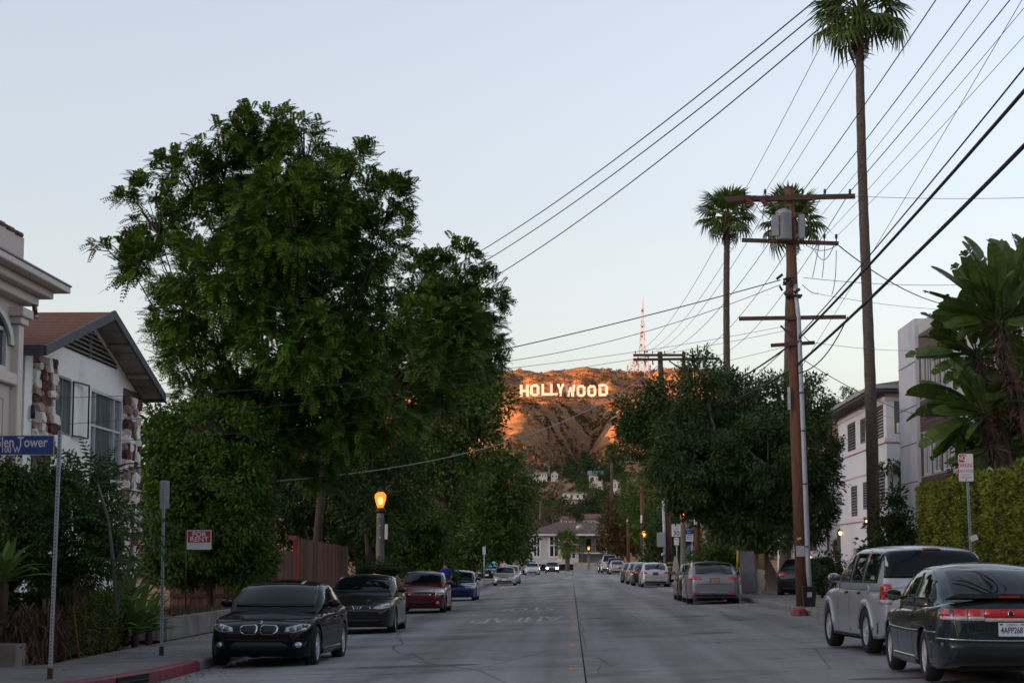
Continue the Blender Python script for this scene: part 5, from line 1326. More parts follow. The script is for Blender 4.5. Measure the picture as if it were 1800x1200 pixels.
# ---- the street goes on behind the camera: plain trees that the car paint mirrors
for i, (x, y, k) in enumerate(((-11, -8, 4.6), (-10.5, -22, 5.2), (-11.5, -37, 4.4), (-10.8, -52, 5.4), (-11.5, -70, 5.0), (11.5, 4, 4.8), (12, -12, 5.0), (11.5, -28, 4.6), (12.4, -44, 5.4), (11.8, -62, 5.0), (-6, -105, 7.0), (5, -110, 7.5), (-17, -95, 7), (17, -98, 7.2), (-13, 8, 4.8))):
    me, tr = (P_dk + P_md)[i % 4]
    t = thing('street_tree', 'leafy tree along the street behind the viewer', 'tree', (x, y, 0.1 + 0.6 * k * 0), i * 1.3, 'trees behind the viewer')
    link('trunk', tr, None, t, loc=(0, 0, 0.55 * k), scale=k); link('crown', me, None, t, loc=(0, 0, 0.55 * k), scale=k)

# ================================================================ CARS
def pchip(xs, ys):
    xs, ys = np.asarray(xs, float), np.asarray(ys, float)
    h = np.diff(xs); d = np.diff(ys) / h; m = np.zeros(len(xs))
    m[0], m[-1] = d[0], d[-1]
    for i in range(1, len(xs) - 1):
        if d[i - 1] * d[i] <= 0: m[i] = 0
        else:
            a, c = 2 * h[i] + h[i - 1], h[i] + 2 * h[i - 1]
            m[i] = (a + c) / (a / d[i - 1] + c / d[i])
    def f(x):
        x = np.clip(np.asarray(x, float), xs[0], xs[-1])
        i = np.clip(np.searchsorted(xs, x, side='right') - 1, 0, len(xs) - 2)
        t = (x - xs[i]) / h[i]
        return (2 * t**3 - 3 * t**2 + 1) * ys[i] + (t**3 - 2 * t**2 + t) * h[i] * m[i] + (-2 * t**3 + 3 * t**2) * ys[i + 1] + (t**3 - t**2) * h[i] * m[i + 1]
    return f

def loft(rings):
    k = len(rings[0]); V = np.concatenate(rings)
    F_ = []
    for i in range(len(rings) - 1):
        for j in range(k):
            F_.append((i * k + j, i * k + (j + 1) % k, (i + 1) * k + (j + 1) % k, (i + 1) * k + j))
    mb = MB(); mb.add(V, F_, True)
    n = len(rings) - 1
    mb.f.append(tuple(range(k))); mb.s.append(False)
    mb.f.append(tuple(n * k + j for j in range(k))[::-1]); mb.s.append(False)
    return mb

g_car = M('car_glass', (0.005, 0.007, 0.009), 0.02, 0.1, 1.5, spec=0.28)
g_teal = M('teal_car_glass', (0.007, 0.016, 0.019), 0.02, 0.3, 1.5, spec=0.25)
m_tyre = M('tyre_rubber', (0.012, 0.012, 0.013), 0.85, 0.2, 12)
m_rim = M('alloy_rim', (0.50, 0.51, 0.54), 0.35, 0.1, 8, metal=0.35)
m_plast = M('black_plastic', (0.012, 0.012, 0.013), 0.5, 0.2, 10)
m_chr = M('chrome', (0.62, 0.63, 0.66), 0.12, 0.05, 6, metal=1.0)
m_lens = M('lamp_lens', (0.42, 0.43, 0.45), 0.08, 0.2, 18, metal=0.35, coat=1.0)
m_lred = M('red_lens', (0.30, 0.008, 0.012), 0.1, 0.2, 20, coat=1.0, emit=(1.0, 0.02, 0.02), estr=0.018)  # weak emission added, so lenses and reflectors of parked cars glow
m_lamb = M('amber_lens', (0.32, 0.12, 0.08), 0.12, 0.2, 20, coat=1.0)
m_lwht = M('clear_lens', (0.40, 0.36, 0.36), 0.1, 0.2, 20, coat=1.0)
m_plate = M('plate_white', (0.55, 0.56, 0.60), 0.5, 0.04, 5)
m_pblue = M('plate_ink', (0.02, 0.03, 0.12), 0.5, 0.05, 5)
m_pred = M('plate_red_ink', (0.35, 0.02, 0.03), 0.5, 0.05, 5)
m_under = M('underbody', (0.008, 0.008, 0.009), 0.9, 0.1, 5)
def PAINT(name, col, metal=0.25, rough=0.28):
    return M('paint_' + name, col, rough, 0.05, 30, metal=metal, coat=0.65, spec=0.15)

WHEELS = {}
def wheel_meshes(r, w_, rim_r, spokes):
    key = (r, w_, rim_r, spokes)
    if key in WHEELS: return WHEELS[key]
    t = MB().lathe([(rim_r * 0.98, -w_ / 2 + 0.01), (rim_r * 1.06, -w_ / 2), (r - 0.03, -w_ / 2 + 0.005), (r - 0.006, -w_ / 2 + 0.03), (r, 0), (r - 0.006, w_ / 2 - 0.03), (r - 0.03, w_ / 2 - 0.005), (rim_r * 1.06, w_ / 2), (rim_r * 0.98, w_ / 2 - 0.01), (rim_r * 0.98, -w_ / 2 + 0.01)], 30, axis='y').mesh('wheel')
    t.materials.append(m_tyre)
    rm = MB()
    rm.lathe([(rim_r * 0.86, w_ / 2 - 0.05), (rim_r, w_ / 2 - 0.012), (rim_r * 0.93, w_ / 2 - 0.03), (rim_r * 0.88, -w_ / 2 + 0.03)], 28, axis='y')
    rm.lathe([(0.001, w_ / 2 - 0.015), (0.05, w_ / 2 - 0.015), (0.075, w_ / 2 - 0.035), (0.08, -0.02)], 14, axis='y')
    for k in range(spokes):
        a = 2 * math.pi * k / spokes
        d = Vector((math.cos(a), 0, math.sin(a))); s = Vector((-math.sin(a), 0, math.cos(a)))
        wd = 0.9 * rim_r * math.pi / spokes * 0.42
        rm.obox(d * rim_r * 0.5 + Vector((0, w_ / 2 - 0.045, 0)), d, s, Vector((0, 1, 0)), rim_r * 0.42, wd, 0.016)
    rm = rm.mesh('rim'); rm.materials.append(m_rim)
    br = MB().lathe([(0.001, -0.01), (rim_r * 0.8, -0.01), (rim_r * 0.88, -0.03)], 20, axis='y').mesh('brake'); br.materials.append(m_under)
    WHEELS[key] = (t, rm, br)
    return WHEELS[key]

class Car:
    def __init__(self, S):
        self.S = S; L, W_ = S['L'], S['W']
        xf = lambda f: L / 2 - f
        top = pchip(*zip(*S['top'])); bot = pchip(*zip(*S['bot'])); plan = pchip(*zip(*S['plan'])); roof = pchip(*zip(*S['roof']))
        self.top, self.roof, self.plan, self.xf = top, roof, plan, xf
        belt = S['belt']; wr = S['wr']; ra = wr + S.get('gap', 0.045)
        wf = [S['fo'], S['fo'] + S['wb']]; self.wf = wf
        prof = pchip([0.0, 0.15, 0.32, 0.5, 0.72, 0.88, 1.05, 1.4], [0.88, 0.955, 0.985, 1.0, 0.992, 0.972, 0.945, 0.90])
        fs = list(np.linspace(0, L, 64)) + [0.008, 0.02, 0.04, 0.07, 0.11, 0.16, L - 0.008, L - 0.02, L - 0.04, L - 0.07, L - 0.11]
        for c in wf: fs += list(c + ra * np.cos(np.linspace(0, math.pi, 17))) + [c - ra - 0.004, c + ra + 0.004]
        fs = np.array(sorted(set(np.clip(np.round(fs, 4), 0, L))))
        rings = []
        for f in fs:
            zt, zb, hw = float(top(f)), float(bot(f)), float(plan(f)) * W_ / 2
            for c in wf:
                if abs(f - c) < ra: zb = max(zb, wr + math.sqrt(max(0, ra * ra - (f - c) ** 2)) - 0.01)
            zb = min(zb, zt - 0.08)
            r = min(S.get('shoulder', 0.10), (zt - zb) * 0.4); cr = S.get('crown', 0.045) * min(1, (zt - zb) / 0.4)
            zs = np.linspace(zb, zt - r - cr, 11); ysd = hw * prof(zs / belt)
            half = [(0, zb), (ysd[0] * 0.75, zb), (ysd[0] - 0.012, zb)] + [(y, z) for y, z in zip(ysd, zs + 0.0)]
            y0 = ysd[-1]
            for a in np.linspace(0.25, 1, 5) * math.pi / 2: half.append((y0 - r * 1.1 * (1 - math.cos(a)), zt - r - cr + r * math.sin(a)))
            ye = half[-1][0]
            for t in (0.8, 0.55, 0.28, 0.0): half.append((ye * t, zt - cr + cr * (1 - t * t)))
            x = xf(f)
            ring = [(x, y, z) for y, z in half] + [(x, -y, z) for y, z in half[-2:0:-1]]
            rings.append(np.array(ring))
        self.body = loft(rings)
        # cabin
        f0, f1 = S['roof'][0][0], S['roof'][-1][0]
        fs = np.array(sorted(set(np.round(np.concatenate([np.linspace(f0, f1, 44), [f0 + 0.015, f0 + 0.04, f1 - 0.04, f1 - 0.015]]), 4))))
        tum = S.get('tumble', 0.36); rings = []
        cp = pchip([f0, f0 + 0.5, (f0 + f1) / 2, f1 - 0.5, f1], S.get('cplan', [0.84, 0.935, 0.95, 0.92, 0.82]))
        self.cp = cp; self.tum = tum
        for f in fs:
            zt = float(roof(f)); zb = belt - 0.10; hw = float(cp(f)) * W_ / 2
            zt = max(zt, zb + 0.06)
            r = min(0.10, (zt - zb) * 0.5); cr = 0.05 * min(1, (zt - zb) / 0.4)
            zs = np.linspace(zb, zt - r - cr, 7)
            ysd = hw - tum * np.maximum(zs - belt, 0) - 0.10 * np.maximum(zs - belt, 0) ** 2
            half = [(0, zb), (ysd[0] * 0.6, zb)] + list(zip(ysd, zs))
            for a in np.linspace(0.2, 1, 6) * math.pi / 2: half.append((ysd[-1] - r * 1.25 * (1 - math.cos(a)) - tum * r * 0.5 * math.sin(a), zt - r - cr + r * math.sin(a)))
            ye = half[-1][0]
            for t in (0.8, 0.55, 0.28, 0.0): half.append((ye * t, zt - cr + cr * (1 - t * t)))
            x = xf(f); rings.append(np.array([(x, y, z) for y, z in half] + [(x, -y, z) for y, z in half[-2:0:-1]]))
        self.cab = loft(rings)
        n = len(self.body.v)
        self.bvh = BVHTree.FromPolygons([Vector(v) for v in self.body.v] + [Vector(v) for v in self.cab.v], self.body.f + [tuple(i + n for i in f) for f in self.cab.f])

    def conform(self, poly, view, off=0.006, grid=0.07, mirror=False, skirt=0.02):
        """polygon laid on the body surface as seen from front, rear, left or top"""
        ax = {'front': ((-1, 0, 0), lambda a, c: (5, a, c)), 'rear': ((1, 0, 0), lambda a, c: (-5, a, c)), 'left': ((0, -1, 0), lambda a, c: (a, 5, c)), 'top': ((0, 0, -1), lambda a, c: (a, c, 5)),
              'fl': ((-0.8, -0.6, 0), lambda a, c: (4 - 0.6 * a, 3 + 0.8 * a, c)), 'rl': ((0.8, -0.6, 0), lambda a, c: (-4 + 0.6 * a, 3 + 0.8 * a, c))}[view]
        d = Vector(ax[0])
        bm = bmesh.new()
        vs = [bm.verts.new((p[0], p[1], 0)) for p in poly]
        bm.faces.new(vs)
        A = np.array(poly)
        for i in (0, 1):
            lo, hi = A[:, i].min(), A[:, i].max(); n = int((hi - lo) / grid)
            for k in range(1, n + 1):
                co = [0, 0, 0]; co[i] = lo + (hi - lo) * k / (n + 1); no = [0, 0, 0]; no[i] = 1
                bmesh.ops.bisect_plane(bm, geom=bm.verts[:] + bm.edges[:] + bm.faces[:], plane_co=co, plane_no=no)
        bm.verts.ensure_lookup_table(); V, lost = [], []
        for i, v in enumerate(bm.verts):
            o = Vector(ax[1](v.co.x, v.co.y))
            h, nrm, _, _ = self.bvh.ray_cast(o, d)
            if h is None:
                h, nrm, _, _ = self.bvh.find_nearest(o + d * 4)
            if nrm.dot(d) > 0: nrm = -nrm
            V.append(h + nrm * off)
            v.index = i
        bnd = [e for e in bm.edges if len(e.link_faces) == 1]
        F_ = [tuple(v.index for v in f.verts) for f in bm.faces]
        n = len(V); low = {}
        for e in bnd:
            for v in e.verts:
                if v.index not in low: low[v.index] = len(V); V.append(V[v.index] + d * skirt)
            a, c = e.verts[0].index, e.verts[1].index
            F_.append((a, c, low[c], low[a]))
        bm.free()
        if mirror: V = [(x, -y, z) for x, y, z in V]
        mb = MB(); mb.add(V, F_, True)
        return mb

def circ(cx, cz, r, n=14, ry=None):
    return [(cx + r * math.cos(2 * math.pi * k / n), cz + (ry or r) * math.sin(2 * math.pi * k / n)) for k in range(n)]
def shrink(poly, k):
    c = np.mean(np.array(poly), 0); return [tuple(c + (np.array(p) - c) * k) for p in poly]
def lane(pts, wd):
    """thin polygon along a polyline"""
    a, c = [], []
    for i, p in enumerate(pts):
        q, r_ = pts[max(i - 1, 0)], pts[min(i + 1, len(pts) - 1)]
        t = np.array(r_, float) - np.array(q, float); t /= np.linalg.norm(t); n = np.array([-t[1], t[0]]) * wd / 2
        a.append(tuple(np.array(p) + n)); c.append(tuple(np.array(p) - n))
    return a + c[::-1]

CARN = [0]
def make_car(label, S, y_mid, x_mid, facing, paint, name='parked_car', cat='car', glass=None, far=False, rz=0.0, zz=None, group='cars parked along the street'):
    """facing 'us': the front is towards the camera; 'away': the tail is"""
    C_ = Car(S); L, W_, belt = S['L'], S['W'], S['belt']; xf = C_.xf
    rot = (-math.pi / 2 if facing == 'us' else math.pi / 2) + rz
    z = road_z(x_mid, y_mid) if zz is None else zz
    t = thing(name, label, cat, (x_mid, y_mid, z), rot, group)
    glass = glass or g_car
    body = C_.body.build('body', paint, t)
    cab = C_.cab.build('roof', S.get('roof_mat', paint), t)
    MB().box(xf(L - 0.25), xf(0.25), -W_ / 2 + 0.30, W_ / 2 - 0.30, 0.17, 0.6).build('underbody', m_under, t)  # near-black box also stands in for the darkness in the wheel arches
    for c in C_.wf: MB().box(xf(c) - 0.33, xf(c) + 0.33, -W_ / 2 + 0.08, W_ / 2 - 0.08, 0.45, 0.75 if belt < 1 else 0.85).build('wheel_housing', m_under, t) if False else None
    both = lambda nm, poly, view, mat, off=0.006, par=t, grid=0.07: [C_.conform(poly, view, off, grid, mir).build(nm, mat, par) for mir in (False, True)]
    one = lambda nm, poly, view, mat, off=0.006, par=t, grid=0.07: C_.conform(poly, view, off, grid).build(nm, mat, par)
    roof, f0, f1 = C_.roof, S['roof'][0][0], S['roof'][-1][0]
    hw = lambda f, z_: float(C_.cp(f)) * W_ / 2 - C_.tum * max(z_ - belt, 0)
    zmax = max(p[1] for p in S['roof']); fpk = [p[0] for p in S['roof'] if p[1] == zmax][0]
    # windscreen and rear window
    zs = np.linspace(S.get('ws0', belt + 0.04), zmax - 0.10, 6); ff = np.linspace(f0, fpk, 200); rr = roof(ff)
    rgt = [(hw(np.interp(z_, rr, ff), z_) - 0.085, z_) for z_ in zs]
    topc = [(rgt[-1][0] * k, zmax - 0.10 + 0.035 * (1 - k * k)) for k in (0.6, 0.2, -0.2, -0.6)]
    ws = one('windscreen', rgt + topc + [(-y, z_) for y, z_ in rgt[::-1]], 'front', glass, 0.006, t, 0.05)
    fr_pk = max([p[0] for p in S['roof'] if p[1] >= zmax - 0.012])
    zs = np.linspace(S.get('rw0', belt + 0.08), zmax - 0.11, 5); ff = np.linspace(fr_pk, f1, 200); rr = roof(ff)[::-1]
    rgt = [(hw(np.interp(z_, rr, ff[::-1]), z_) - S.get('rwp', 0.10), z_) for z_ in zs]
    topc = [(rgt[-1][0] * k, zmax - 0.11 + 0.03 * (1 - k * k)) for k in (0.6, 0.2, -0.2, -0.6)]
    if S.get('rw', True): rw = one('rear_window', rgt + topc + [(-y, z_) for y, z_ in rgt[::-1]], 'rear', S.get('rglass', glass), 0.007, t, 0.045)
    # side windows between the pillars
    pil = S['pillars']
    for a, c in zip(pil[:-1], pil[1:]):
        a, c = a + 0.03, c - 0.03; fsx = np.linspace(a, c, 8); up = [(xf(f), float(roof(f)) - S.get('wtop', 0.085)) for f in fsx]; lo = [(xf(f), belt + 0.015 + S.get('kick', 0.0) * max(0, (f - pil[1]) / (pil[-1] - pil[1]))) for f in (a, (a + c) / 2, c)]
        up = [(x, max(z_, lo[0][1] + 0.012)) for x, z_ in up]
        both('side_window', up + lo[::-1], 'left', S.get('sglass', glass), 0.005, t, 0.07)
    # door lines and handles
    if not far:
        for f in [p for p in pil[:-1]][:S.get('ndoors', 2)] + [S.get('doorend', pil[-2] + 0.05)]:
            both('door_seam', lane([(xf(f), belt - 0.01), (xf(f + 0.01), 0.62), (xf(f + 0.02), 0.32)], 0.012), 'left', m_plast, 0.0015, t, 0.1)
        for f in S.get('handles', [pil[1] - 0.22, pil[min(2, len(pil) - 1)] - 0.2]):
            both('door_handle', [(xf(f) - 0.09, belt - 0.16), (xf(f) + 0.09, belt - 0.165), (xf(f) + 0.09, belt - 0.135), (xf(f) - 0.09, belt - 0.13)], 'left', S.get('handle_mat', paint), 0.022, t)
        both('sill', [(xf(C_.wf[0] + S['wr'] + 0.08), 0.2), (xf(C_.wf[0] + S['wr'] + 0.08), 0.29), (xf(C_.wf[1] - S['wr'] - 0.08), 0.29), (xf(C_.wf[1] - S['wr'] - 0.08), 0.2)], 'left', S.get('sill_mat', paint), 0.012, t, 0.15)
    # mirrors
    fm = S.get('fm', pil[0] + 0.1)
    for s in (-1, 1):
        y0 = hw(fm, belt) - 0.01; mb = MB()
        mb.lathe([(0.001, -0.055), (0.075, -0.04), (0.088, 0.0), (0.07, 0.05), (0.03, 0.085), (0.001, 0.09)], 12, (0, 0, 0), axis='x')
        V = [(xf(fm) + v[0], s * (y0 + 0.12) + v[1] * 1.25, belt + 0.09 + v[2] * 0.85) for v in mb.v]
        m2 = MB(); m2.add(V, mb.f, True); m2.bar((xf(fm), s * (y0 - 0.03), belt + 0.04), (xf(fm), s * (y0 + 0.1), belt + 0.075), 0.05, 0.04)
        mr = m2.build('mirror', S.get('mirror_mat', paint), t)
        MB().obox((xf(fm) - 0.052, s * (y0 + 0.12), belt + 0.09), (1, 0, 0), (0, 1, 0), (0, 0, 1), 0.006, 0.085, 0.052).build('mirror_glass', M('mirror_glass', (0.35, 0.38, 0.4), 0.05, 0.05, 4, metal=1), mr)
    # wheels
    tm, rm, br = wheel_meshes(S['wr'], S.get('ww', 0.215), S.get('rim', S['wr'] * 0.69), S.get('spokes', 5))
    for c in C_.wf:
        for s in (-1, 1):
            w_ = link('wheel', tm, None, t, loc=(xf(c), s * (W_ / 2 - 0.125), S['wr'] - 0.004), rot=(0, 0, 0 if s > 0 else math.pi))
            link('rim', rm, None, w_); link('brake', br, None, w_)
    for nm, kind, poly, view, mat, off in S.get('patches', []):
        (both if kind == 2 else one)(nm, poly, view, mat, off)
    for nm, kind, poly, view, ring, core, off in S.get('ringed', []):
        ks = (False, True) if kind == 2 else (False,)
        for mir in ks:
            o = C_.conform(poly, view, off, 0.05, mir).build(nm, ring, t)
            C_.conform(shrink(poly, 0.84), view, off + 0.006, 0.05, mir).build(nm + '_insert', core, o)
    t['car'] = 1
    return t, C_

def add_plate(t, C_, view, z, text, wide=0.305, ink=None, base=None, head=True, cy=0.0):
    L = C_.S['L']; sg = 1 if view == 'front' else -1
    h, nrm, _, _ = C_.bvh.ray_cast(Vector((sg * 5, cy, z)), Vector((-sg, 0, 0)))
    x = h.x + sg * 0.018
    fr = MB().obox((x - sg * 0.006, cy, z), (1, 0, 0), (0, 1, 0), (0, 0, 1), 0.006, wide / 2 + 0.012, 0.0885).build('plate_frame', m_plast, t)
    pl_ = MB().obox((x, cy, z), (1, 0, 0), (0, 1, 0), (0, 0, 1), 0.004, wide / 2, 0.0775).build('number_plate', base or m_plate, t)
    me = text_mesh(text, 0.098, 0.001, bold=0.0015, sx=0.70)
    rot = (math.pi / 2, 0, math.pi / 2 * sg)
    link('plate_number', me, ink or m_pblue, pl_, loc=(x + sg * 0.0055, cy, z - 0.012), rot=rot)
    if head:
        me = text_mesh('California', 0.036, 0.001, sx=0.95)
        link('plate_heading', me, m_pred, pl_, loc=(x + sg * 0.0055, cy, z + 0.055), rot=rot)
        for yy, mm in ((-0.12, M('sticker_green', (0.05, 0.35, 0.25), 0.5, 0.05, 5)), (0.12, m_pblue)):
            MB().obox((x + sg * 0.005, cy + sg * (-yy), z + 0.058), (1, 0, 0), (0, 1, 0), (0, 0, 1), 0.0012, 0.018, 0.009).build('sticker', mm, pl_)
    return pl_

def sedan(L=4.7, W=1.8, H=1.45, wb=2.75, fo=0.88, wr=0.33, nose=0.66, hood=0.90, belt=0.94, deck=1.02, cowl=1.35, tail=0.6, hatch=False, **k):
    q = L - tail
    top = [(0, nose - 0.14), (0.03, nose - 0.06), (0.10, nose), (0.28, nose + 0.06), (0.7, nose + 0.6 * (hood - nose)), (cowl - 0.1, hood), (cowl + 0.3, belt - 0.01), (L / 2 + 0.2, belt), (q - 0.25, deck - 0.02), (q + 0.1, deck), (L - 0.14, deck - 0.015), (L - 0.05, deck - 0.07), (L - 0.015, deck - 0.2), (L, deck - 0.38)]
    bot = [(0, nose - 0.24), (0.02, 0.30), (0.08, 0.21), (0.3, 0.175), (L - 0.4, 0.19), (L - 0.08, 0.26), (L - 0.02, 0.34), (L, 0.46)]
    plan = [(0, 0.60), (0.03, 0.70), (0.09, 0.79), (0.22, 0.88), (0.5, 0.955), (1.0, 0.99), (2.0, 1.0), (L - 1.0, 0.99), (L - 0.45, 0.95), (L - 0.16, 0.88), (L - 0.05, 0.81), (L, 0.72)]
    roof = [(cowl - 0.08, hood - 0.01), (cowl + 0.35, hood + 0.26), (cowl + 0.8, H - 0.06), (cowl + 1.25, H), (cowl + 1.55, H - 0.003), (q - 0.75, H - 0.085), (q - 0.3, H - 0.24), (q + 0.06, deck - 0.02)]
    S = dict(L=L, W=W, H=H, wb=wb, fo=fo, wr=wr, top=top, bot=bot, plan=plan, roof=roof, belt=belt, pillars=[cowl + 0.42, cowl + 1.32, cowl + 2.12])
    S.update(k)
    return S
def suv(L=4.6, W=1.82, H=1.70, wb=2.7, fo=0.87, wr=0.36, belt=1.08, nose=0.86, hood=1.04, cowl=1.2, back=0.06, **k):
    top = [(0, nose - 0.2), (0.03, nose - 0.08), (0.10, nose), (0.3, nose + 0.07), (0.8, hood - 0.03), (cowl, hood), (cowl + 0.4, belt), (L - 0.5, belt), (L - 0.10, belt + 0.02), (L - 0.04, belt), (L - 0.008, belt - 0.05), (L, belt - 0.3)]
    bot = [(0, 0.5), (0.02, 0.38), (0.1, 0.27), (0.3, 0.24), (L - 0.35, 0.25), (L - 0.06, 0.32), (L, 0.45)]
    plan = [(0, 0.66), (0.04, 0.78), (0.12, 0.87), (0.4, 0.95), (1.0, 0.99), (2.2, 1.0), (L - 0.9, 0.99), (L - 0.3, 0.955), (L - 0.08, 0.925), (L - 0.02, 0.90), (L, 0.87)]
    roof = [(cowl - 0.05, hood - 0.02), (cowl + 0.4, belt + 0.22), (cowl + 0.85, H - 0.09), (cowl + 1.3, H - 0.01), (L / 2 + 0.4, H), (L - 0.75, H - 0.012), (L - 0.35, H - 0.055), (L - 0.22, H - 0.14), (L - back, belt + 0.12), (L - back + 0.045, belt - 0.03)]
    S = dict(L=L, W=W, H=H, wb=wb, fo=fo, wr=wr, top=top, bot=bot, plan=plan, roof=roof, belt=belt, tumble=0.26, cplan=[0.86, 0.95, 0.965, 0.955, 0.91], pillars=[cowl + 0.45, cowl + 1.3, cowl + 2.15, L - 0.32], ws0=belt + 0.03, rw0=belt + 0.1)
    S.update(k)
    return S
def tails(y0, y1, z0, z1, zi=None):
    return [(y0, zi if zi else z0), (y1, z0), (y1, z1), (y0, z1)]

def X_l(px, s): return (px - 1003) / s

# ---- left row, fronts towards us
p_blk = M('paint_black', (0.004, 0.005, 0.008), 0.3, 0.05, 30, coat=0.4, spec=0.02)
bm = sedan(4.53, 1.80, 1.42, 2.76, 0.76, 0.335, nose=0.70, hood=0.90, belt=0.93, deck=1.0, cowl=1.38, tail=0.55, spokes=10, kick=0.02, rim=0.235,
           patches=[('headlight', 2, [(0.43, 0.585), (0.60, 0.575), (0.78, 0.62), (0.80, 0.70), (0.66, 0.705), (0.45, 0.655)], 'front', m_lens, 0.005),
                    ('headlight_lens', 2, circ(0.55, 0.632, 0.042), 'front', M('projector', (0.08, 0.08, 0.09), 0.05, 0.1, 9, coat=1), 0.012), ('headlight_lens', 2, circ(0.67, 0.652, 0.038), 'front', M('projector', (0.08, 0.08, 0.09)), 0.012),
                    ('indicator', 2, [(0.77, 0.625), (0.80, 0.64), (0.805, 0.70), (0.78, 0.70)], 'front', m_lamb, 0.009),
                    ('lower_intake', 1, [(-0.44, 0.28), (0.44, 0.28), (0.50, 0.36), (0.38, 0.42), (-0.38, 0.42), (-0.50, 0.36)], 'front', m_plast, 0.004),
                    ('side_intake', 2, [(0.54, 0.30), (0.76, 0.34), (0.77, 0.42), (0.60, 0.43)], 'front', m_plast, 0.003),
                    ('bumper_line', 1, lane([(-0.80, 0.475), (-0.4, 0.455), (0, 0.45), (0.4, 0.455), (0.80, 0.475)], 0.012), 'front', m_plast, 0.002),
                    ('bonnet_line', 2, lane([(0.34, 0.735), (0.42, 0.80), (0.50, 0.88)], 0.010), 'front', m_plast, 0.0015),
                    ('sunroof', 1, [(-0.35, -0.35), (0.1, -0.35), (0.1, 0.35), (-0.35, 0.35)], 'top', g_car, 0.004),
                    ('tail_light', 2, tails(0.5, 0.78, 0.76, 0.9), 'rear', m_lred, 0.006)],
           ringed=[('kidney_grille', 2, [(0.022, 0.60), (0.05, 0.545), (0.24, 0.540), (0.315, 0.585), (0.325, 0.65), (0.28, 0.69), (0.06, 0.70), (0.022, 0.67)], 'front', m_chr, m_plast, 0.008),
                   ('fog_lamp', 2, circ(0.66, 0.375, 0.048), 'front', m_chr, m_lens, 0.008), ('emblem', 1, circ(0, 0.735, 0.028), 'front', m_chr, M('emblem_blue', (0.05, 0.09, 0.2), 0.2, 0.3, 40), 0.006)])
s_ = 103.0
bmw, bC = make_car('black sedan with twin chrome ringed grilles parked nearest on the left', bm, F_PX / s_ - 0.76 + 2.265, X_l(566, s_) - 0.84, 'us', p_blk, glass=g_teal, rz=-0.045)
for s in (-1, 1):   # driver's mirror stalk and front seats seen through the glass are left to reflection; rain sensor and wipers
    MB().bar((bC.xf(1.42), s * 0.12, 0.985), (bC.xf(1.60), s * 0.55, 1.06), 0.015, 0.012).build('wiper', m_plast, bmw)
g6 = sedan(4.80, 1.79, 1.45, 2.85, 0.97, 0.33, nose=0.70, hood=0.93, belt=0.96, deck=1.04, cowl=1.45, tail=0.5, spokes=6,
           patches=[('headlight', 2, [(0.38, 0.62), (0.56, 0.60), (0.80, 0.66), (0.82, 0.76), (0.70, 0.775), (0.46, 0.69)], 'front', m_lens, 0.006), ('indicator', 2, [(0.76, 0.67), (0.81, 0.69), (0.82, 0.75), (0.77, 0.765)], 'front', m_lamb, 0.010),
                    ('lower_intake', 1, [(-0.5, 0.28), (0.5, 0.28), (0.56, 0.36), (-0.56, 0.36)], 'front', m_plast, 0.004), ('bumper_line', 1, lane([(-0.8, 0.53), (0, 0.50), (0.8, 0.53)], 0.012), 'front', m_plast, 0.002), ('tail_light', 2, tails(0.5, 0.8, 0.76, 0.9), 'rear', m_lred, 0.006)],
           ringed=[('nostril_grille', 2, [(0.05, 0.60), (0.22, 0.585), (0.34, 0.62), (0.32, 0.665), (0.10, 0.68)], 'front', m_chr, m_plast, 0.007), ('emblem', 1, [(0, 0.58), (0.03, 0.675), (0, 0.69), (-0.03, 0.675)], 'front', m_chr, m_plast, 0.010)])
s_ = 70.5
make_car('dark grey sedan with split nostril grille behind the black sedan', g6, F_PX / s_ - 0.97 + 2.4, X_l(697, s_) - 0.86, 'us', PAINT('charcoal', (0.016, 0.014, 0.013), 0.2, 0.3))
g35 = sedan(4.74, 1.76, 1.46, 2.85, 0.85, 0.33, nose=0.72, hood=0.92, belt=0.95, deck=1.03, cowl=1.4, tail=0.55, spokes=5,
            patches=[('headlight', 2, [(0.52, 0.60), (0.68, 0.60), (0.80, 0.68), (0.80, 0.80), (0.70, 0.80), (0.54, 0.70)], 'front', m_lens, 0.006), ('lower_intake', 1, [(-0.4, 0.30), (0.4, 0.30), (0.36, 0.42), (-0.36, 0.42)], 'front', m_plast, 0.004),
                     ('fog_lamp', 2, circ(0.62, 0.37, 0.05), 'front', m_lens, 0.006), ('tail_light', 2, tails(0.5, 0.8, 0.76, 0.9), 'rear', m_lred, 0.006), ('bonnet_line', 2, lane([(0.42, 0.72), (0.5, 0.86)], 0.012), 'front', m_plast, 0.002)],
            ringed=[('grille', 1, [(-0.40, 0.66), (-0.36, 0.61), (0.36, 0.61), (0.40, 0.66), (0.33, 0.69), (-0.33, 0.69)], 'front', m_chr, M('grille_bar', (0.15, 0.12, 0.12), 0.3, 0.3, 30, metal=0.5), 0.008), ('emblem', 1, circ(0, 0.65, 0.05, ry=0.035), 'front', m_chr, m_plast, 0.02)])
s_ = 50.3
make_car('dark red sedan with slim chrome grille in the left row', g35, F_PX / s_ - 0.85 + 2.37, X_l(785, s_) - 0.85, 'us', PAINT('dark_red', (0.11, 0.008, 0.012), 0.25, 0.28))
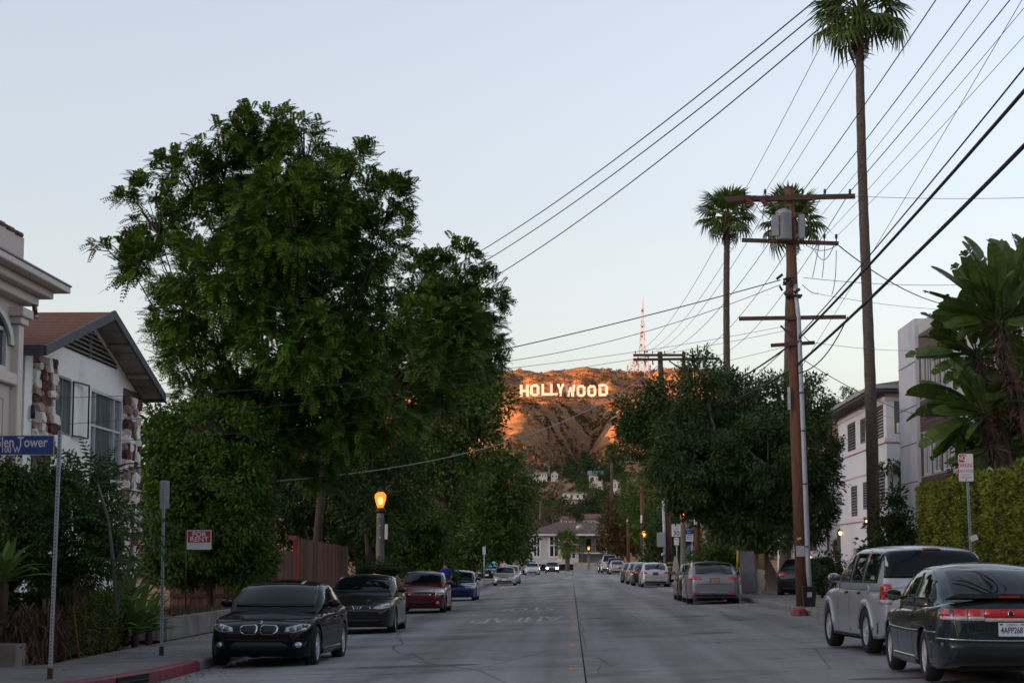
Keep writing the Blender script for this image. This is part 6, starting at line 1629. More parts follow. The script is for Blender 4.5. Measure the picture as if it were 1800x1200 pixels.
bl = sedan(4.85, 1.82, 1.40, 2.75, 1.0, 0.32, nose=0.64, hood=0.88, belt=0.91, deck=0.98, cowl=1.5, tail=0.65,
           patches=[('headlight', 2, [(0.38, 0.585), (0.78, 0.60), (0.80, 0.655), (0.44, 0.64)], 'front', m_lens, 0.006), ('indicator', 2, [(0.76, 0.60), (0.82, 0.61), (0.82, 0.655), (0.77, 0.655)], 'front', m_lamb, 0.009), ('lower_intake', 1, [(-0.5, 0.26), (0.5, 0.26), (0.5, 0.32), (-0.5, 0.32)], 'front', m_plast, 0.004), ('tail_light', 2, tails(0.5, 0.8, 0.76, 0.9), 'rear', m_lred, 0.006)])
s_ = 38.0
t_, c_ = make_car('dark blue sedan with white front plate in the left row', bl, F_PX / s_ - 1.0 + 2.42, X_l(838, s_) - 0.88, 'us', PAINT('blue', (0.008, 0.016, 0.095), 0.3, 0.25), glass=g_teal)
add_plate(t_, c_, 'front', 0.44, '3CVK502', head=False, cy=-0.3) if False else add_plate(t_, c_, 'front', 0.44, '', head=False, cy=-0.42)
gen_front = [('headlight', 2, [(0.42, 0.58), (0.78, 0.60), (0.78, 0.68), (0.46, 0.65)], 'front', m_lens, 0.006), ('grille', 1, [(-0.3, 0.58), (0.3, 0.58), (0.32, 0.63), (-0.32, 0.63)], 'front', m_plast, 0.005), ('lower_intake', 1, [(-0.55, 0.27), (0.55, 0.27), (0.5, 0.38), (-0.5, 0.38)], 'front', m_plast, 0.004)]
gen_rear = [('tail_light', 2, tails(0.48, 0.82, 0.76, 0.90), 'rear', m_lred, 0.006), ('bumper_line', 1, lane([(-0.82, 0.62), (0, 0.60), (0.82, 0.62)], 0.014), 'rear', m_plast, 0.002), ('rear_valance', 1, [(-0.6, 0.27), (0.6, 0.27), (0.6, 0.36), (-0.6, 0.36)], 'rear', m_plast, 0.004)]
p_sil = PAINT('silver', (0.46, 0.46, 0.48), 0.5, 0.32); p_sil2 = PAINT('pale_silver', (0.36, 0.35, 0.33), 0.55, 0.3); p_dk = PAINT('black_green', (0.010, 0.012, 0.014), 0.1, 0.25); p_dgr = PAINT('grey_green', (0.05, 0.055, 0.06), 0.4, 0.3)
s_ = 24.0
t_, c_ = make_car('small silver sedan further along the left kerb', sedan(4.5, 1.70, 1.36, 2.6, 0.95, 0.3, nose=0.62, hood=0.86, belt=0.88, deck=0.96, cowl=1.45, patches=gen_front), F_PX / s_ + 1.3, X_l(908, s_) - 0.84, 'us', p_sil2, far=True)
add_plate(t_, c_, 'front', 0.46, '', head=False)
make_car('pale grey car just behind the small silver sedan', sedan(4.6, 1.76, 1.44, patches=gen_front), 158, X_l(916, 22.2) - 0.9, 'us', PAINT('pale_grey', (0.22, 0.23, 0.25), 0.5, 0.3), far=True)
make_car('grey sedan facing us at the far end of the left kerb', sedan(4.7, 1.8, 1.45, patches=gen_front), 235, X_l(949, 15) - 0.9, 'us', p_sil, far=True)
make_car('dark tall car parked behind the far grey sedan', suv(patches=gen_front), 243, X_l(946, 14.5) - 1.0, 'us', p_dk, far=True)
t_, c_ = make_car('dark car with blue sunshade in the driveway behind the thin sign post', suv(4.5, 1.75, 1.62, patches=gen_front), 172, X_l(859, 20.3), 'us', p_dk, far=True, glass=M('blue_sunshade', (0.04, 0.25, 0.36), 0.3, 0.35, 3), group='cars off the street', zz=0.0)
add_plate(t_, c_, 'front', 0.46, '', head=False)
t_, c_ = make_car('oncoming car with bright headlights at the top of the street', sedan(4.7, 1.8, 1.45, patches=[p for p in gen_front if p[0] != 'headlight']), 252, -2.3, 'us', p_dgr, far=True, name='oncoming_car', group='cars driving')
e_head = EMIT('headlight_glow', (1.0, 0.82, 0.5), 40)
for yy in (-0.6, 0.6): c_.conform(circ(yy, 0.63, 0.11), 'front', 0.02).build('headlight', e_head, t_)

# ---- right row, tails towards us
sb_paint = PAINT('dark_green', (0.016, 0.024, 0.026), 0.35, 0.22)
sb = sedan(4.63, 1.71, 1.43, 2.6, 0.94, 0.315, nose=0.64, hood=0.88, belt=0.92, deck=1.0, cowl=1.35, tail=0.42, spokes=7, handle_mat=m_plast, mirror_mat=sb_paint, ww=0.2)
sb['roof'] = [(1.27, 0.87), (1.7, 1.14), (2.12, 1.36), (2.55, 1.42), (2.9, 1.43), (3.2, 1.415), (3.55, 1.335), (3.9, 1.2), (4.18, 1.055), (4.34, 0.985)]
sb['pillars'] = [1.78, 2.85, 3.75]; sb['ndoors'] = 2; sb['doorend'] = 2.95; sb['handles'] = [2.78]; sb['rw0'] = 1.015; sb['rwp'] = 0.12; sb['sglass'] = g_car; sb['rglass'] = g_teal; sb['rim'] = 0.205
sb['patches'] = [('tail_light', 2, [(0.50, 0.755), (0.76, 0.765), (0.765, 0.82), (0.72, 0.885), (0.50, 0.885)], 'rear', m_lred, 0.008), ('reversing_light', 2, [(0.50, 0.752), (0.76, 0.762), (0.76, 0.802), (0.50, 0.802)], 'rear', m_lwht, 0.013),
                 ('tail_light', 2, [(0.305, 0.755), (0.49, 0.755), (0.49, 0.885), (0.305, 0.885)], 'rear', m_lred, 0.008), ('reversing_light', 2, [(0.305, 0.752), (0.49, 0.752), (0.49, 0.80), (0.305, 0.80)], 'rear', m_lwht, 0.013),
                 ('light_band', 1, [(-0.298, 0.785), (0.298, 0.785), (0.298, 0.885), (-0.298, 0.885)], 'rear', M('red_band', (0.30, 0.008, 0.008), 0.12, 0.1, 20, coat=1, emit=(1, .02, .01), estr=0.02), 0.008), ('light_band_base', 1, [(-0.298, 0.742), (0.298, 0.742), (0.298, 0.783), (-0.298, 0.783)], 'rear', m_lwht, 0.007),  # red band has a faint added glow on the parked car
                 ('bumper_strip', 1, lane([(-0.80, 0.545), (-0.4, 0.53), (0, 0.525), (0.4, 0.53), (0.80, 0.545)], 0.014), 'rear', m_chr, 0.012), ('bumper', 1, [(-0.82, 0.30), (0.82, 0.30), (0.83, 0.50), (0.0, 0.505), (-0.83, 0.50)], 'rear', PAINT('bumper_grey', (0.012, 0.014, 0.016), 0.0, 0.5), 0.006),
                 ('boot_line', 2, lane([(0.50, 0.56), (0.495, 0.74)], 0.010), 'rear', m_plast, 0.002), ('side_strip', 2, lane([(1.6, 0.60), (0, 0.585), (-1.9, 0.60)], 0.022), 'left', m_plast, 0.010), ('side_strip', 2, lane([(1.6, 0.613), (0, 0.598), (-1.9, 0.613)], 0.006), 'left', m_chr, 0.014),
                 ('side_light', 2, tails(-2.13, -2.02, 0.79, 0.87), 'left', m_lred, 0.008)]
sb['ringed'] = [('emblem', 1, circ(0, 0.835, 0.034), 'rear', m_chr, m_plast, 0.014)]
s_ = 143.0
saab, sC = make_car('dark green hatchback with full width red light band nearest on the right', sb, F_PX / s_ + 2.6 + 0.94 - 2.315, X_l(1612, s_) + 0.83, 'away', sb_paint)
sp = MB(); sp.add([(-2.0, -0.70, 1.005), (-2.0, 0.70, 1.005), (-2.24, 0.66, 1.045), (-2.24, -0.66, 1.045), (-2.0, -0.70, 0.985), (-2.0, 0.70, 0.985), (-2.24, 0.66, 1.012), (-2.24, -0.66, 1.012)], [(0, 1, 2, 3), (4, 5, 6, 7), (0, 1, 5, 4), (2, 3, 7, 6), (0, 3, 7, 4), (1, 2, 6, 5)]); sp.build('spoiler', m_plast, saab, bevel=0.008)
MB().box(-2.252, -2.235, -0.12, 0.12, 1.018, 1.036).build('brake_light', m_lred, saab)
for a, c in (((-1.88, 0.16, 1.07), (-1.52, 0.52, 1.23)), ((-1.86, 0.10, 1.078), (-1.46, 0.44, 1.26))): MB().bar(a, c, 0.014, 0.012).build('wiper', m_plast, saab)
MB().lathe([(0.012, 0), (0.016, 0.02), (0.004, 0.06)], 8, (-0.62, 0.0, 1.42)).build('aerial', m_plast, saab)
add_plate(saab, sC, 'rear', 0.655, '4APP268')
for k in (0.3,): MB().tube([(-2.33, -0.42, 0.27), (-2.1, -0.42, 0.28)], 0.025, 8).build('exhaust', m_chr, saab)

vpaint = PAINT('silver_suv', (0.44, 0.45, 0.48), 0.45, 0.32)
vu = suv(4.60, 1.82, 1.69, 2.71, 0.86, 0.355, spokes=8, handle_mat=m_plast, mirror_mat=vpaint, sill_mat=m_plast, ww=0.225, rim=0.225)
vu['rwp'] = 0.0; vu['rglass'] = g_car
vu['patches'] = [('tail_light', 2, [(-0.80, 0.78), (-0.585, 0.78), (-0.60, 1.085), (-0.79, 1.085)], 'rl', m_lred, 0.014), ('tail_light_base', 2, [(-0.80, 0.78), (-0.585, 0.78), (-0.587, 0.85), (-0.798, 0.85)], 'rl', m_lwht, 0.02),
                 ('brake_light', 1, [(-0.14, 1.60), (0.14, 1.60), (0.14, 1.635), (-0.14, 1.635)], 'rear', M('dark_red_lens', (0.09, 0.01, 0.012), 0.2, 0.1, 9, coat=1), 0.010), ('bumper', 1, [(-0.86, 0.33), (0.86, 0.33), (0.87, 0.50), (-0.87, 0.50)], 'rear', m_plast, 0.006), ('tailgate_line', 1, lane([(-0.68, 0.70), (0, 0.69), (0.68, 0.70)], 0.012), 'rear', m_plast, 0.002),
                 ('fuel_flap', 2, circ(-1.42, 0.99, 0.075), 'left', vpaint, 0.004)] + [('arch_flare', 2, [(4.60 / 2 - c + (0.36 + rr_) * math.cos(a), 0.355 + (0.36 + rr_) * math.sin(a)) for rr_, aa in ((0.055, np.linspace(0.05, math.pi - 0.05, 15)), (0.13, np.linspace(math.pi - 0.05, 0.05, 15))) for a in aa], 'left', vpaint, 0.022) for c in (0.86, 3.57)]
s_ = 110.0
vue, vC = make_car('silver sport utility car with tall red tail lamps parked ahead of the green hatchback', vu, F_PX / s_ + 2.71 + 0.86 - 2.30, X_l(1512, s_) + 0.78, 'away', vpaint, name='parked_suv', rz=0.085)
MB().bar((-2.16, -0.1, 1.22), (-2.12, 0.35, 1.3), 0.015, 0.012).build('wiper', m_plast, vue)

ch = sedan(4.88, 1.87, 1.49, 2.74, 0.98, 0.345, nose=0.68, hood=0.92, belt=0.96, deck=1.08, cowl=1.4, tail=0.42, spokes=5,
           patches=[('tail_light', 2, [(0.42, 0.86), (0.84, 0.84), (0.86, 0.90), (0.80, 0.96), (0.50, 0.94)], 'rear', m_lred, 0.008), ('tail_light_base', 2, [(0.45, 0.868), (0.62, 0.86), (0.60, 0.885), (0.47, 0.89)], 'rear', m_lwht, 0.014), ('reflector', 2, [(0.50, 0.36), (0.74, 0.38), (0.74, 0.415), (0.50, 0.395)], 'rear', m_lred, 0.008), ('rear_valance', 1, [(-0.70, 0.28), (0.70, 0.28), (0.70, 0.34), (0, 0.36), (-0.70, 0.34)], 'rear', m_plast, 0.005),
                    ('bumper_line', 1, lane([(-0.85, 0.72), (-0.3, 0.70), (0.3, 0.70), (0.85, 0.72)], 0.014), 'rear', m_plast, 0.002), ('trim_bar', 1, lane([(-0.5, 0.425), (0.5, 0.425)], 0.016), 'rear', m_chr, 0.006)])
s_ = 49.5
cr_, cC = make_car('silver sedan with swept red tail lamps parked by the street tree', ch, F_PX / s_ + 2.74 + 0.98 - 2.44, X_l(1205, s_) + 0.90, 'away', PAINT('steel', (0.22, 0.22, 0.24), 0.55, 0.32))
add_plate(cr_, cC, 'rear', 0.82, '', head=False, base=M('tan_plate', (0.35, 0.2, 0.12), 0.6, 0.2, 9))
make_car('black car hidden in front of the silver sedan by the street tree', sedan(4.6, 1.78, 1.42, patches=gen_rear), 77.5, X_l(1190, 46.5) + 0.9, 'away', p_dk)
s_ = 29.5
t_, c_ = make_car('silver sedan with round red tail lamps by the striped pole', sedan(4.55, 1.78, 1.46, deck=1.06, tail=0.45, patches=[('tail_light', 2, [(0.42, 0.80), (0.84, 0.80), (0.85, 0.94), (0.60, 0.93)], 'rear', m_lred, 0.007)] + gen_rear[1:]), F_PX / s_ + 1.4, X_l(1124, s_) + 0.88, 'away', p_sil, far=True)
add_plate(t_, c_, 'rear', 0.80, '', head=False, base=M('dark_plate', (0.05, 0.06, 0.12), 0.5, 0.3, 20))
make_car('dark car next ahead of the silver sedan by the striped pole', sedan(4.6, 1.8, 1.44, patches=gen_rear), 127, X_l(1112, 28) + 0.84, 'away', p_dk, far=True)
make_car('pale car between the two dark ones in the right row', sedan(4.6, 1.8, 1.46, patches=gen_rear), 134.5, X_l(1105, 26.6) + 0.75, 'away', p_sil2, far=True)
make_car('farthest dark car of the four parked by the striped pole', sedan(4.6, 1.8, 1.44, patches=gen_rear), 142, X_l(1091, 24.9) + 0.9, 'away', p_dgr, far=True)
s_ = 16.7
t_, c_ = make_car('small pale silver sedan before the white van', sedan(4.5, 1.72, 1.46, deck=1.04, patches=gen_rear), F_PX / s_ + 1.5, X_l(1070, s_) + 0.86, 'away', p_sil2, far=True)
add_plate(t_, c_, 'rear', 0.78, '', head=False)
make_car('dark tall car between the small silver sedan and the white van', suv(4.5, 1.82, 1.72, patches=gen_rear), 218, X_l(1066, 16) + 0.9, 'away', p_dk, far=True)
vn = suv(5.4, 1.98, 2.1, 3.3, 0.95, 0.36, belt=1.2, nose=1.0, hood=1.12, patches=[('tail_light', 2, [(0.80, 0.8), (0.93, 0.8), (0.93, 1.25), (0.80, 1.25)], 'rear', m_lred, 0.01), ('bumper', 1, [(-0.9, 0.34), (0.9, 0.34), (0.9, 0.52), (-0.9, 0.52)], 'rear', m_plast, 0.006)])
make_car('tall white van in the right row far up the street', vn, 228, X_l(1056, 15.6) + 0.99, 'away', PAINT('white', (0.50, 0.50, 0.52), 0.0, 0.3), name='parked_van', cat='van', far=True)
make_car('dark car parked ahead of the white van', sedan(patches=gen_rear), 236, X_l(1050, 14.8) + 0.9, 'away', p_dk, far=True)
t_, c_ = make_car('black car with red tail lamps in the driveway right of the tree trunk', sedan(4.6, 1.8, 1.44, patches=gen_rear), 75.5, 8.85, 'away', p_dk, group='cars off the street', zz=0.22, rz=-0.25)

# ================================================================ STREET FURNITURE, FENCES, POLES, WIRES, THE HILL SIGN
m_galv = M('galvanised_steel', (0.30, 0.33, 0.38), 0.45, 0.15, 9, metal=0.55)
m_signw = M('sign_white', (0.62, 0.60, 0.62), 0.45, 0.05, 4)
m_signb = M('sign_blue', (0.018, 0.05, 0.21), 0.4, 0.06, 4)
m_signr = M('sign_red', (0.42, 0.02, 0.035), 0.45, 0.06, 4)
m_signk = M('sign_black', (0.012, 0.012, 0.013), 0.5, 0.05, 4)
def holed_post(t, x, y, z0, z1, lean=(0, 0), w=0.048):
    """square perforated sign post"""
    p, q = Vector((x, y, z0)), Vector((x + lean[0], y + lean[1], z1))
    po = MB().bar(p, q, w, w).build('post', m_galv, t, world=True)
    me = MB().box(-0.008, 0.008, -0.001, 0.001, -0.008, 0.008).mesh('hole')
    n = int((z1 - z0) / 0.05)
    mb = MB()
    for k in range(n):
        c = p + (q - p) * ((k + 0.5) / n)
        mb.box(c.x - 0.007, c.x + 0.007, c.y - w / 2 - 0.0015, c.y - w / 2 - 0.0005, c.z - 0.011, c.z + 0.011)
    mb.build('holes', m_signk, po, world=True)
    MB().bar(p - Vector((0, 0, 0.02)), p + (q - p).normalized() * 0.16, w + 0.022, w + 0.022).build('sleeve', M('rusty_steel', (0.06, 0.03, 0.02)), po, world=True)
    return po
def sign_text(parent, body, size, x, y, z, mat, sx=1.0, bold=0.0):
    return link('lettering', text_mesh(body, size, 0.0008, bold=bold, sx=sx), mat, parent, loc=Vector((x, y, z)) - parent.location, rot=(math.pi / 2, 0, 0))
def rrect(x0, x1, z0, z1, r, n=4):
    out = []
    for cx, cz, a0 in ((x1 - r, z1 - r, 0), (x0 + r, z1 - r, 90), (x0 + r, z0 + r, 180), (x1 - r, z0 + r, 270)):
        for k in range(n + 1): a = R(a0 + 90 * k / n); out.append((cx + r * math.cos(a), cz + r * math.sin(a)))
    return out

# street name sign on the corner
d1 = 28.0; x1 = X_at(93, d1); sd = F_PX / d1
t = thing('street_name_sign', 'blue street name sign on a perforated steel post at the left corner', 'street sign', (x1, d1, side_z(x1, d1)))
holed_post(t, x1, d1, side_z(x1, d1), Z_at(755, d1), lean=(0.055, 0))
xr_, xl_ = X_at(91, d1), X_at(91, d1) - 0.92
zt_, zb_ = Z_at(763, d1), Z_at(798, d1)
wh = MB().prism(rrect(xl_, xr_, zb_, zt_, 0.02), d1 - 0.030, d1 - 0.024, 'y').build('sign_edge', m_signw, t, world=True)
bl_ = MB().prism(rrect(xl_ + 0.008, xr_ - 0.008, zb_ + 0.008, zt_ - 0.008, 0.016), d1 - 0.034, d1 - 0.0302, 'y').build('sign_plate', m_signb, t, world=True)
me_ = text_mesh('Glen Tower', 0.205, 0.0008, align='RIGHT', bold=0.002, sx=0.76)
link('lettering', me_, m_signw, t, loc=Vector((X_at(79, d1), d1 - 0.0355, Z_at(776, d1))) - t.location, rot=(math.pi / 2, 0, 0))
me_ = text_mesh('100 W', 0.125, 0.0008, align='RIGHT', bold=0.001, sx=0.80)
link('lettering', me_, m_signw, t, loc=Vector((X_at(32, d1), d1 - 0.0355, Z_at(789, d1))) - t.location, rot=(math.pi / 2, 0, 0))
# blank backed sign
d2 = 35.2; x2 = X_at(287, d2)
t = thing('parking_sign', 'small sign seen from behind on a steel post by the spiky plants', 'street sign', (x2, d2, side_z(x2, d2)))
holed_post(t, x2, d2, side_z(x2, d2), Z_at(846, d2), lean=(-0.02, 0))
MB().prism(rrect(X_at(278, d2), X_at(295, d2), Z_at(893, d2), Z_at(843, d2), 0.03), d2 + 0.027, d2 + 0.031, 'y').build('sign_plate', M('sign_back', (0.33, 0.33, 0.34), 0.4, 0.1, 6, metal=0.5), t, world=True)
# no parking sign
d3 = 40.0; x3 = X_at(1709, d3)
t = thing('no_parking_sign', 'white and red no parking sign on a leaning steel post by the hedge', 'street sign', (x3, d3, side_z(x3, d3)))
holed_post(t, x3, d3, side_z(x3, d3), Z_at(846, d3), lean=(-0.05, 0))
xa_, xb_, za_, zb_ = X_at(1688, d3), X_at(1715, d3), Z_at(847, d3), Z_at(798, d3)
MB().prism(rrect(xa_, xb_, za_, zb_, 0.03), d3 - 0.034, d3 - 0.028, 'y').build('sign_edge', m_signr, t, world=True)
MB().prism(rrect(xa_ + 0.007, xb_ - 0.007, za_ + 0.007, zb_ - 0.007, 0.026), d3 - 0.038, d3 - 0.0342, 'y').build('sign_plate', m_signw, t, world=True)
wS, hS = xb_ - xa_, zb_ - za_
MB().box(xa_ + 0.02, xa_ + 0.43 * wS, d3 - 0.0405, d3 - 0.0382, za_ + 0.69 * hS, zb_ - 0.02).build('red_panel', m_signr, t, world=True)
yS = d3 - 0.0415; cxs = (xa_ + xb_) / 2
sign_text(t, 'NO', 0.145, xa_ + 0.225 * wS + 0.008, yS, za_ + 0.83 * hS, m_signw, 0.72, 0.002)
sign_text(t, 'PARKING', 0.115, cxs, d3 - 0.039, za_ + 0.575 * hS, m_signr, 0.66, 0.001)
sign_text(t, '10AM 12NOON', 0.09, cxs, d3 - 0.039, za_ + 0.37 * hS, m_signr, 0.55)
sign_text(t, 'TUESDAY', 0.042, cxs, d3 - 0.039, za_ + 0.23 * hS, m_signr, 0.8)
sign_text(t, 'STREET SWEEPING', 0.034, cxs, d3 - 0.039, za_ + 0.14 * hS, m_signr, 0.8)
for zz in (za_ + 0.07 * hS, za_ + 0.92 * hS): MB().lathe([(0.001, -0.012), (0.012, -0.01), (0.014, 0.0)], 8, (cxs, d3 - 0.038, zz), axis='y').build('bolt', m_signk, t, world=True)
MB().obox(at(1712, 945, d3 - 0.04), (0.94, 0, 0.34), (0, 1, 0), (-0.34, 0, 0.94), 0.075, 0.002, 0.055).build('paper_notice', m_signw, t, world=True)
# for rent sign
d4 = 50.5; x4 = X_at(328, d4)
t = thing('for_rent_sign', 'red and white rental sign hanging on a thin black post before the bright green bush', 'sign', (x4, d4, -0.05))
MB().tube([(x4, d4, Z_at(1084, d4)), (X_at(326, d4), d4, Z_at(928, d4))], 0.017, 8).build('post', m_black, t, world=True)
MB().tube([(X_at(323, d4), d4, Z_at(930, d4)), (X_at(369, d4), d4, Z_at(929, d4))], 0.012, 6).build('arm', m_black, t, world=True)
xa_, xb_, za_, zb_ = X_at(328, d4), X_at(371, d4), Z_at(965, d4), Z_at(931, d4)
MB().box(xa_, xb_, d4 - 0.012, d4 - 0.004, za_, zb_).build('sign_plate', m_signw, t, world=True)
MB().box(xa_ + 0.02, xb_ - 0.02, d4 - 0.016, d4 - 0.0122, za_ + 0.36 * (zb_ - za_), zb_ - 0.02).build('red_panel', m_signr, t, world=True)
sign_text(t, 'FOR', 0.165, (xa_ + xb_) / 2, d4 - 0.018, Z_at(938.4, d4), m_signw, 1.15, 0.003); sign_text(t, 'RENT', 0.165, (xa_ + xb_) / 2, d4 - 0.018, Z_at(947.2, d4), m_signw, 1.15, 0.003)
for zz in (956, 960): MB().box(xa_ + 0.05, xb_ - 0.05, d4 - 0.0135, d4 - 0.0122, Z_at(zz, d4), Z_at(zz, d4) + 0.008).build('fine_print', M('faint_print', (0.45, 0.4, 0.42), 0.6, 0.1, 5), t, world=True)
# thin far sign post, left
d5 = 125; x5 = X_at(851, d5)
t = thing('parking_sign', 'pale parking sign on a thin post beside the dark blue sedan', 'street sign', (x5, d5, side_z(x5, d5)))
MB().tube([(x5, d5, side_z(x5, d5)), (x5, d5, Z_at(962, d5))], 0.03, 6).build('post', m_galv, t, world=True)
MB().box(x5 - 0.1, x5 + 0.1, d5 - 0.05, d5 - 0.035, Z_at(974, d5), Z_at(960, d5)).build('sign_plate', M('sign_pale_blue', (0.35, 0.42, 0.5), 0.5, 0.1, 5), t, world=True)
# speed limit sign
d6 = 122; x6 = X_at(1190, d6)
t = thing('speed_limit_sign', 'white speed limit 30 sign with a small parking plate below it', 'street sign', (x6, d6, side_z(x6, d6)))
MB().tube([(x6, d6, side_z(x6, d6)), (x6, d6, Z_at(930, d6))], 0.035, 6).build('post', m_galv, t, world=True)
xa_, xb_, za_, zb_ = X_at(1180.5, d6), X_at(1198, d6), Z_at(943, d6), Z_at(920.5, d6)
MB().prism(rrect(xa_, xb_, za_, zb_, 0.04), d6 - 0.06, d6 - 0.05, 'y').build('sign_edge', m_signk, t, world=True)
MB().prism(rrect(xa_ + 0.015, xb_ - 0.015, za_ + 0.015, zb_ - 0.015, 0.035), d6 - 0.066, d6 - 0.0602, 'y').build('sign_plate', m_signw, t, world=True)
sign_text(t, 'SPEED', 0.17, (xa_ + xb_) / 2, d6 - 0.068, Z_at(924.3, d6), m_signk, 0.85); sign_text(t, 'LIMIT', 0.17, (xa_ + xb_) / 2, d6 - 0.068, Z_at(929.8, d6), m_signk, 0.85); sign_text(t, '30', 0.40, (xa_ + xb_) / 2, d6 - 0.068, Z_at(937, d6), m_signk, 1.0, 0.006)
MB().prism(rrect(X_at(1185, d6), X_at(1193.5, d6), Z_at(957.5, d6), Z_at(944.5, d6), 0.03), d6 - 0.06, d6 - 0.05, 'y').build('parking_plate', m_signw, t, world=True)
sign_text(t, 'NO', 0.14, X_at(1189.2, d6), d6 - 0.0615, Z_at(948, d6), m_signr, 0.9, 0.003); sign_text(t, 'PARKING', 0.07, X_at(1189.2, d6), d6 - 0.0615, Z_at(952.5, d6), m_signr, 0.8)
# bus stop sign
d7 = 110; x7 = X_at(1211, d7)
t = thing('bus_stop_sign', 'blue and white bus stop sign next to the right hand lamp post', 'street sign', (x7, d7, side_z(x7, d7)))
MB().tube([(X_at(1217, d7), d7, side_z(x7, d7)), (X_at(1217, d7), d7, Z_at(926, d7))], 0.03, 6).build('post', m_galv, t, world=True)
MB().box(X_at(1205.5, d7), X_at(1218, d7), d7 - 0.05, d7 - 0.04, Z_at(938, d7), Z_at(926.5, d7)).build('blue_panel', m_signb, t, world=True)
sign_text(t, 'DASH', 0.13, X_at(1211.5, d7), d7 - 0.052, Z_at(930, d7), m_signw, 0.9); sign_text(t, 'BUS', 0.12, X_at(1211.5, d7), d7 - 0.052, Z_at(935, d7), m_signw, 0.9)
MB().box(X_at(1206, d7), X_at(1219, d7), d7 - 0.05, d7 - 0.04, Z_at(951, d7), Z_at(938.6, d7)).build('white_panel', m_signw, t, world=True)
for zz in (941, 944, 947): MB().box(X_at(1207.5, d7), X_at(1217, d7), d7 - 0.053, d7 - 0.0505, Z_at(zz, d7), Z_at(zz, d7) + 0.03).build('print_line', m_signb, t, world=True)
# yellow diamond at the far end
d8 = 292; t = thing('warning_sign', 'yellow diamond warning sign in front of the closing house', 'street sign', (X_at(983, d8), d8, 0.5))
MB().tube([(X_at(983, d8), d8, 0.45), (X_at(983, d8), d8, Z_at(972, d8))], 0.05, 6).build('post', m_galv, t, world=True)
c8 = at(983, 976, d8); MB().prism([(c8.x - 0.36, c8.z), (c8.x, c8.z - 0.36), (c8.x + 0.36, c8.z), (c8.x, c8.z + 0.36)], d8 - 0.08, d8 - 0.06, 'y').build('sign_plate', M('sign_yellow', (0.55, 0.27, 0.02), 0.5, 0.05, 3), t, world=True)
MB().box(c8.x - 0.03, c8.x + 0.03, d8 - 0.085, d8 - 0.081, c8.z - 0.16, c8.z + 0.16).build('arrow', m_signk, t, world=True)
MB().box(c8.x - 0.3, c8.x + 0.3, d8 - 0.08, d8 - 0.06, c8.z - 0.85, c8.z - 0.42).build('plate', m_signw, t, world=True)
# octagon at the left far kerb (seen from behind)
d9 = 225; c9 = at(917, 987, d9); t = thing('stop_sign', 'pale octagonal sign seen from behind at the left far kerb', 'street sign', (c9.x, d9, 0.2))
MB().tube([(c9.x, d9, 0.1), (c9.x, d9, c9.z)], 0.04, 6).build('post', m_galv, t, world=True)
MB().prism([(c9.x + 0.38 * math.cos(R(22.5 + 45 * k)), c9.z + 0.38 * math.sin(R(22.5 + 45 * k))) for k in range(8)], d9 - 0.05, d9 - 0.03, 'y').build('sign_plate', M('sign_back', (0.33, 0.33, 0.34)), t, world=True)

# ---- lamp posts
m_conpost = M('concrete_post', (0.20, 0.185, 0.165), 0.85, 0.2, 10, bump=0.4)
def lamp_mat(strength):
    k = 'lamp_globe_%g' % strength
    if k in MATS: return MATS[k]
    m = bpy.data.materials.new(k); m.use_nodes = True; nd, lk = m.node_tree.nodes, m.node_tree.links
    b_ = nd['Principled BSDF']; b_.inputs['Base Color'].default_value = (0.5, 0.3, 0.12, 1); b_.inputs['Roughness'].default_value = 0.3
    b_.inputs['Emission Color'].default_value = (1.0, 0.27, 0.022, 1); b_.inputs['Emission Strength'].default_value = strength * 0.4
    b_.inputs['Transmission Weight'].default_value = 0.0
    tr_ = nd.new('ShaderNodeBsdfTransparent'); tr_.inputs[0].default_value = (1.0, 0.75, 0.45, 1)      # amber glass: the bulb shows through
    mx_ = nd.new('ShaderNodeMixShader'); mx_.inputs[0].default_value = 0.4
    lk.new(tr_.outputs[0], mx_.inputs[1]); lk.new(b_.outputs[0], mx_.inputs[2]); lk.new(mx_.outputs[0], nd['Material Output'].inputs[0])
    MATS[k] = m
    return m
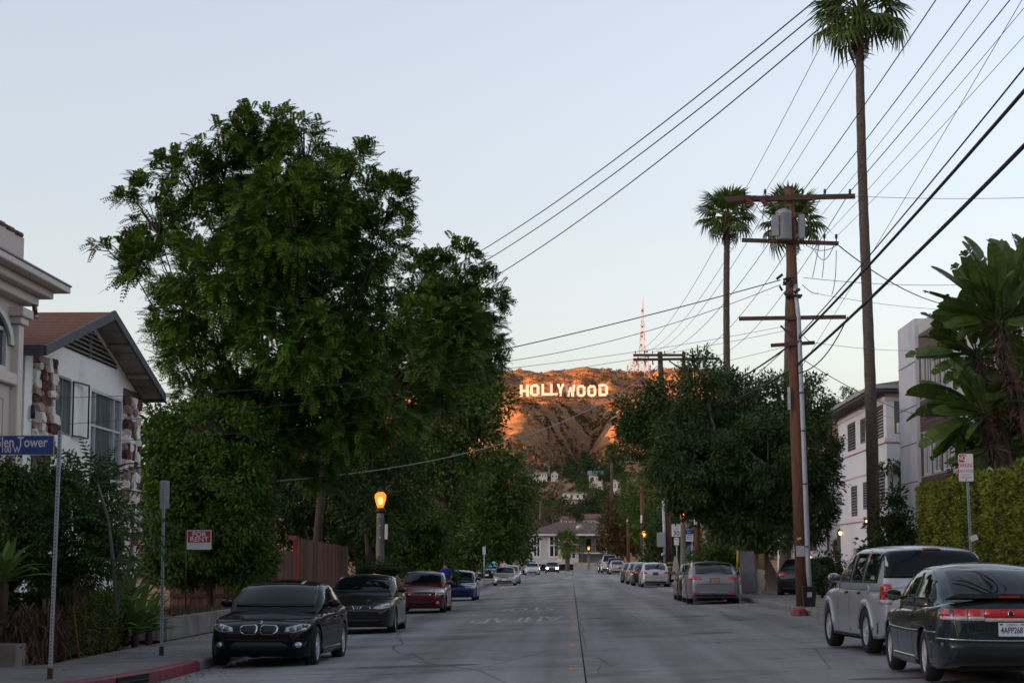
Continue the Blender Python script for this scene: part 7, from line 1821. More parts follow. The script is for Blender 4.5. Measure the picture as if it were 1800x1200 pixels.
def lamp(label, px, d, ytop, lit=0.9, r=0.15, z0=None, box=False):
    x = X_at(px, d); zt = Z_at(ytop, d); z0 = side_z(x, d) if z0 is None else z0
    t = thing('street_lamp', label, 'street lamp', (x, d, z0), group='concrete street lamps')
    H_ = zt - z0 - 0.86
    MB().lathe([(r * 1.7, 0), (r * 1.7, 0.35), (r * 1.25, 0.5), (r * 1.15, 0.6), (r * 0.88, H_ - 0.25), (r * 0.95, H_ - 0.24), (r * 0.95, H_ - 0.18), (r * 0.85, H_ - 0.17), (r * 0.85, H_ - 0.05)], 16).build('post', m_conpost, t)
    MB().lathe([(r * 0.85, H_ - 0.05), (r * 1.2, H_), (r * 1.25, H_ + 0.05), (r * 1.0, H_ + 0.10), (r * 1.05, H_ + 0.13), (0.12, H_ + 0.15)], 16).build('collar', M('bronze_collar', (0.05, 0.035, 0.02), 0.5, 0.3, 9, metal=0.5), t)
    g = MB().lathe([(0.105, 0), (0.14, 0.10), (0.19, 0.27), (0.215, 0.40), (0.20, 0.47), (0.15, 0.53), (0.08, 0.57)], 18).build('globe', lamp_mat(lit) if lit else M('frosted_globe', (0.4, 0.36, 0.3), 0.4, 0.1, 4), t)
    g.location = (0, 0, H_ + 0.15)
    if lit:
        b_ = MB().lathe([(0.001, 0.12), (0.06, 0.14), (0.085, 0.26), (0.06, 0.36), (0.001, 0.38)], 10).build('bulb', EMIT('bulb_%g' % lit, (1.0, 0.62, 0.22), lit * 2.2), g)
    MB().lathe([(0.085, 0.57), (0.11, 0.58), (0.10, 0.62), (0.045, 0.66), (0.03, 0.74), (0.001, 0.78)], 14).build('finial', M('bronze_collar', (0.05, 0.035, 0.02)), g)
    if box:
        MB().box(0.17, 0.27, -0.14, 0.1, 2.45, 3.0).build('sign_edge', m_signw, t, bevel=0.01)
        for zz in (2.52, 2.95): MB().tube([(0, -r * 1.02, zz), (0, -r * 1.02 - 0.02, zz)], 0.03, 8).build('band_clip', m_signw, t)
    if lit and d < 120:
        ld = bpy.data.lights.new('lamp_light', 'POINT'); ld.energy = 10; ld.color = (1.0, 0.55, 0.2); ld.shadow_soft_size = 0.2
        lo = bpy.data.objects.new('lamp_light', ld); COL.objects.link(lo); lo.parent = t; lo.location = (0, 0, H_ + 0.42)
    return t
lamp('lit street lamp with amber globe on the left pavement', 668, 72, 857, 0.9, box=True)
lamp('unlit lamp post half hidden by trees beside the dark blue sedan', 829, 136, 925, 0)
lamp('lit lamp post under the trees by the small silver sedan', 905, 178, 938, 0.9)
lamp('lamp post whose globe glows through the street tree on the right', 1201, 112, 888, 0.9)
lamp('lit lamp on the right beyond the leaning dark pole', 1133, 172, 930, 0.9)
lamp('lit lamp in front of the closing house', 1035, 288, 958, 0.9, z0=0.55)

# ---- fence and gate on the left
m_fw = M('fence_wood', (0.13, 0.068, 0.050), 0.85, 0.4, 5, stretch=(6, 6, 0.6), obj_rand=0.5)
m_redp = M('red_gate_paint', (0.20, 0.022, 0.020), 0.6, 0.2, 7)
XF = -8.9
t = thing('plank_fence', 'brown upright plank fence along the left pavement', 'fence', (XF, 72, 0))
y = 64.9; k = 0
while y < 80:
    w_ = rnd.uniform(0.13, 0.16); h_ = 2.27 - 0.012 * (y - 64.9) + rnd.uniform(-0.04, 0.04)
    MB().box(XF - 0.03, XF + rnd.uniform(-0.012, 0.012), y, y + w_, -0.15, h_).build('plank', m_fw, t, world=True); y += w_ + 0.022; k += 1
for zz in (0.5, 1.7): MB().box(XF - 0.07, XF - 0.03, 64.9, 80, zz, zz + 0.09).build('rail', m_fw, t, world=True)
tg = thing('gate', 'dark wooden gate between red painted posts by the plank fence', 'gate', (XF, 62.5, 0))
for (yy, h_) in ((60.2, 1.98), (64.55, 2.35)): MB().box(XF - 0.08, XF + 0.08, yy, yy + 0.2, -0.15, h_).build('post', m_redp, tg, world=True)
MB().box(XF - 0.06, XF + 0.06, 62.6, 64.55, 2.2, 2.34).build('lintel', m_redp, tg, world=True)
for j in range(20): MB().box(XF - 0.03, XF, 60.45 + j * 0.2, 60.45 + j * 0.2 + 0.19, -0.1, 1.85).build('board', m_fw, tg, world=True)
for yy in (61.9, 62.6): sign_like = MB().box(XF + 0.001, XF + 0.012, yy, yy + 0.35, 1.25, 1.62).build('ornament', M('faded_red', (0.12, 0.03, 0.035), 0.7, 0.3, 9), tg, world=True)
tf = thing('board_fence', 'low dark board fence under the bright green bush', 'fence', (-10, 60, 0))
xx = X_at(300, 60)
while xx < XF - 0.2:
    MB().box(xx, xx + 0.19, 60.0 + rnd.uniform(-.01, .01), 60.03, -0.15, 1.95 + rnd.uniform(-.03, .03)).build('board', m_fw, tf, world=True); xx += 0.2
for zz in (0.45, 1.9): MB().box(X_at(300, 60), XF - 0.1, 59.93, 59.99, zz, zz + 0.1).build('rail', m_fw, tf, world=True)
t = thing('notice_board', 'white notice hung on the dark board fence', 'notice', at(454, 1000, 59.8))
MB().box(X_at(443, 59.8), X_at(463, 59.8), 59.8, 59.84, Z_at(1010, 59.8), Z_at(983, 59.8)).build('frame', m_fw, t, world=True)
for a, c in ((985, 992), (993, 1000), (1001, 1009)): MB().box(X_at(444.5, 59.8), X_at(461.5, 59.8), 59.78, 59.798, Z_at(c, 59.8), Z_at(a, 59.8)).build('sheet', m_signw, t, world=True)
# brick pier past the fence
t = thing('gate_pier', 'short tan block pier at the end of the plank fence', 'pier', (X_at(632, 84), 84, 0))
for r_ in range(8):
    for c in range(2): MB().box(X_at(628, 84) + c * 0.3, X_at(628, 84) + c * 0.3 + 0.29, 84, 84.3, -0.1 + r_ * 0.25, 0.14 + r_ * 0.25).build('block', M('tan_block', (0.15, 0.095, 0.065), 0.9, 0.2, 8, obj_rand=0.15), t, world=True)
# concrete planter wall and blocks
m_plan = M('planter_concrete', (0.22, 0.20, 0.18), 0.9, 0.2, 6, bump=0.4, stain=(0.12, 0.10, 0.09), sscale=1.5)
t = thing('planter_wall', 'low concrete planter wall beside the black sedan', 'wall', (-9.6, 47, 0))
for j in range(4): MB().box(-8.95 - 0.0, -8.72, 43.2 + j * 2.4, 43.2 + j * 2.4 + 2.39, -0.2, 0.28).build('block', m_plan, t, world=True, bevel=0.015)
MB().box(-11.0, -8.955, 43.2, 43.45, -0.2, 0.279).build('block', m_plan, t, world=True, bevel=0.015)
MB().box(-11, -8.96, 43.46, 59.5, -0.25, 0.20).build('soil', M('planter_soil', (0.10, 0.085, 0.075), 0.95, 0.3, 5, bump=0.6), t, world=True)
t = thing('step_wall', 'stepped concrete edging at the bottom left corner', 'wall', (-9.4, 32.6, -0.2))
MB().box(-10.2, -8.95, 32.2, 33.2, -0.25, 0.16).build('block', m_plan, t, world=True, bevel=0.012)
MB().box(-10.2, -9.25, 33.21, 34.6, -0.25, 0.44).build('block', m_plan, t, world=True, bevel=0.012)
# dry grass under the rental sign
rgd = np.random.default_rng(77); n = 900
P = np.stack([rgd.uniform(-10.6, -9.1, n), rgd.uniform(46, 54, n), np.full(n, 0.2)], -1)
tag(link('dry_grass', quads_mesh('dry_grass', leaf_quads(P, unit(rgd.normal(size=(n, 3)) * 0.4 + np.array([0, 0, 1.0])), unit(rgd.normal(size=(n, 3))), rgd.uniform(0.1, 0.3, n), 0.02), m_dry)), 'dry grass under the rental sign', kind='stuff')

# ---- utility poles
m_pole = M('pole_wood', (0.115, 0.052, 0.030), 0.85, 0.4, 5, bump=0.7, stretch=(5, 5, 0.35))
m_arm = M('crossarm_wood', (0.075, 0.042, 0.035), 0.85, 0.4, 5, stretch=(0.5, 5, 5))
m_ins = M('insulator', (0.03, 0.02, 0.022), 0.3, 0.2, 9)
D1 = 57.0
def P1(px, py, dy=0.0): return at(px, py, D1 + dy)
t = thing('utility_pole', 'tall brown utility pole with transformer and four crossarms on the right pavement', 'utility pole', (X_at(1411, D1), D1, side_z(6.65, D1)))
base = Vector((X_at(1411, D1), D1, side_z(6.65, D1) - 0.03))
MB().tube([base, P1(1401, 760), P1(1394, 540), P1(1387, 332)], [0.205, 0.19, 0.165, 0.13], 14).build('pole', m_pole, t, world=True)
MB().lathe([(0.13, 0), (0.14, 0.02), (0.13, 0.06), (0.001, 0.08)], 12, P1(1387, 332)).build('cap', m_arm, t, world=True)
arms = {}
for nm, (a, c, h_) in {'top': ((1276, 350), (1503, 345), 0.14), 'second': ((1304, 422), (1474, 428), 0.11), 'third': ((1299, 560), (1487, 557), 0.11), 'low': ((1355, 607), (1432, 602), 0.10)}.items():
    arms[nm] = MB().bar(P1(*a, -0.2), P1(*c, -0.2), 0.10, h_).build('crossarm', m_arm, t, world=True)
MB().bar(P1(1276, 352, 0.2), P1(1420, 348, 0.2), 0.10, 0.14).build('crossarm', m_arm, t, world=True)
for a, c in (((1352, 354), (1384, 386)), ((1432, 352), (1394, 386)), ((1372, 572), (1392, 592))): MB().bar(P1(*a, -0.27), P1(*c, -0.24), 0.03, 0.05).build('brace', m_arm, t, world=True)
def insulator(parent, p, up=1):
    MB().lathe([(0.015, -0.08), (0.015, 0.02), (0.045, 0.03), (0.03, 0.06), (0.05, 0.08), (0.03, 0.11), (0.045, 0.13), (0.02, 0.16), (0.001, 0.17)], 9, p).build('insulator', m_ins, parent, world=True)
top_px = [1308, 1345, 1366, 1411, 1450, 1494]
for px in top_px: insulator(arms['top'], P1(px, 342, -0.2))
sec_px = [1412, 1449, 1470]
for px in sec_px: insulator(arms['second'], P1(px, 421, -0.2))
for px in (1318, 1342): MB().obox(P1(px, 354, -0.34), (0.8, 0, 0.6), (0, 1, 0), (-0.6, 0, 0.8), 0.06, 0.05, 0.16).build('cutout_fuse', M('fuse_red', (0.10, 0.025, 0.025), 0.5, 0.3, 8), t, world=True)
tr = MB(); pc = P1(1378, 420, -0.42)
tr.lathe([(0.001, -0.04), (0.22, -0.03), (0.23, 0.0), (0.23, 0.72), (0.24, 0.74), (0.22, 0.80), (0.10, 0.88), (0.001, 0.88)], 20, pc)
trm = tr.build('transformer', M('transformer_grey', (0.25, 0.265, 0.28), 0.5, 0.1, 5, metal=0.2), t, world=True)
for k in (-1, 0, 1): MB().obox(pc + Vector((-0.22 + 0.15 * k * 0 - 0.05, -0.2, 0.36)), (1, 0, 0), (0, 1, 0), (0, 0, 1), 0.10, 0.03, 0.30).build('cooling_fin', M('transformer_grey', (0.36, 0.38, 0.40)), trm, world=True) if k == 0 else None
MB().obox(pc + Vector((0.52, 0.1, 0.36)), (1, 0, 0), (0, 1, 0), (0, 0, 1), 0.09, 0.12, 0.36).build('capacitor', M('transformer_grey', (0.36, 0.38, 0.40)), t, world=True, bevel=0.02)
for dx in (-0.12, 0.12): insulator(trm, pc + Vector((dx, -0.05, 0.86)))
m_pipe = M('grey_conduit', (0.33, 0.36, 0.40), 0.5, 0.15, 4)
cnd = MB().tube([Vector((X_at(1425, D1), D1 - 0.02, base.z)), P1(1421, 1000, -0.22), P1(1412, 760, -0.22), P1(1404, 560, -0.22), P1(1397, 500, -0.2)], [0.075, 0.075, 0.068, 0.065, 0.06], 10).build('conduit', m_pipe, t, world=True)
for py, px in ((960, 1418.5), (850, 1415), (757, 1411.5), (690, 1408.5), (600, 1405)): MB().lathe([(0.079, -0.02), (0.082, 0), (0.079, 0.02)], 12, P1(px, py, -0.22)).build('strap', m_ins, cnd, world=True)
MB().obox(P1(1387, 700, -0.2), (1, 0, 0), (0, 1, 0), (0, 0, 1), 0.035, 0.05, 0.32).build('junction_box', m_pipe, t, world=True)
MB().obox(P1(1407, 968, -0.24), (1, 0, 0), (0, 1, 0), (0, 0, 1), 0.12, 0.01, 0.15).build('paper_notice', M('weathered_paper', (0.36, 0.36, 0.38), 0.8, 0.15, 9), t, world=True)
MB().obox(P1(1405, 946, -0.24), (0.95, 0, 0.3), (0, 1, 0), (-0.3, 0, 0.95), 0.06, 0.01, 0.03).build('yellow_tag', M('tag_yellow', (0.5, 0.38, 0.05), 0.6, 0.1, 5), t, world=True)
cl = MB()
rgc = random.Random(5)
for k in range(16):
    a = P1(rgc.uniform(1375, 1410), rgc.uniform(480, 525), -0.3); cl.tube([a, a + Vector((rgc.uniform(-.25, .25), rgc.uniform(-.1, .1), rgc.uniform(-.2, .2)))], rgc.uniform(0.02, 0.05), 5)
cl.build('splice_cluster', m_ins, t, world=True)
for (a, b_, c) in (((1410, 425), (1440, 452), (1470, 432)), ((1432, 440), (1450, 480), (1468, 425)), ((1440, 430), (1432, 470), (1428, 488)), ((1450, 432), (1448, 470), (1445, 488)), ((1470, 440), (1470, 500), (1462, 518)), ((1410, 500), (1430, 520), (1438, 515)), ((1344, 360), (1335, 390), (1352, 420)), ((1328, 358), (1340, 380), (1362, 392)), ((1413, 590), (1420, 600), (1432, 604))):
    pts = [P1(*a, -0.3), P1(*b_, -0.3), P1(*c, -0.3)]
    q = [pts[0] * (1 - s) ** 2 + pts[1] * 2 * s * (1 - s) + pts[2] * s * s for s in np.linspace(0, 1, 7)]
    MB().tube(q, 0.010, 4, cap=False).build('jumper_wire', m_black, t, world=True)
# second pole, leaning, with striped guard
D2 = 127.0
def P2(px, py, dy=0.0): return at(px, py, D2 + dy)
t = thing('utility_pole', 'leaning dark utility pole with yellow striped guard and grey cabinet', 'utility pole', P2(1177, 1022))
MB().tube([Vector((X_at(1177, D2), D2, side_z(6.4, D2))), P2(1172, 900), P2(1160, 618)], [0.24, 0.22, 0.16], 12).build('pole', m_pole, t, world=True)
for a, c in (((1113, 624), (1204, 624)), ((1113, 632), (1265, 630))): MB().bar(P2(*a, -0.2), P2(*c, -0.2), 0.14, 0.16).build('crossarm', m_arm, t, world=True)
MB().bar(P2(1202, 618), P2(1202, 662), 0.22, 0.22).build('stub_post', m_pole, t, world=True); MB().bar(P2(1176, 634, -0.2), P2(1200, 650, -0.2), 0.05, 0.08).build('brace', m_arm, t, world=True)
for px in (1117, 1133, 1147, 1168, 1185, 1201, 1214, 1260): insulator(t, P2(px, 621 if px < 1205 else 627, -0.2))
for px in (1119, 1133, 1147): MB().bar(P2(px, 633, -0.25), P2(px + 1, 641, -0.25), 0.08, 0.08).build('insulator', m_ins, t, world=True)
MB().tube([P2(1169, 995, -0.3), P2(1166, 880, -0.3)], 0.09, 8).build('conduit', m_pipe, t, world=True)
MB().box(X_at(1154.5, D2), X_at(1168.5, D2), D2 - 0.75, D2 - 0.3, Z_at(961, D2), Z_at(935.5, D2)).build('cabinet', M('transformer_grey', (0.36, 0.38, 0.40)), t, world=True, bevel=0.02)
MB().lathe([(0.001, -0.1), (0.12, -0.09), (0.14, 0)], 12, P2(1166, 974, -0.4), axis='y').build('meter', m_galv, t, world=True)
g_ = MB().tube([Vector((X_at(1177, D2), D2, side_z(6.4, D2))), P2(1175.5, 985)], [0.30, 0.28], 14).build('guard', m_signk, t, world=True)
for py in (989, 996, 1003.5): MB().lathe([(0.292, -0.05), (0.298, 0), (0.292, 0.05)], 14, P2(1176, py)).build('yellow_band', M('guard_yellow', (0.5, 0.33, 0.03), 0.6, 0.15, 5), g_, world=True)
for lab, px, d, yt in (('bare brown pole half hidden by the street tree beside the bus stop', 1227, 98, 850), ('slender brown pole above the pale silver sedan up the street', 1130, 178, 855), ('thin brown pole farthest up the right side', 1105, 222, 845)):
    x = X_at(px, d); t = thing('utility_pole', lab, 'utility pole', (x, d, side_z(x, d)))
    MB().tube([(x, d, side_z(x, d)), (X_at(px - 1, d), d, Z_at((yt + 990) / 2, d)), (X_at(px - 1, d), d, Z_at(yt, d))], [0.19, 0.17, 0.15], 10).build('pole', m_pole, t, world=True)
    MB().bar((x - 1.0, d - 0.15, Z_at(yt, d) - 0.4), (x + 1.0, d - 0.15, Z_at(yt, d) - 0.4), 0.1, 0.12).build('crossarm', m_arm, t, world=True)
    MB().obox((x - 0.12, d - 0.2, Z_at(912, d)), (1, 0, 0), (0, 1, 0), (0, 0, 1), 0.08, 0.06, 0.35).build('box', m_signw, t, world=True)

# ---- overhead wires
m_wire = M('wire', (0.02, 0.02, 0.022), 0.6, 0.1, 5)
m_wireg = M('grey_wire', (0.20, 0.20, 0.21), 0.6, 0.1, 5)
def wire(label, p, q, sag, r=0.011, mat=None, n=22, group='overhead wires'):
    p, q = Vector(p), Vector(q)
    pts = [p + (q - p) * s + Vector((0, 0, -4 * sag * s * (1 - s))) for s in np.linspace(0, 1, n)]
    o = MB().tube([v - p for v in pts], r, 5, cap=False).build('overhead_wire', mat or m_wire)
    o.location = p
    return tag(o, label, 'wire', group)
ordn = ['first', 'second', 'third', 'fourth', 'fifth', 'sixth']
NP = -12.0
for i, px in enumerate(top_px):
    p = P1(px, 337, -0.2)
    wire('%s power line from the left on the top crossarm running overhead towards us' % ordn[i], p, (p.x + 0.05, NP, p.z + 0.35), 0.55, 0.012 if i > 2 else 0.007)
    tgt = P2([1117, 1133, 1147, 1168, 1214, 1260][i], 619 if i < 4 else 626, -0.2)
    wire('%s power line from the left between the transformer pole and the leaning pole' % ordn[i], p, tgt, 0.9, 0.012 if i > 2 else 0.009)
for i, px in enumerate(sec_px):
    p = P1(px, 416, -0.2)
    wire('%s thin line from the left on the second crossarm running overhead towards us' % ordn[i], p, (p.x + 0.15 * (i - 1), NP, p.z + 0.3), 0.6, 0.006)
for i, (px, py, r) in enumerate(((1405, 594, 0.032), (1403, 640, 0.036), (1404, 590, 0.015))):
    p = P1(px, py, -0.3)
    wire(['upper thick cable', 'lower thick cable', 'slim cable above the upper thick cable'][i] + ' sweeping from the transformer pole to the upper right', p, (p.x + 0.2, NP, p.z + (2.3, 2.1, 2.9)[i]), 0.5, r)
    wire(['upper thick cable', 'lower thick cable', 'slim cable'][i] + ' from the transformer pole down into the street tree', p, P2(1166 + 8 * i, 690 + 16 * i), 0.8, r * 0.9)
for i, (a, b_, c, r) in enumerate((((690, 522, 78), (1500, -55, 34), 0.6, 0.014), ((705, 536, 78), (1530, -55, 34), 0.6, 0.014), ((715, 565, 78), (1550, -45, 34), 0.7, 0.014))):
    wire('%s of three wires rising from the feathery trees to the upper right' % ['upper', 'middle', 'lower'][i], at(*a), at(*b_), c, r)
for i, (a, b_, c, r) in enumerate((((1372, 492, D1), (430, 700, 62), 0.25, 0.016), ((1372, 500, D1), (520, 640, 66), 1.0, 0.010), ((1386, 572, D1), (70, 700, 41.2), 0.4, 0.006), ((1386, 580, D1), (120, 745, 41.8), 0.3, 0.006), ((1386, 608, D1), (200, 775, 45.5), 0.45, 0.006))):
    wire('%s service line crossing the street from the transformer pole to the left' % ordn[i], at(*a), at(*b_), c, r)
wire('thick pale wire sagging low across the left trees', at(485, 845, 58), P2(1160, 640), 1.4, 0.022, m_wireg)
for i, (a, b_, c, r) in enumerate((((1503, 345, D1), (1830, 347, 50), 0.05, 0.007), ((1412, 488, D1), (1700, 500, 70), 0.1, 0.009), ((1475, 432, D1), (1660, 535, 72), 0.25, 0.018), ((1430, 515, D1), (1690, 545, 71), 0.1, 0.007), ((1412, 632, D1), (1640, 735, 76), 0.25, 0.012), ((1408, 652, D1), (1590, 735, 86), 0.35, 0.007), ((1432, 602, D1), (1640, 615, 77), 0.1, 0.007), ((1490, 557, D1), (1405, 655, D1 - 1), 0.35, 0.018))):
    wire('%s service drop from the transformer pole to the buildings on the right' % (ordn + ['seventh', 'looped'])[i], at(*a), at(*b_), c, r)
wire('thin guy line crossing the sky on the right', at(1820, -40, 30), at(1380, 690, D1 + 3), 0.1, 0.006)

# ---- litter, bin, leaning boards at the street tree
d_ = 56.0; x = X_at(1394, d_)
t = thing('rubbish_bin', 'dark square bin at the foot of the transformer pole', 'bin', (x, d_, side_z(6.7, d_)))
t.location.x = max(x, 6.62)
MB().add([(sx * a, sy * a, z) for z, a in ((0, 0.15), (0.5, 0.19)) for sx, sy in ((-1, -1), (1, -1), (1, 1), (-1, 1))], [(0, 1, 5, 4), (1, 2, 6, 5), (2, 3, 7, 6), (3, 0, 4, 7), (3, 2, 1, 0)]).build('tub', m_plast, t)
MB().box(-0.21, 0.21, -0.21, 0.21, 0.5, 0.56).build('lid', m_plast, t, bevel=0.02)
MB().box(-0.07, 0.06, -0.196, -0.186, 0.26, 0.40).build('label', M('weathered_paper', (0.36, 0.36, 0.38)), t)
D9 = 78.0
t = thing('leaning_panel', 'grey fabric covered panel leaning beside the street tree trunk', 'panel', (X_at(1312, D9), D9, 0.3))
mt = MB(); p0, p1 = at(1302, 1042, D9 - 0.3), at(1328, 969, D9 + 0.1)
mt.obox((p0 + p1) / 2, Vector((1, 0, 0.04)).normalized(), Vector((0, 0.97, -0.24)), Vector((-0.04, 0.24, 0.97)), 0.30, 0.07, 0.82); mt.build('mattress', M('grey_ticking', (0.13, 0.125, 0.14), 0.9, 0.15, 12, bump=0.3), t, world=True, bevel=0.03)
MB().tube([at(1296.5, 1000, D9), at(1297, 966, D9)], 0.045, 8).build('yellow_pole', M('pole_yellow', (0.45, 0.26, 0.02), 0.5, 0.1, 5), t, world=True)
t = thing('broken_board', 'pale jagged board propped between the panel and the trunk', 'board', at(1336, 1030, D9))
c = at(1336, 1018, D9); MB().prism([(c.x - 0.2, c.z - 0.42), (c.x + 0.12, c.z - 0.40), (c.x + 0.22, c.z - 0.1), (c.x + 0.14, c.z + 0.1), (c.x + 0.2, c.z + 0.35), (c.x - 0.1, c.z + 0.4), (c.x - 0.2, c.z + 0.1)], D9 - 0.1, D9 - 0.06, 'y').build('board', M('pale_board', (0.34, 0.32, 0.26), 0.8, 0.15, 6), t, world=True)
MB().box(c.x - 0.05, c.x + 0.18, D9 + 0.05, D9 + 0.1, c.z + 0.2, c.z + 1.0).build('slat', M('amber_board', (0.22, 0.12, 0.045), 0.7, 0.15, 6), t, world=True)
# green windscreen fence and beige board by the speed sign
t = thing('screen_fence', 'green mesh construction screen behind the speed limit sign', 'fence', (7.6, 126, 0.3))
for k in range(3): MB().box(7.0 + k * 0.02, 7.05 + k * 0.02, 118 + k * 3, 120.96 + k * 3, 0.3, 2.4 - 0.1 * (k % 2)).build('screen_panel', M('green_mesh', (0.018, 0.06, 0.045), 0.8, 0.2, 6), t, world=True)
for k in range(4): MB().tube([(7.09, 118 + k * 3, 0.2), (7.09, 118 + k * 3, 2.5)], 0.03, 6).build('post', m_galv, t, world=True)
t = thing('sign_board', 'beige board leaning at the green screen', 'board', at(1187, 1015, 116)); c = at(1187, 995, 116)
MB().prism([(c.x - 0.25, c.z - 0.75), (c.x + 0.3, c.z - 0.7), (c.x + 0.12, c.z + 0.55), (c.x - 0.05, c.z + 0.6)], 116, 116.05, 'y').build('board', M('pale_board', (0.34, 0.32, 0.26)), t, world=True)
# potted plant and cactus by the white house
t = thing('potted_plant', 'red brown pot with a bushy plant on the white porch', 'plant', (X_at(1466, 104.6), 104.6 + 0.4, 1.55))
t.location.x = 14.1
MB().lathe([(0.001, 0), (0.28, 0), (0.40, 0.7), (0.44, 0.72), (0.44, 0.82), (0.38, 0.82), (0.36, 0.7)], 14).build('pot', M('terracotta', (0.13, 0.04, 0.03), 0.8, 0.2, 7), t)
rgd = np.random.default_rng(78); n = 160; off = unit(rgd.normal(size=(n, 3)) + np.array([0, 0, 1.0]))
link('foliage', quads_mesh('foliage', leaf_quads(off * 0.15 + np.array([0, 0, 0.8]), off, unit(rgd.normal(size=(n, 3))), rgd.uniform(0.25, 0.55, n), 0.08), LEAF('rusty_leaf', (0.06, 0.04, 0.03), (0.16, 0.10, 0.07), 0.2)), None, t)
t = thing('column_cactus', 'dark green column cactus beside the red brown pot', 'cactus', (X_at(1477, 103.6), 104.4, 0.1))
t.location.x = 13.75 + 0.35
cb = MB(); n = 18
for i, (r_, z_) in enumerate(((0.2, 0), (0.24, 0.4), (0.24, 2.9), (0.2, 3.1), (0.06, 3.2))): cb.v += [((r_ * (1 + 0.12 * (k % 2))) * math.cos(2 * math.pi * k / n), (r_ * (1 + 0.12 * (k % 2))) * math.sin(2 * math.pi * k / n), z_) for k in range(n)]
for i in range(4):
    for k in range(n): cb.f.append((i * n + k, i * n + (k + 1) % n, (i + 1) * n + (k + 1) % n, (i + 1) * n + k)); cb.s.append(False)
cb.build('stem', M('cactus_green', (0.03, 0.055, 0.03), 0.7, 0.2, 8), t)

# ---- person on the left pavement
def person(label, x, y, z, shirt, heading):
    t = thing('person', label, 'person', (x, y, z), heading)
    V = [(0, 0, 0.95), (0, 0, 1.12), (0, 0, 1.32), (0, 0.01, 1.46), (0, 0.0, 1.55), (0, -0.02, 1.68), (0, -0.02, 1.76),
         (0.18, 0, 1.42), (0.24, 0.03, 1.16), (0.23, -0.12, 0.95), (-0.18, 0, 1.42), (-0.25, 0.04, 1.16), (-0.22, -0.14, 1.0),
         (0.10, 0, 0.88), (0.11, -0.14, 0.50), (0.11, -0.06, 0.09), (0.11, -0.2, 0.04), (-0.10, 0, 0.88), (-0.11, 0.10, 0.50), (-0.11, 0.24, 0.10), (-0.11, 0.12, 0.03)]
    Rr = [0.15, 0.145, 0.165, 0.10, 0.055, 0.095, 0.075, 0.065, 0.045, 0.032, 0.065, 0.045, 0.032, 0.095, 0.065, 0.045, 0.04, 0.095, 0.065, 0.045, 0.04]
    E = [(0, 1), (1, 2), (2, 3), (3, 4), (4, 5), (5, 6), (3, 7), (7, 8), (8, 9), (3, 10), (10, 11), (11, 12), (0, 13), (13, 14), (14, 15), (15, 16), (0, 17), (17, 18), (18, 19), (19, 20)]
    me = bpy.data.meshes.new('body'); me.from_pydata(V, E, []); o = bpy.data.objects.new('tmp_body', me); COL.objects.link(o)
    sk = o.modifiers.new('skin', 'SKIN'); ss = o.modifiers.new('sub', 'SUBSURF'); ss.levels = ss.render_levels = 2
    for i, sv in enumerate(me.skin_vertices[0].data): sv.radius = (Rr[i], Rr[i] * (0.75 if i in (0, 1, 2, 3) else 1)); sv.use_root = (i == 0)
    dg = bpy.context.evaluated_depsgraph_get(); dg.update()
    b_ = bpy.data.meshes.new_from_object(o.evaluated_get(dg)); bpy.data.objects.remove(o)
    b_.materials.clear()
    for m_ in (M('skin', (0.35, 0.20, 0.14), 0.6, 0.08, 9), shirt, M('dark_trousers', (0.02, 0.022, 0.03), 0.9, 0.2, 9), M('shoes', (0.03, 0.03, 0.03), 0.7, 0.2, 9)): b_.materials.append(m_)
    for p_ in b_.polygons:
        c = p_.center; p_.use_smooth = True
        p_.material_index = 3 if c.z < 0.09 else (2 if c.z < 0.97 and abs(c.x) < 0.19 else (1 if (0.94 <= c.z < 1.5 and abs(c.x) < 0.2) or (c.z > 1.22 and c.z < 1.5) else 0))
    link('body', b_, None, t)
    MB().lathe([(0.001, 0.135), (0.06, 0.125), (0.098, 0.07), (0.105, 0.0), (0.09, -0.05)], 14, (0, 0.0, 1.70)).build('hair', M('dark_hair', (0.02, 0.014, 0.01), 0.7, 0.3, 20), t)
    return t
person('person in a bright blue shirt standing between the dark red and dark blue sedans', X_at(783, 81), 81, road_z(-5.0, 81), M('blue_shirt', (0.02, 0.05, 0.30), 0.8, 0.15, 9), R(200))
person('distant person in white standing by the pale grey car', X_at(886, 150), 150, side_z(-6.4, 150), M('white_shirt', (0.5, 0.5, 0.5), 0.8, 0.1, 9), R(170))

# ---- the great letters on the hill
m_let = M('letter_white', (0.62, 0.61, 0.60), 0.7, 0.04, 0.5)
m_stl = M('letter_steel', (0.12, 0.11, 0.10), 0.8, 0.2, 1)
DS = 2200.0
cS = at(991, 697, DS)
SG = thing('hillside_letter_sign', 'giant white letters standing in a row on the sunlit hill', 'sign', (cS.x, DS, cS.z))
def ring8(w_, h, ch, th, left=True):
    o = [(ch, 0), (w_ - ch, 0), (w_, ch), (w_, h - ch), (w_ - ch, h), (ch, h), (0, h - ch), (0, ch)] if left else [(0, 0), (w_ - ch, 0), (w_, ch), (w_, h - ch), (w_ - ch, h), (0, h), (0, h - 0.001), (0, 0.001)]
    k = 0.5
    i = [(max(th, ch * k + th * 0.4), th), (w_ - max(th, ch * k + th * 0.4), th), (w_ - th, th + ch * k), (w_ - th, h - th - ch * k), (w_ - max(th, ch * k + th * 0.4), h - th), (max(th, ch * k + th * 0.4), h - th), (th, h - th - ch * k), (th, th + ch * k)] if left else [(th, th), (w_ - max(th, ch * k + th * 0.4), th), (w_ - th, th + ch * k), (w_ - th, h - th - ch * k), (w_ - max(th, ch * k + th * 0.4), h - th), (th, h - th), (th, h - th - 0.001), (th, th + 0.001)]
    return [[o[a], o[(a + 1) % 8], i[(a + 1) % 8], i[a]] for a in range(8)]
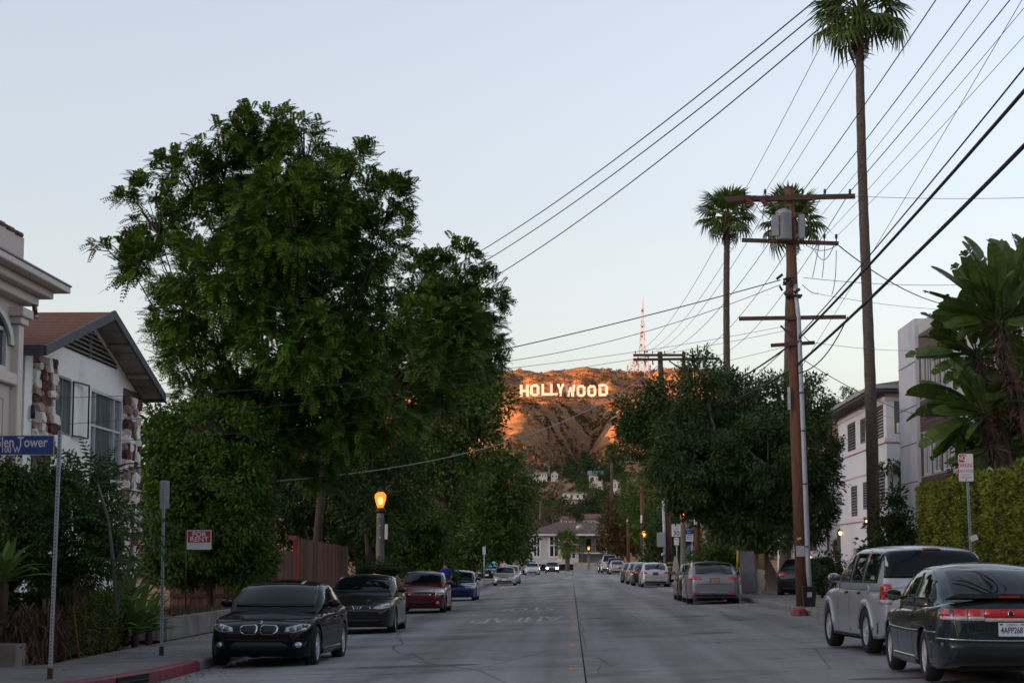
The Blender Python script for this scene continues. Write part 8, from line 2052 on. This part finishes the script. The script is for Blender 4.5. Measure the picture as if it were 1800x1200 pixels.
def glyph(ch, w_, h):
    s = w_ * 0.30; q = lambda x0, x1, z0, z1: [(x0, z0), (x1, z0), (x1, z1), (x0, z1)]
    if ch == 'H': return [q(0, s, 0, h), q(w_ - s, w_, 0, h), q(s, w_ - s, h * 0.40, h * 0.60)]
    if ch == 'O': return ring8(w_, h, w_ * 0.26, w_ * 0.29)
    if ch == 'D': return ring8(w_, h, w_ * 0.26, w_ * 0.29, False)
    if ch == 'L': return [q(0, s, 0, h), q(s, w_, 0, h * 0.21)]
    if ch == 'Y': return [[(0, h), (w_ * 0.34, h), (w_ * 0.5 + s * 0.5, h * 0.42), (w_ * 0.5 - s * 0.5, h * 0.42)], [(w_ * 0.66, h), (w_, h), (w_ * 0.5 + s * 0.5, h * 0.42), (w_ * 0.5, h * 0.55)], q(w_ * 0.5 - s * 0.5, w_ * 0.5 + s * 0.5, 0, h * 0.42)]
    if ch == 'W':
        e = w_ * 0.24
        return [[(0, h), (e, h), (w_ * 0.25 + e * 0.55, 0), (w_ * 0.25 - e * 0.45, 0)], [(w_ * 0.5 - e * 0.4, h * 0.85), (w_ * 0.5 + e * 0.3, h * 0.85), (w_ * 0.25 + e * 0.55, 0), (w_ * 0.25, 0)],
                [(w_ * 0.5 - e * 0.3, h * 0.85), (w_ * 0.5 + e * 0.4, h * 0.85), (w_ * 0.75, 0), (w_ * 0.75 - e * 0.55, 0)], [(w_ - e, h), (w_, h), (w_ * 0.75 + e * 0.45, 0), (w_ * 0.75 - e * 0.55, 0)]]
for ch, x0, x1, yt, yb in (('H', 913.7, 929.6, 676, 697), ('O', 932, 948, 675, 696), ('L', 952, 966.5, 674.5, 695), ('L', 967.2, 980.5, 674.5, 695), ('Y', 978.5, 992.2, 674.3, 696), ('W', 993.8, 1011.2, 676, 697), ('O', 1013.8, 1029, 676.5, 697), ('O', 1032.8, 1048, 676.8, 697), ('D', 1052.3, 1068.7, 675, 696)):
    dd = DS + {'L': -2.5, 'Y': -1.5, 'W': 1.5}.get(ch, 0) * 1.0
    p0, p1 = at(x0, yb, dd), at(x1, yt, dd); w_, h = p1.x - p0.x, p1.z - p0.z
    mb = MB()
    for k_, poly in enumerate(glyph(ch, w_, h)): mb.prism([(p0.x + a, p0.z + c) for a, c in poly], dd - 0.4 - 0.02 * k_, dd + 0.4 + 0.02 * k_, 'y')
    lt = mb.build('letter', m_let, SG, world=True)
    lt['label'] = 'giant white letter %s' % ch
    fr = MB()
    for a in (0.15, 0.5, 0.85): fr.bar((p0.x + w_ * a, dd + 0.8, p0.z - 5), (p0.x + w_ * a, dd + 0.8, p0.z + h * 0.8), 0.3, 0.3); fr.bar((p0.x + w_ * a, dd + 0.8, p0.z + h * 0.7), (p0.x + w_ * a, dd + 7, p0.z - 2), 0.25, 0.25)
    fr.build('support_frame', m_stl, lt, world=True)

# ---- radio mast on the ridge
DT = 2350.0
bT = at(1128, 657, DT); tp = at(1130.3, 530, DT)
t = thing('radio_mast', 'tall red and white lattice radio mast on the ridge', 'mast', (bT.x, DT, bT.z - 6))
m_mr = M('mast_red', (0.24, 0.10, 0.08), 0.6, 0.1, 1); m_mw = M('mast_white', (0.36, 0.34, 0.34), 0.6, 0.1, 1)
nseg = 12
for k in range(nseg):
    z0_, z1_ = bT.z - 6 + (tp.z - bT.z + 6) * k / nseg, bT.z - 6 + (tp.z - bT.z + 6) * (k + 1) / nseg
    wa, wb = 5.0 * (1 - k / nseg) ** 1.15 + 0.5, 5.0 * (1 - (k + 1) / nseg) ** 1.15 + 0.5
    cx0, cx1 = bT.x + (tp.x - bT.x) * k / nseg, bT.x + (tp.x - bT.x) * (k + 1) / nseg
    mb = MB(); cs = [(-1, -1), (1, -1), (1, 1), (-1, 1)]
    for i in range(4):
        a, c = cs[i], cs[(i + 1) % 4]; A, B_ = Vector((cx0 + a[0] * wa, DT + a[1] * wa, z0_)), Vector((cx1 + a[0] * wb, DT + a[1] * wb, z1_)); C_, D_ = Vector((cx0 + c[0] * wa, DT + c[1] * wa, z0_)), Vector((cx1 + c[0] * wb, DT + c[1] * wb, z1_))
        mb.bar(A, B_, 0.45, 0.45); mb.bar(A, D_, 0.25, 0.25); mb.bar(C_, B_, 0.25, 0.25); mb.bar(B_, D_, 0.25, 0.25)
    mb.build('mast_section', m_mr if k % 2 == 0 else m_mw, t, world=True)
MB().tube([tp, at(1130.3, 517, DT)], 0.35, 6).build('aerial', m_mw, t, world=True)
for py, px in ((546, 1128.3), (574, 1128.5), (584, 1128.3), (591, 1128), (606, 1127), (618, 1137)): MB().lathe([(0.001, -0.8), (1.1, -0.6), (1.4, 0)], 10, at(px, py, DT - 2), axis='y').build('dish', m_stl, t, world=True)
for i, (px, w_, yt) in enumerate(((1111, 2.2, 632), (1119, 2.6, 622), (1137, 2.8, 622), (1142, 1.4, 640), (1103, 0.6, 640), (1169, 1.6, 645))):
    a, c = at(px, 660, DT - 6), at(px, yt, DT - 6)
    t2 = thing('antenna_tower', ['leftmost squat', 'second squat', 'squat right', 'rightmost small', 'slim single', 'far separate'][i] + ' antenna tower at the foot of the radio mast', 'mast', (a.x, a.y, a.z - 6))
    mb = MB(); a.z -= 6
    for sx, sy in ((-1, -1), (1, -1), (1, 1), (-1, 1)): mb.bar(a + Vector((sx * w_, sy * w_, 0)), c + Vector((sx * w_ * 0.8, sy * w_ * 0.8, 0)), 0.4, 0.4)
    for k in range(6):
        z_ = a.z + (c.z - a.z) * k / 6; z2 = a.z + (c.z - a.z) * (k + 1) / 6
        mb.bar((a.x - w_, a.y - w_, z_), (a.x + w_, a.y - w_, z2), 0.25, 0.25); mb.bar((a.x + w_, a.y - w_, z_), (a.x - w_, a.y - w_, z2), 0.25, 0.25)
    mb.build('lattice', m_mr if i % 2 else m_mw, t2, world=True)
    for k in range(3): MB().lathe([(0.001, -0.6), (0.8, -0.4), (1.0, 0)], 8, (a.x - w_ * 0.5 + k * w_ * 0.5, a.y - w_ - 0.3, a.z + (c.z - a.z) * (0.55 + 0.15 * k)), axis='y').build('dish', m_stl, t2, world=True)
for i, (px, w_, h_) in enumerate(((1092, 5, 4), (1075, 2, 3))):
    a = at(px, 656, DT + 5); t2 = thing('relay_building', ['low flat relay building on the ridge left of the mast', 'tiny relay hut on the ridge above the last giant letter'][i], 'building', (a.x, a.y, a.z - 6))
    MB().box(-w_, w_, -3, 3, 0, 6 + h_ * 0.6).build('wall', M('relay_wall', (0.35, 0.28, 0.22), 0.9, 0.1, 1), t2); MB().box(-w_ - 0.3, w_ + 0.3, -3.3, 3.3, 6 + h_ * 0.6, 6.4 + h_ * 0.6).build('roof', m_gr, t2)
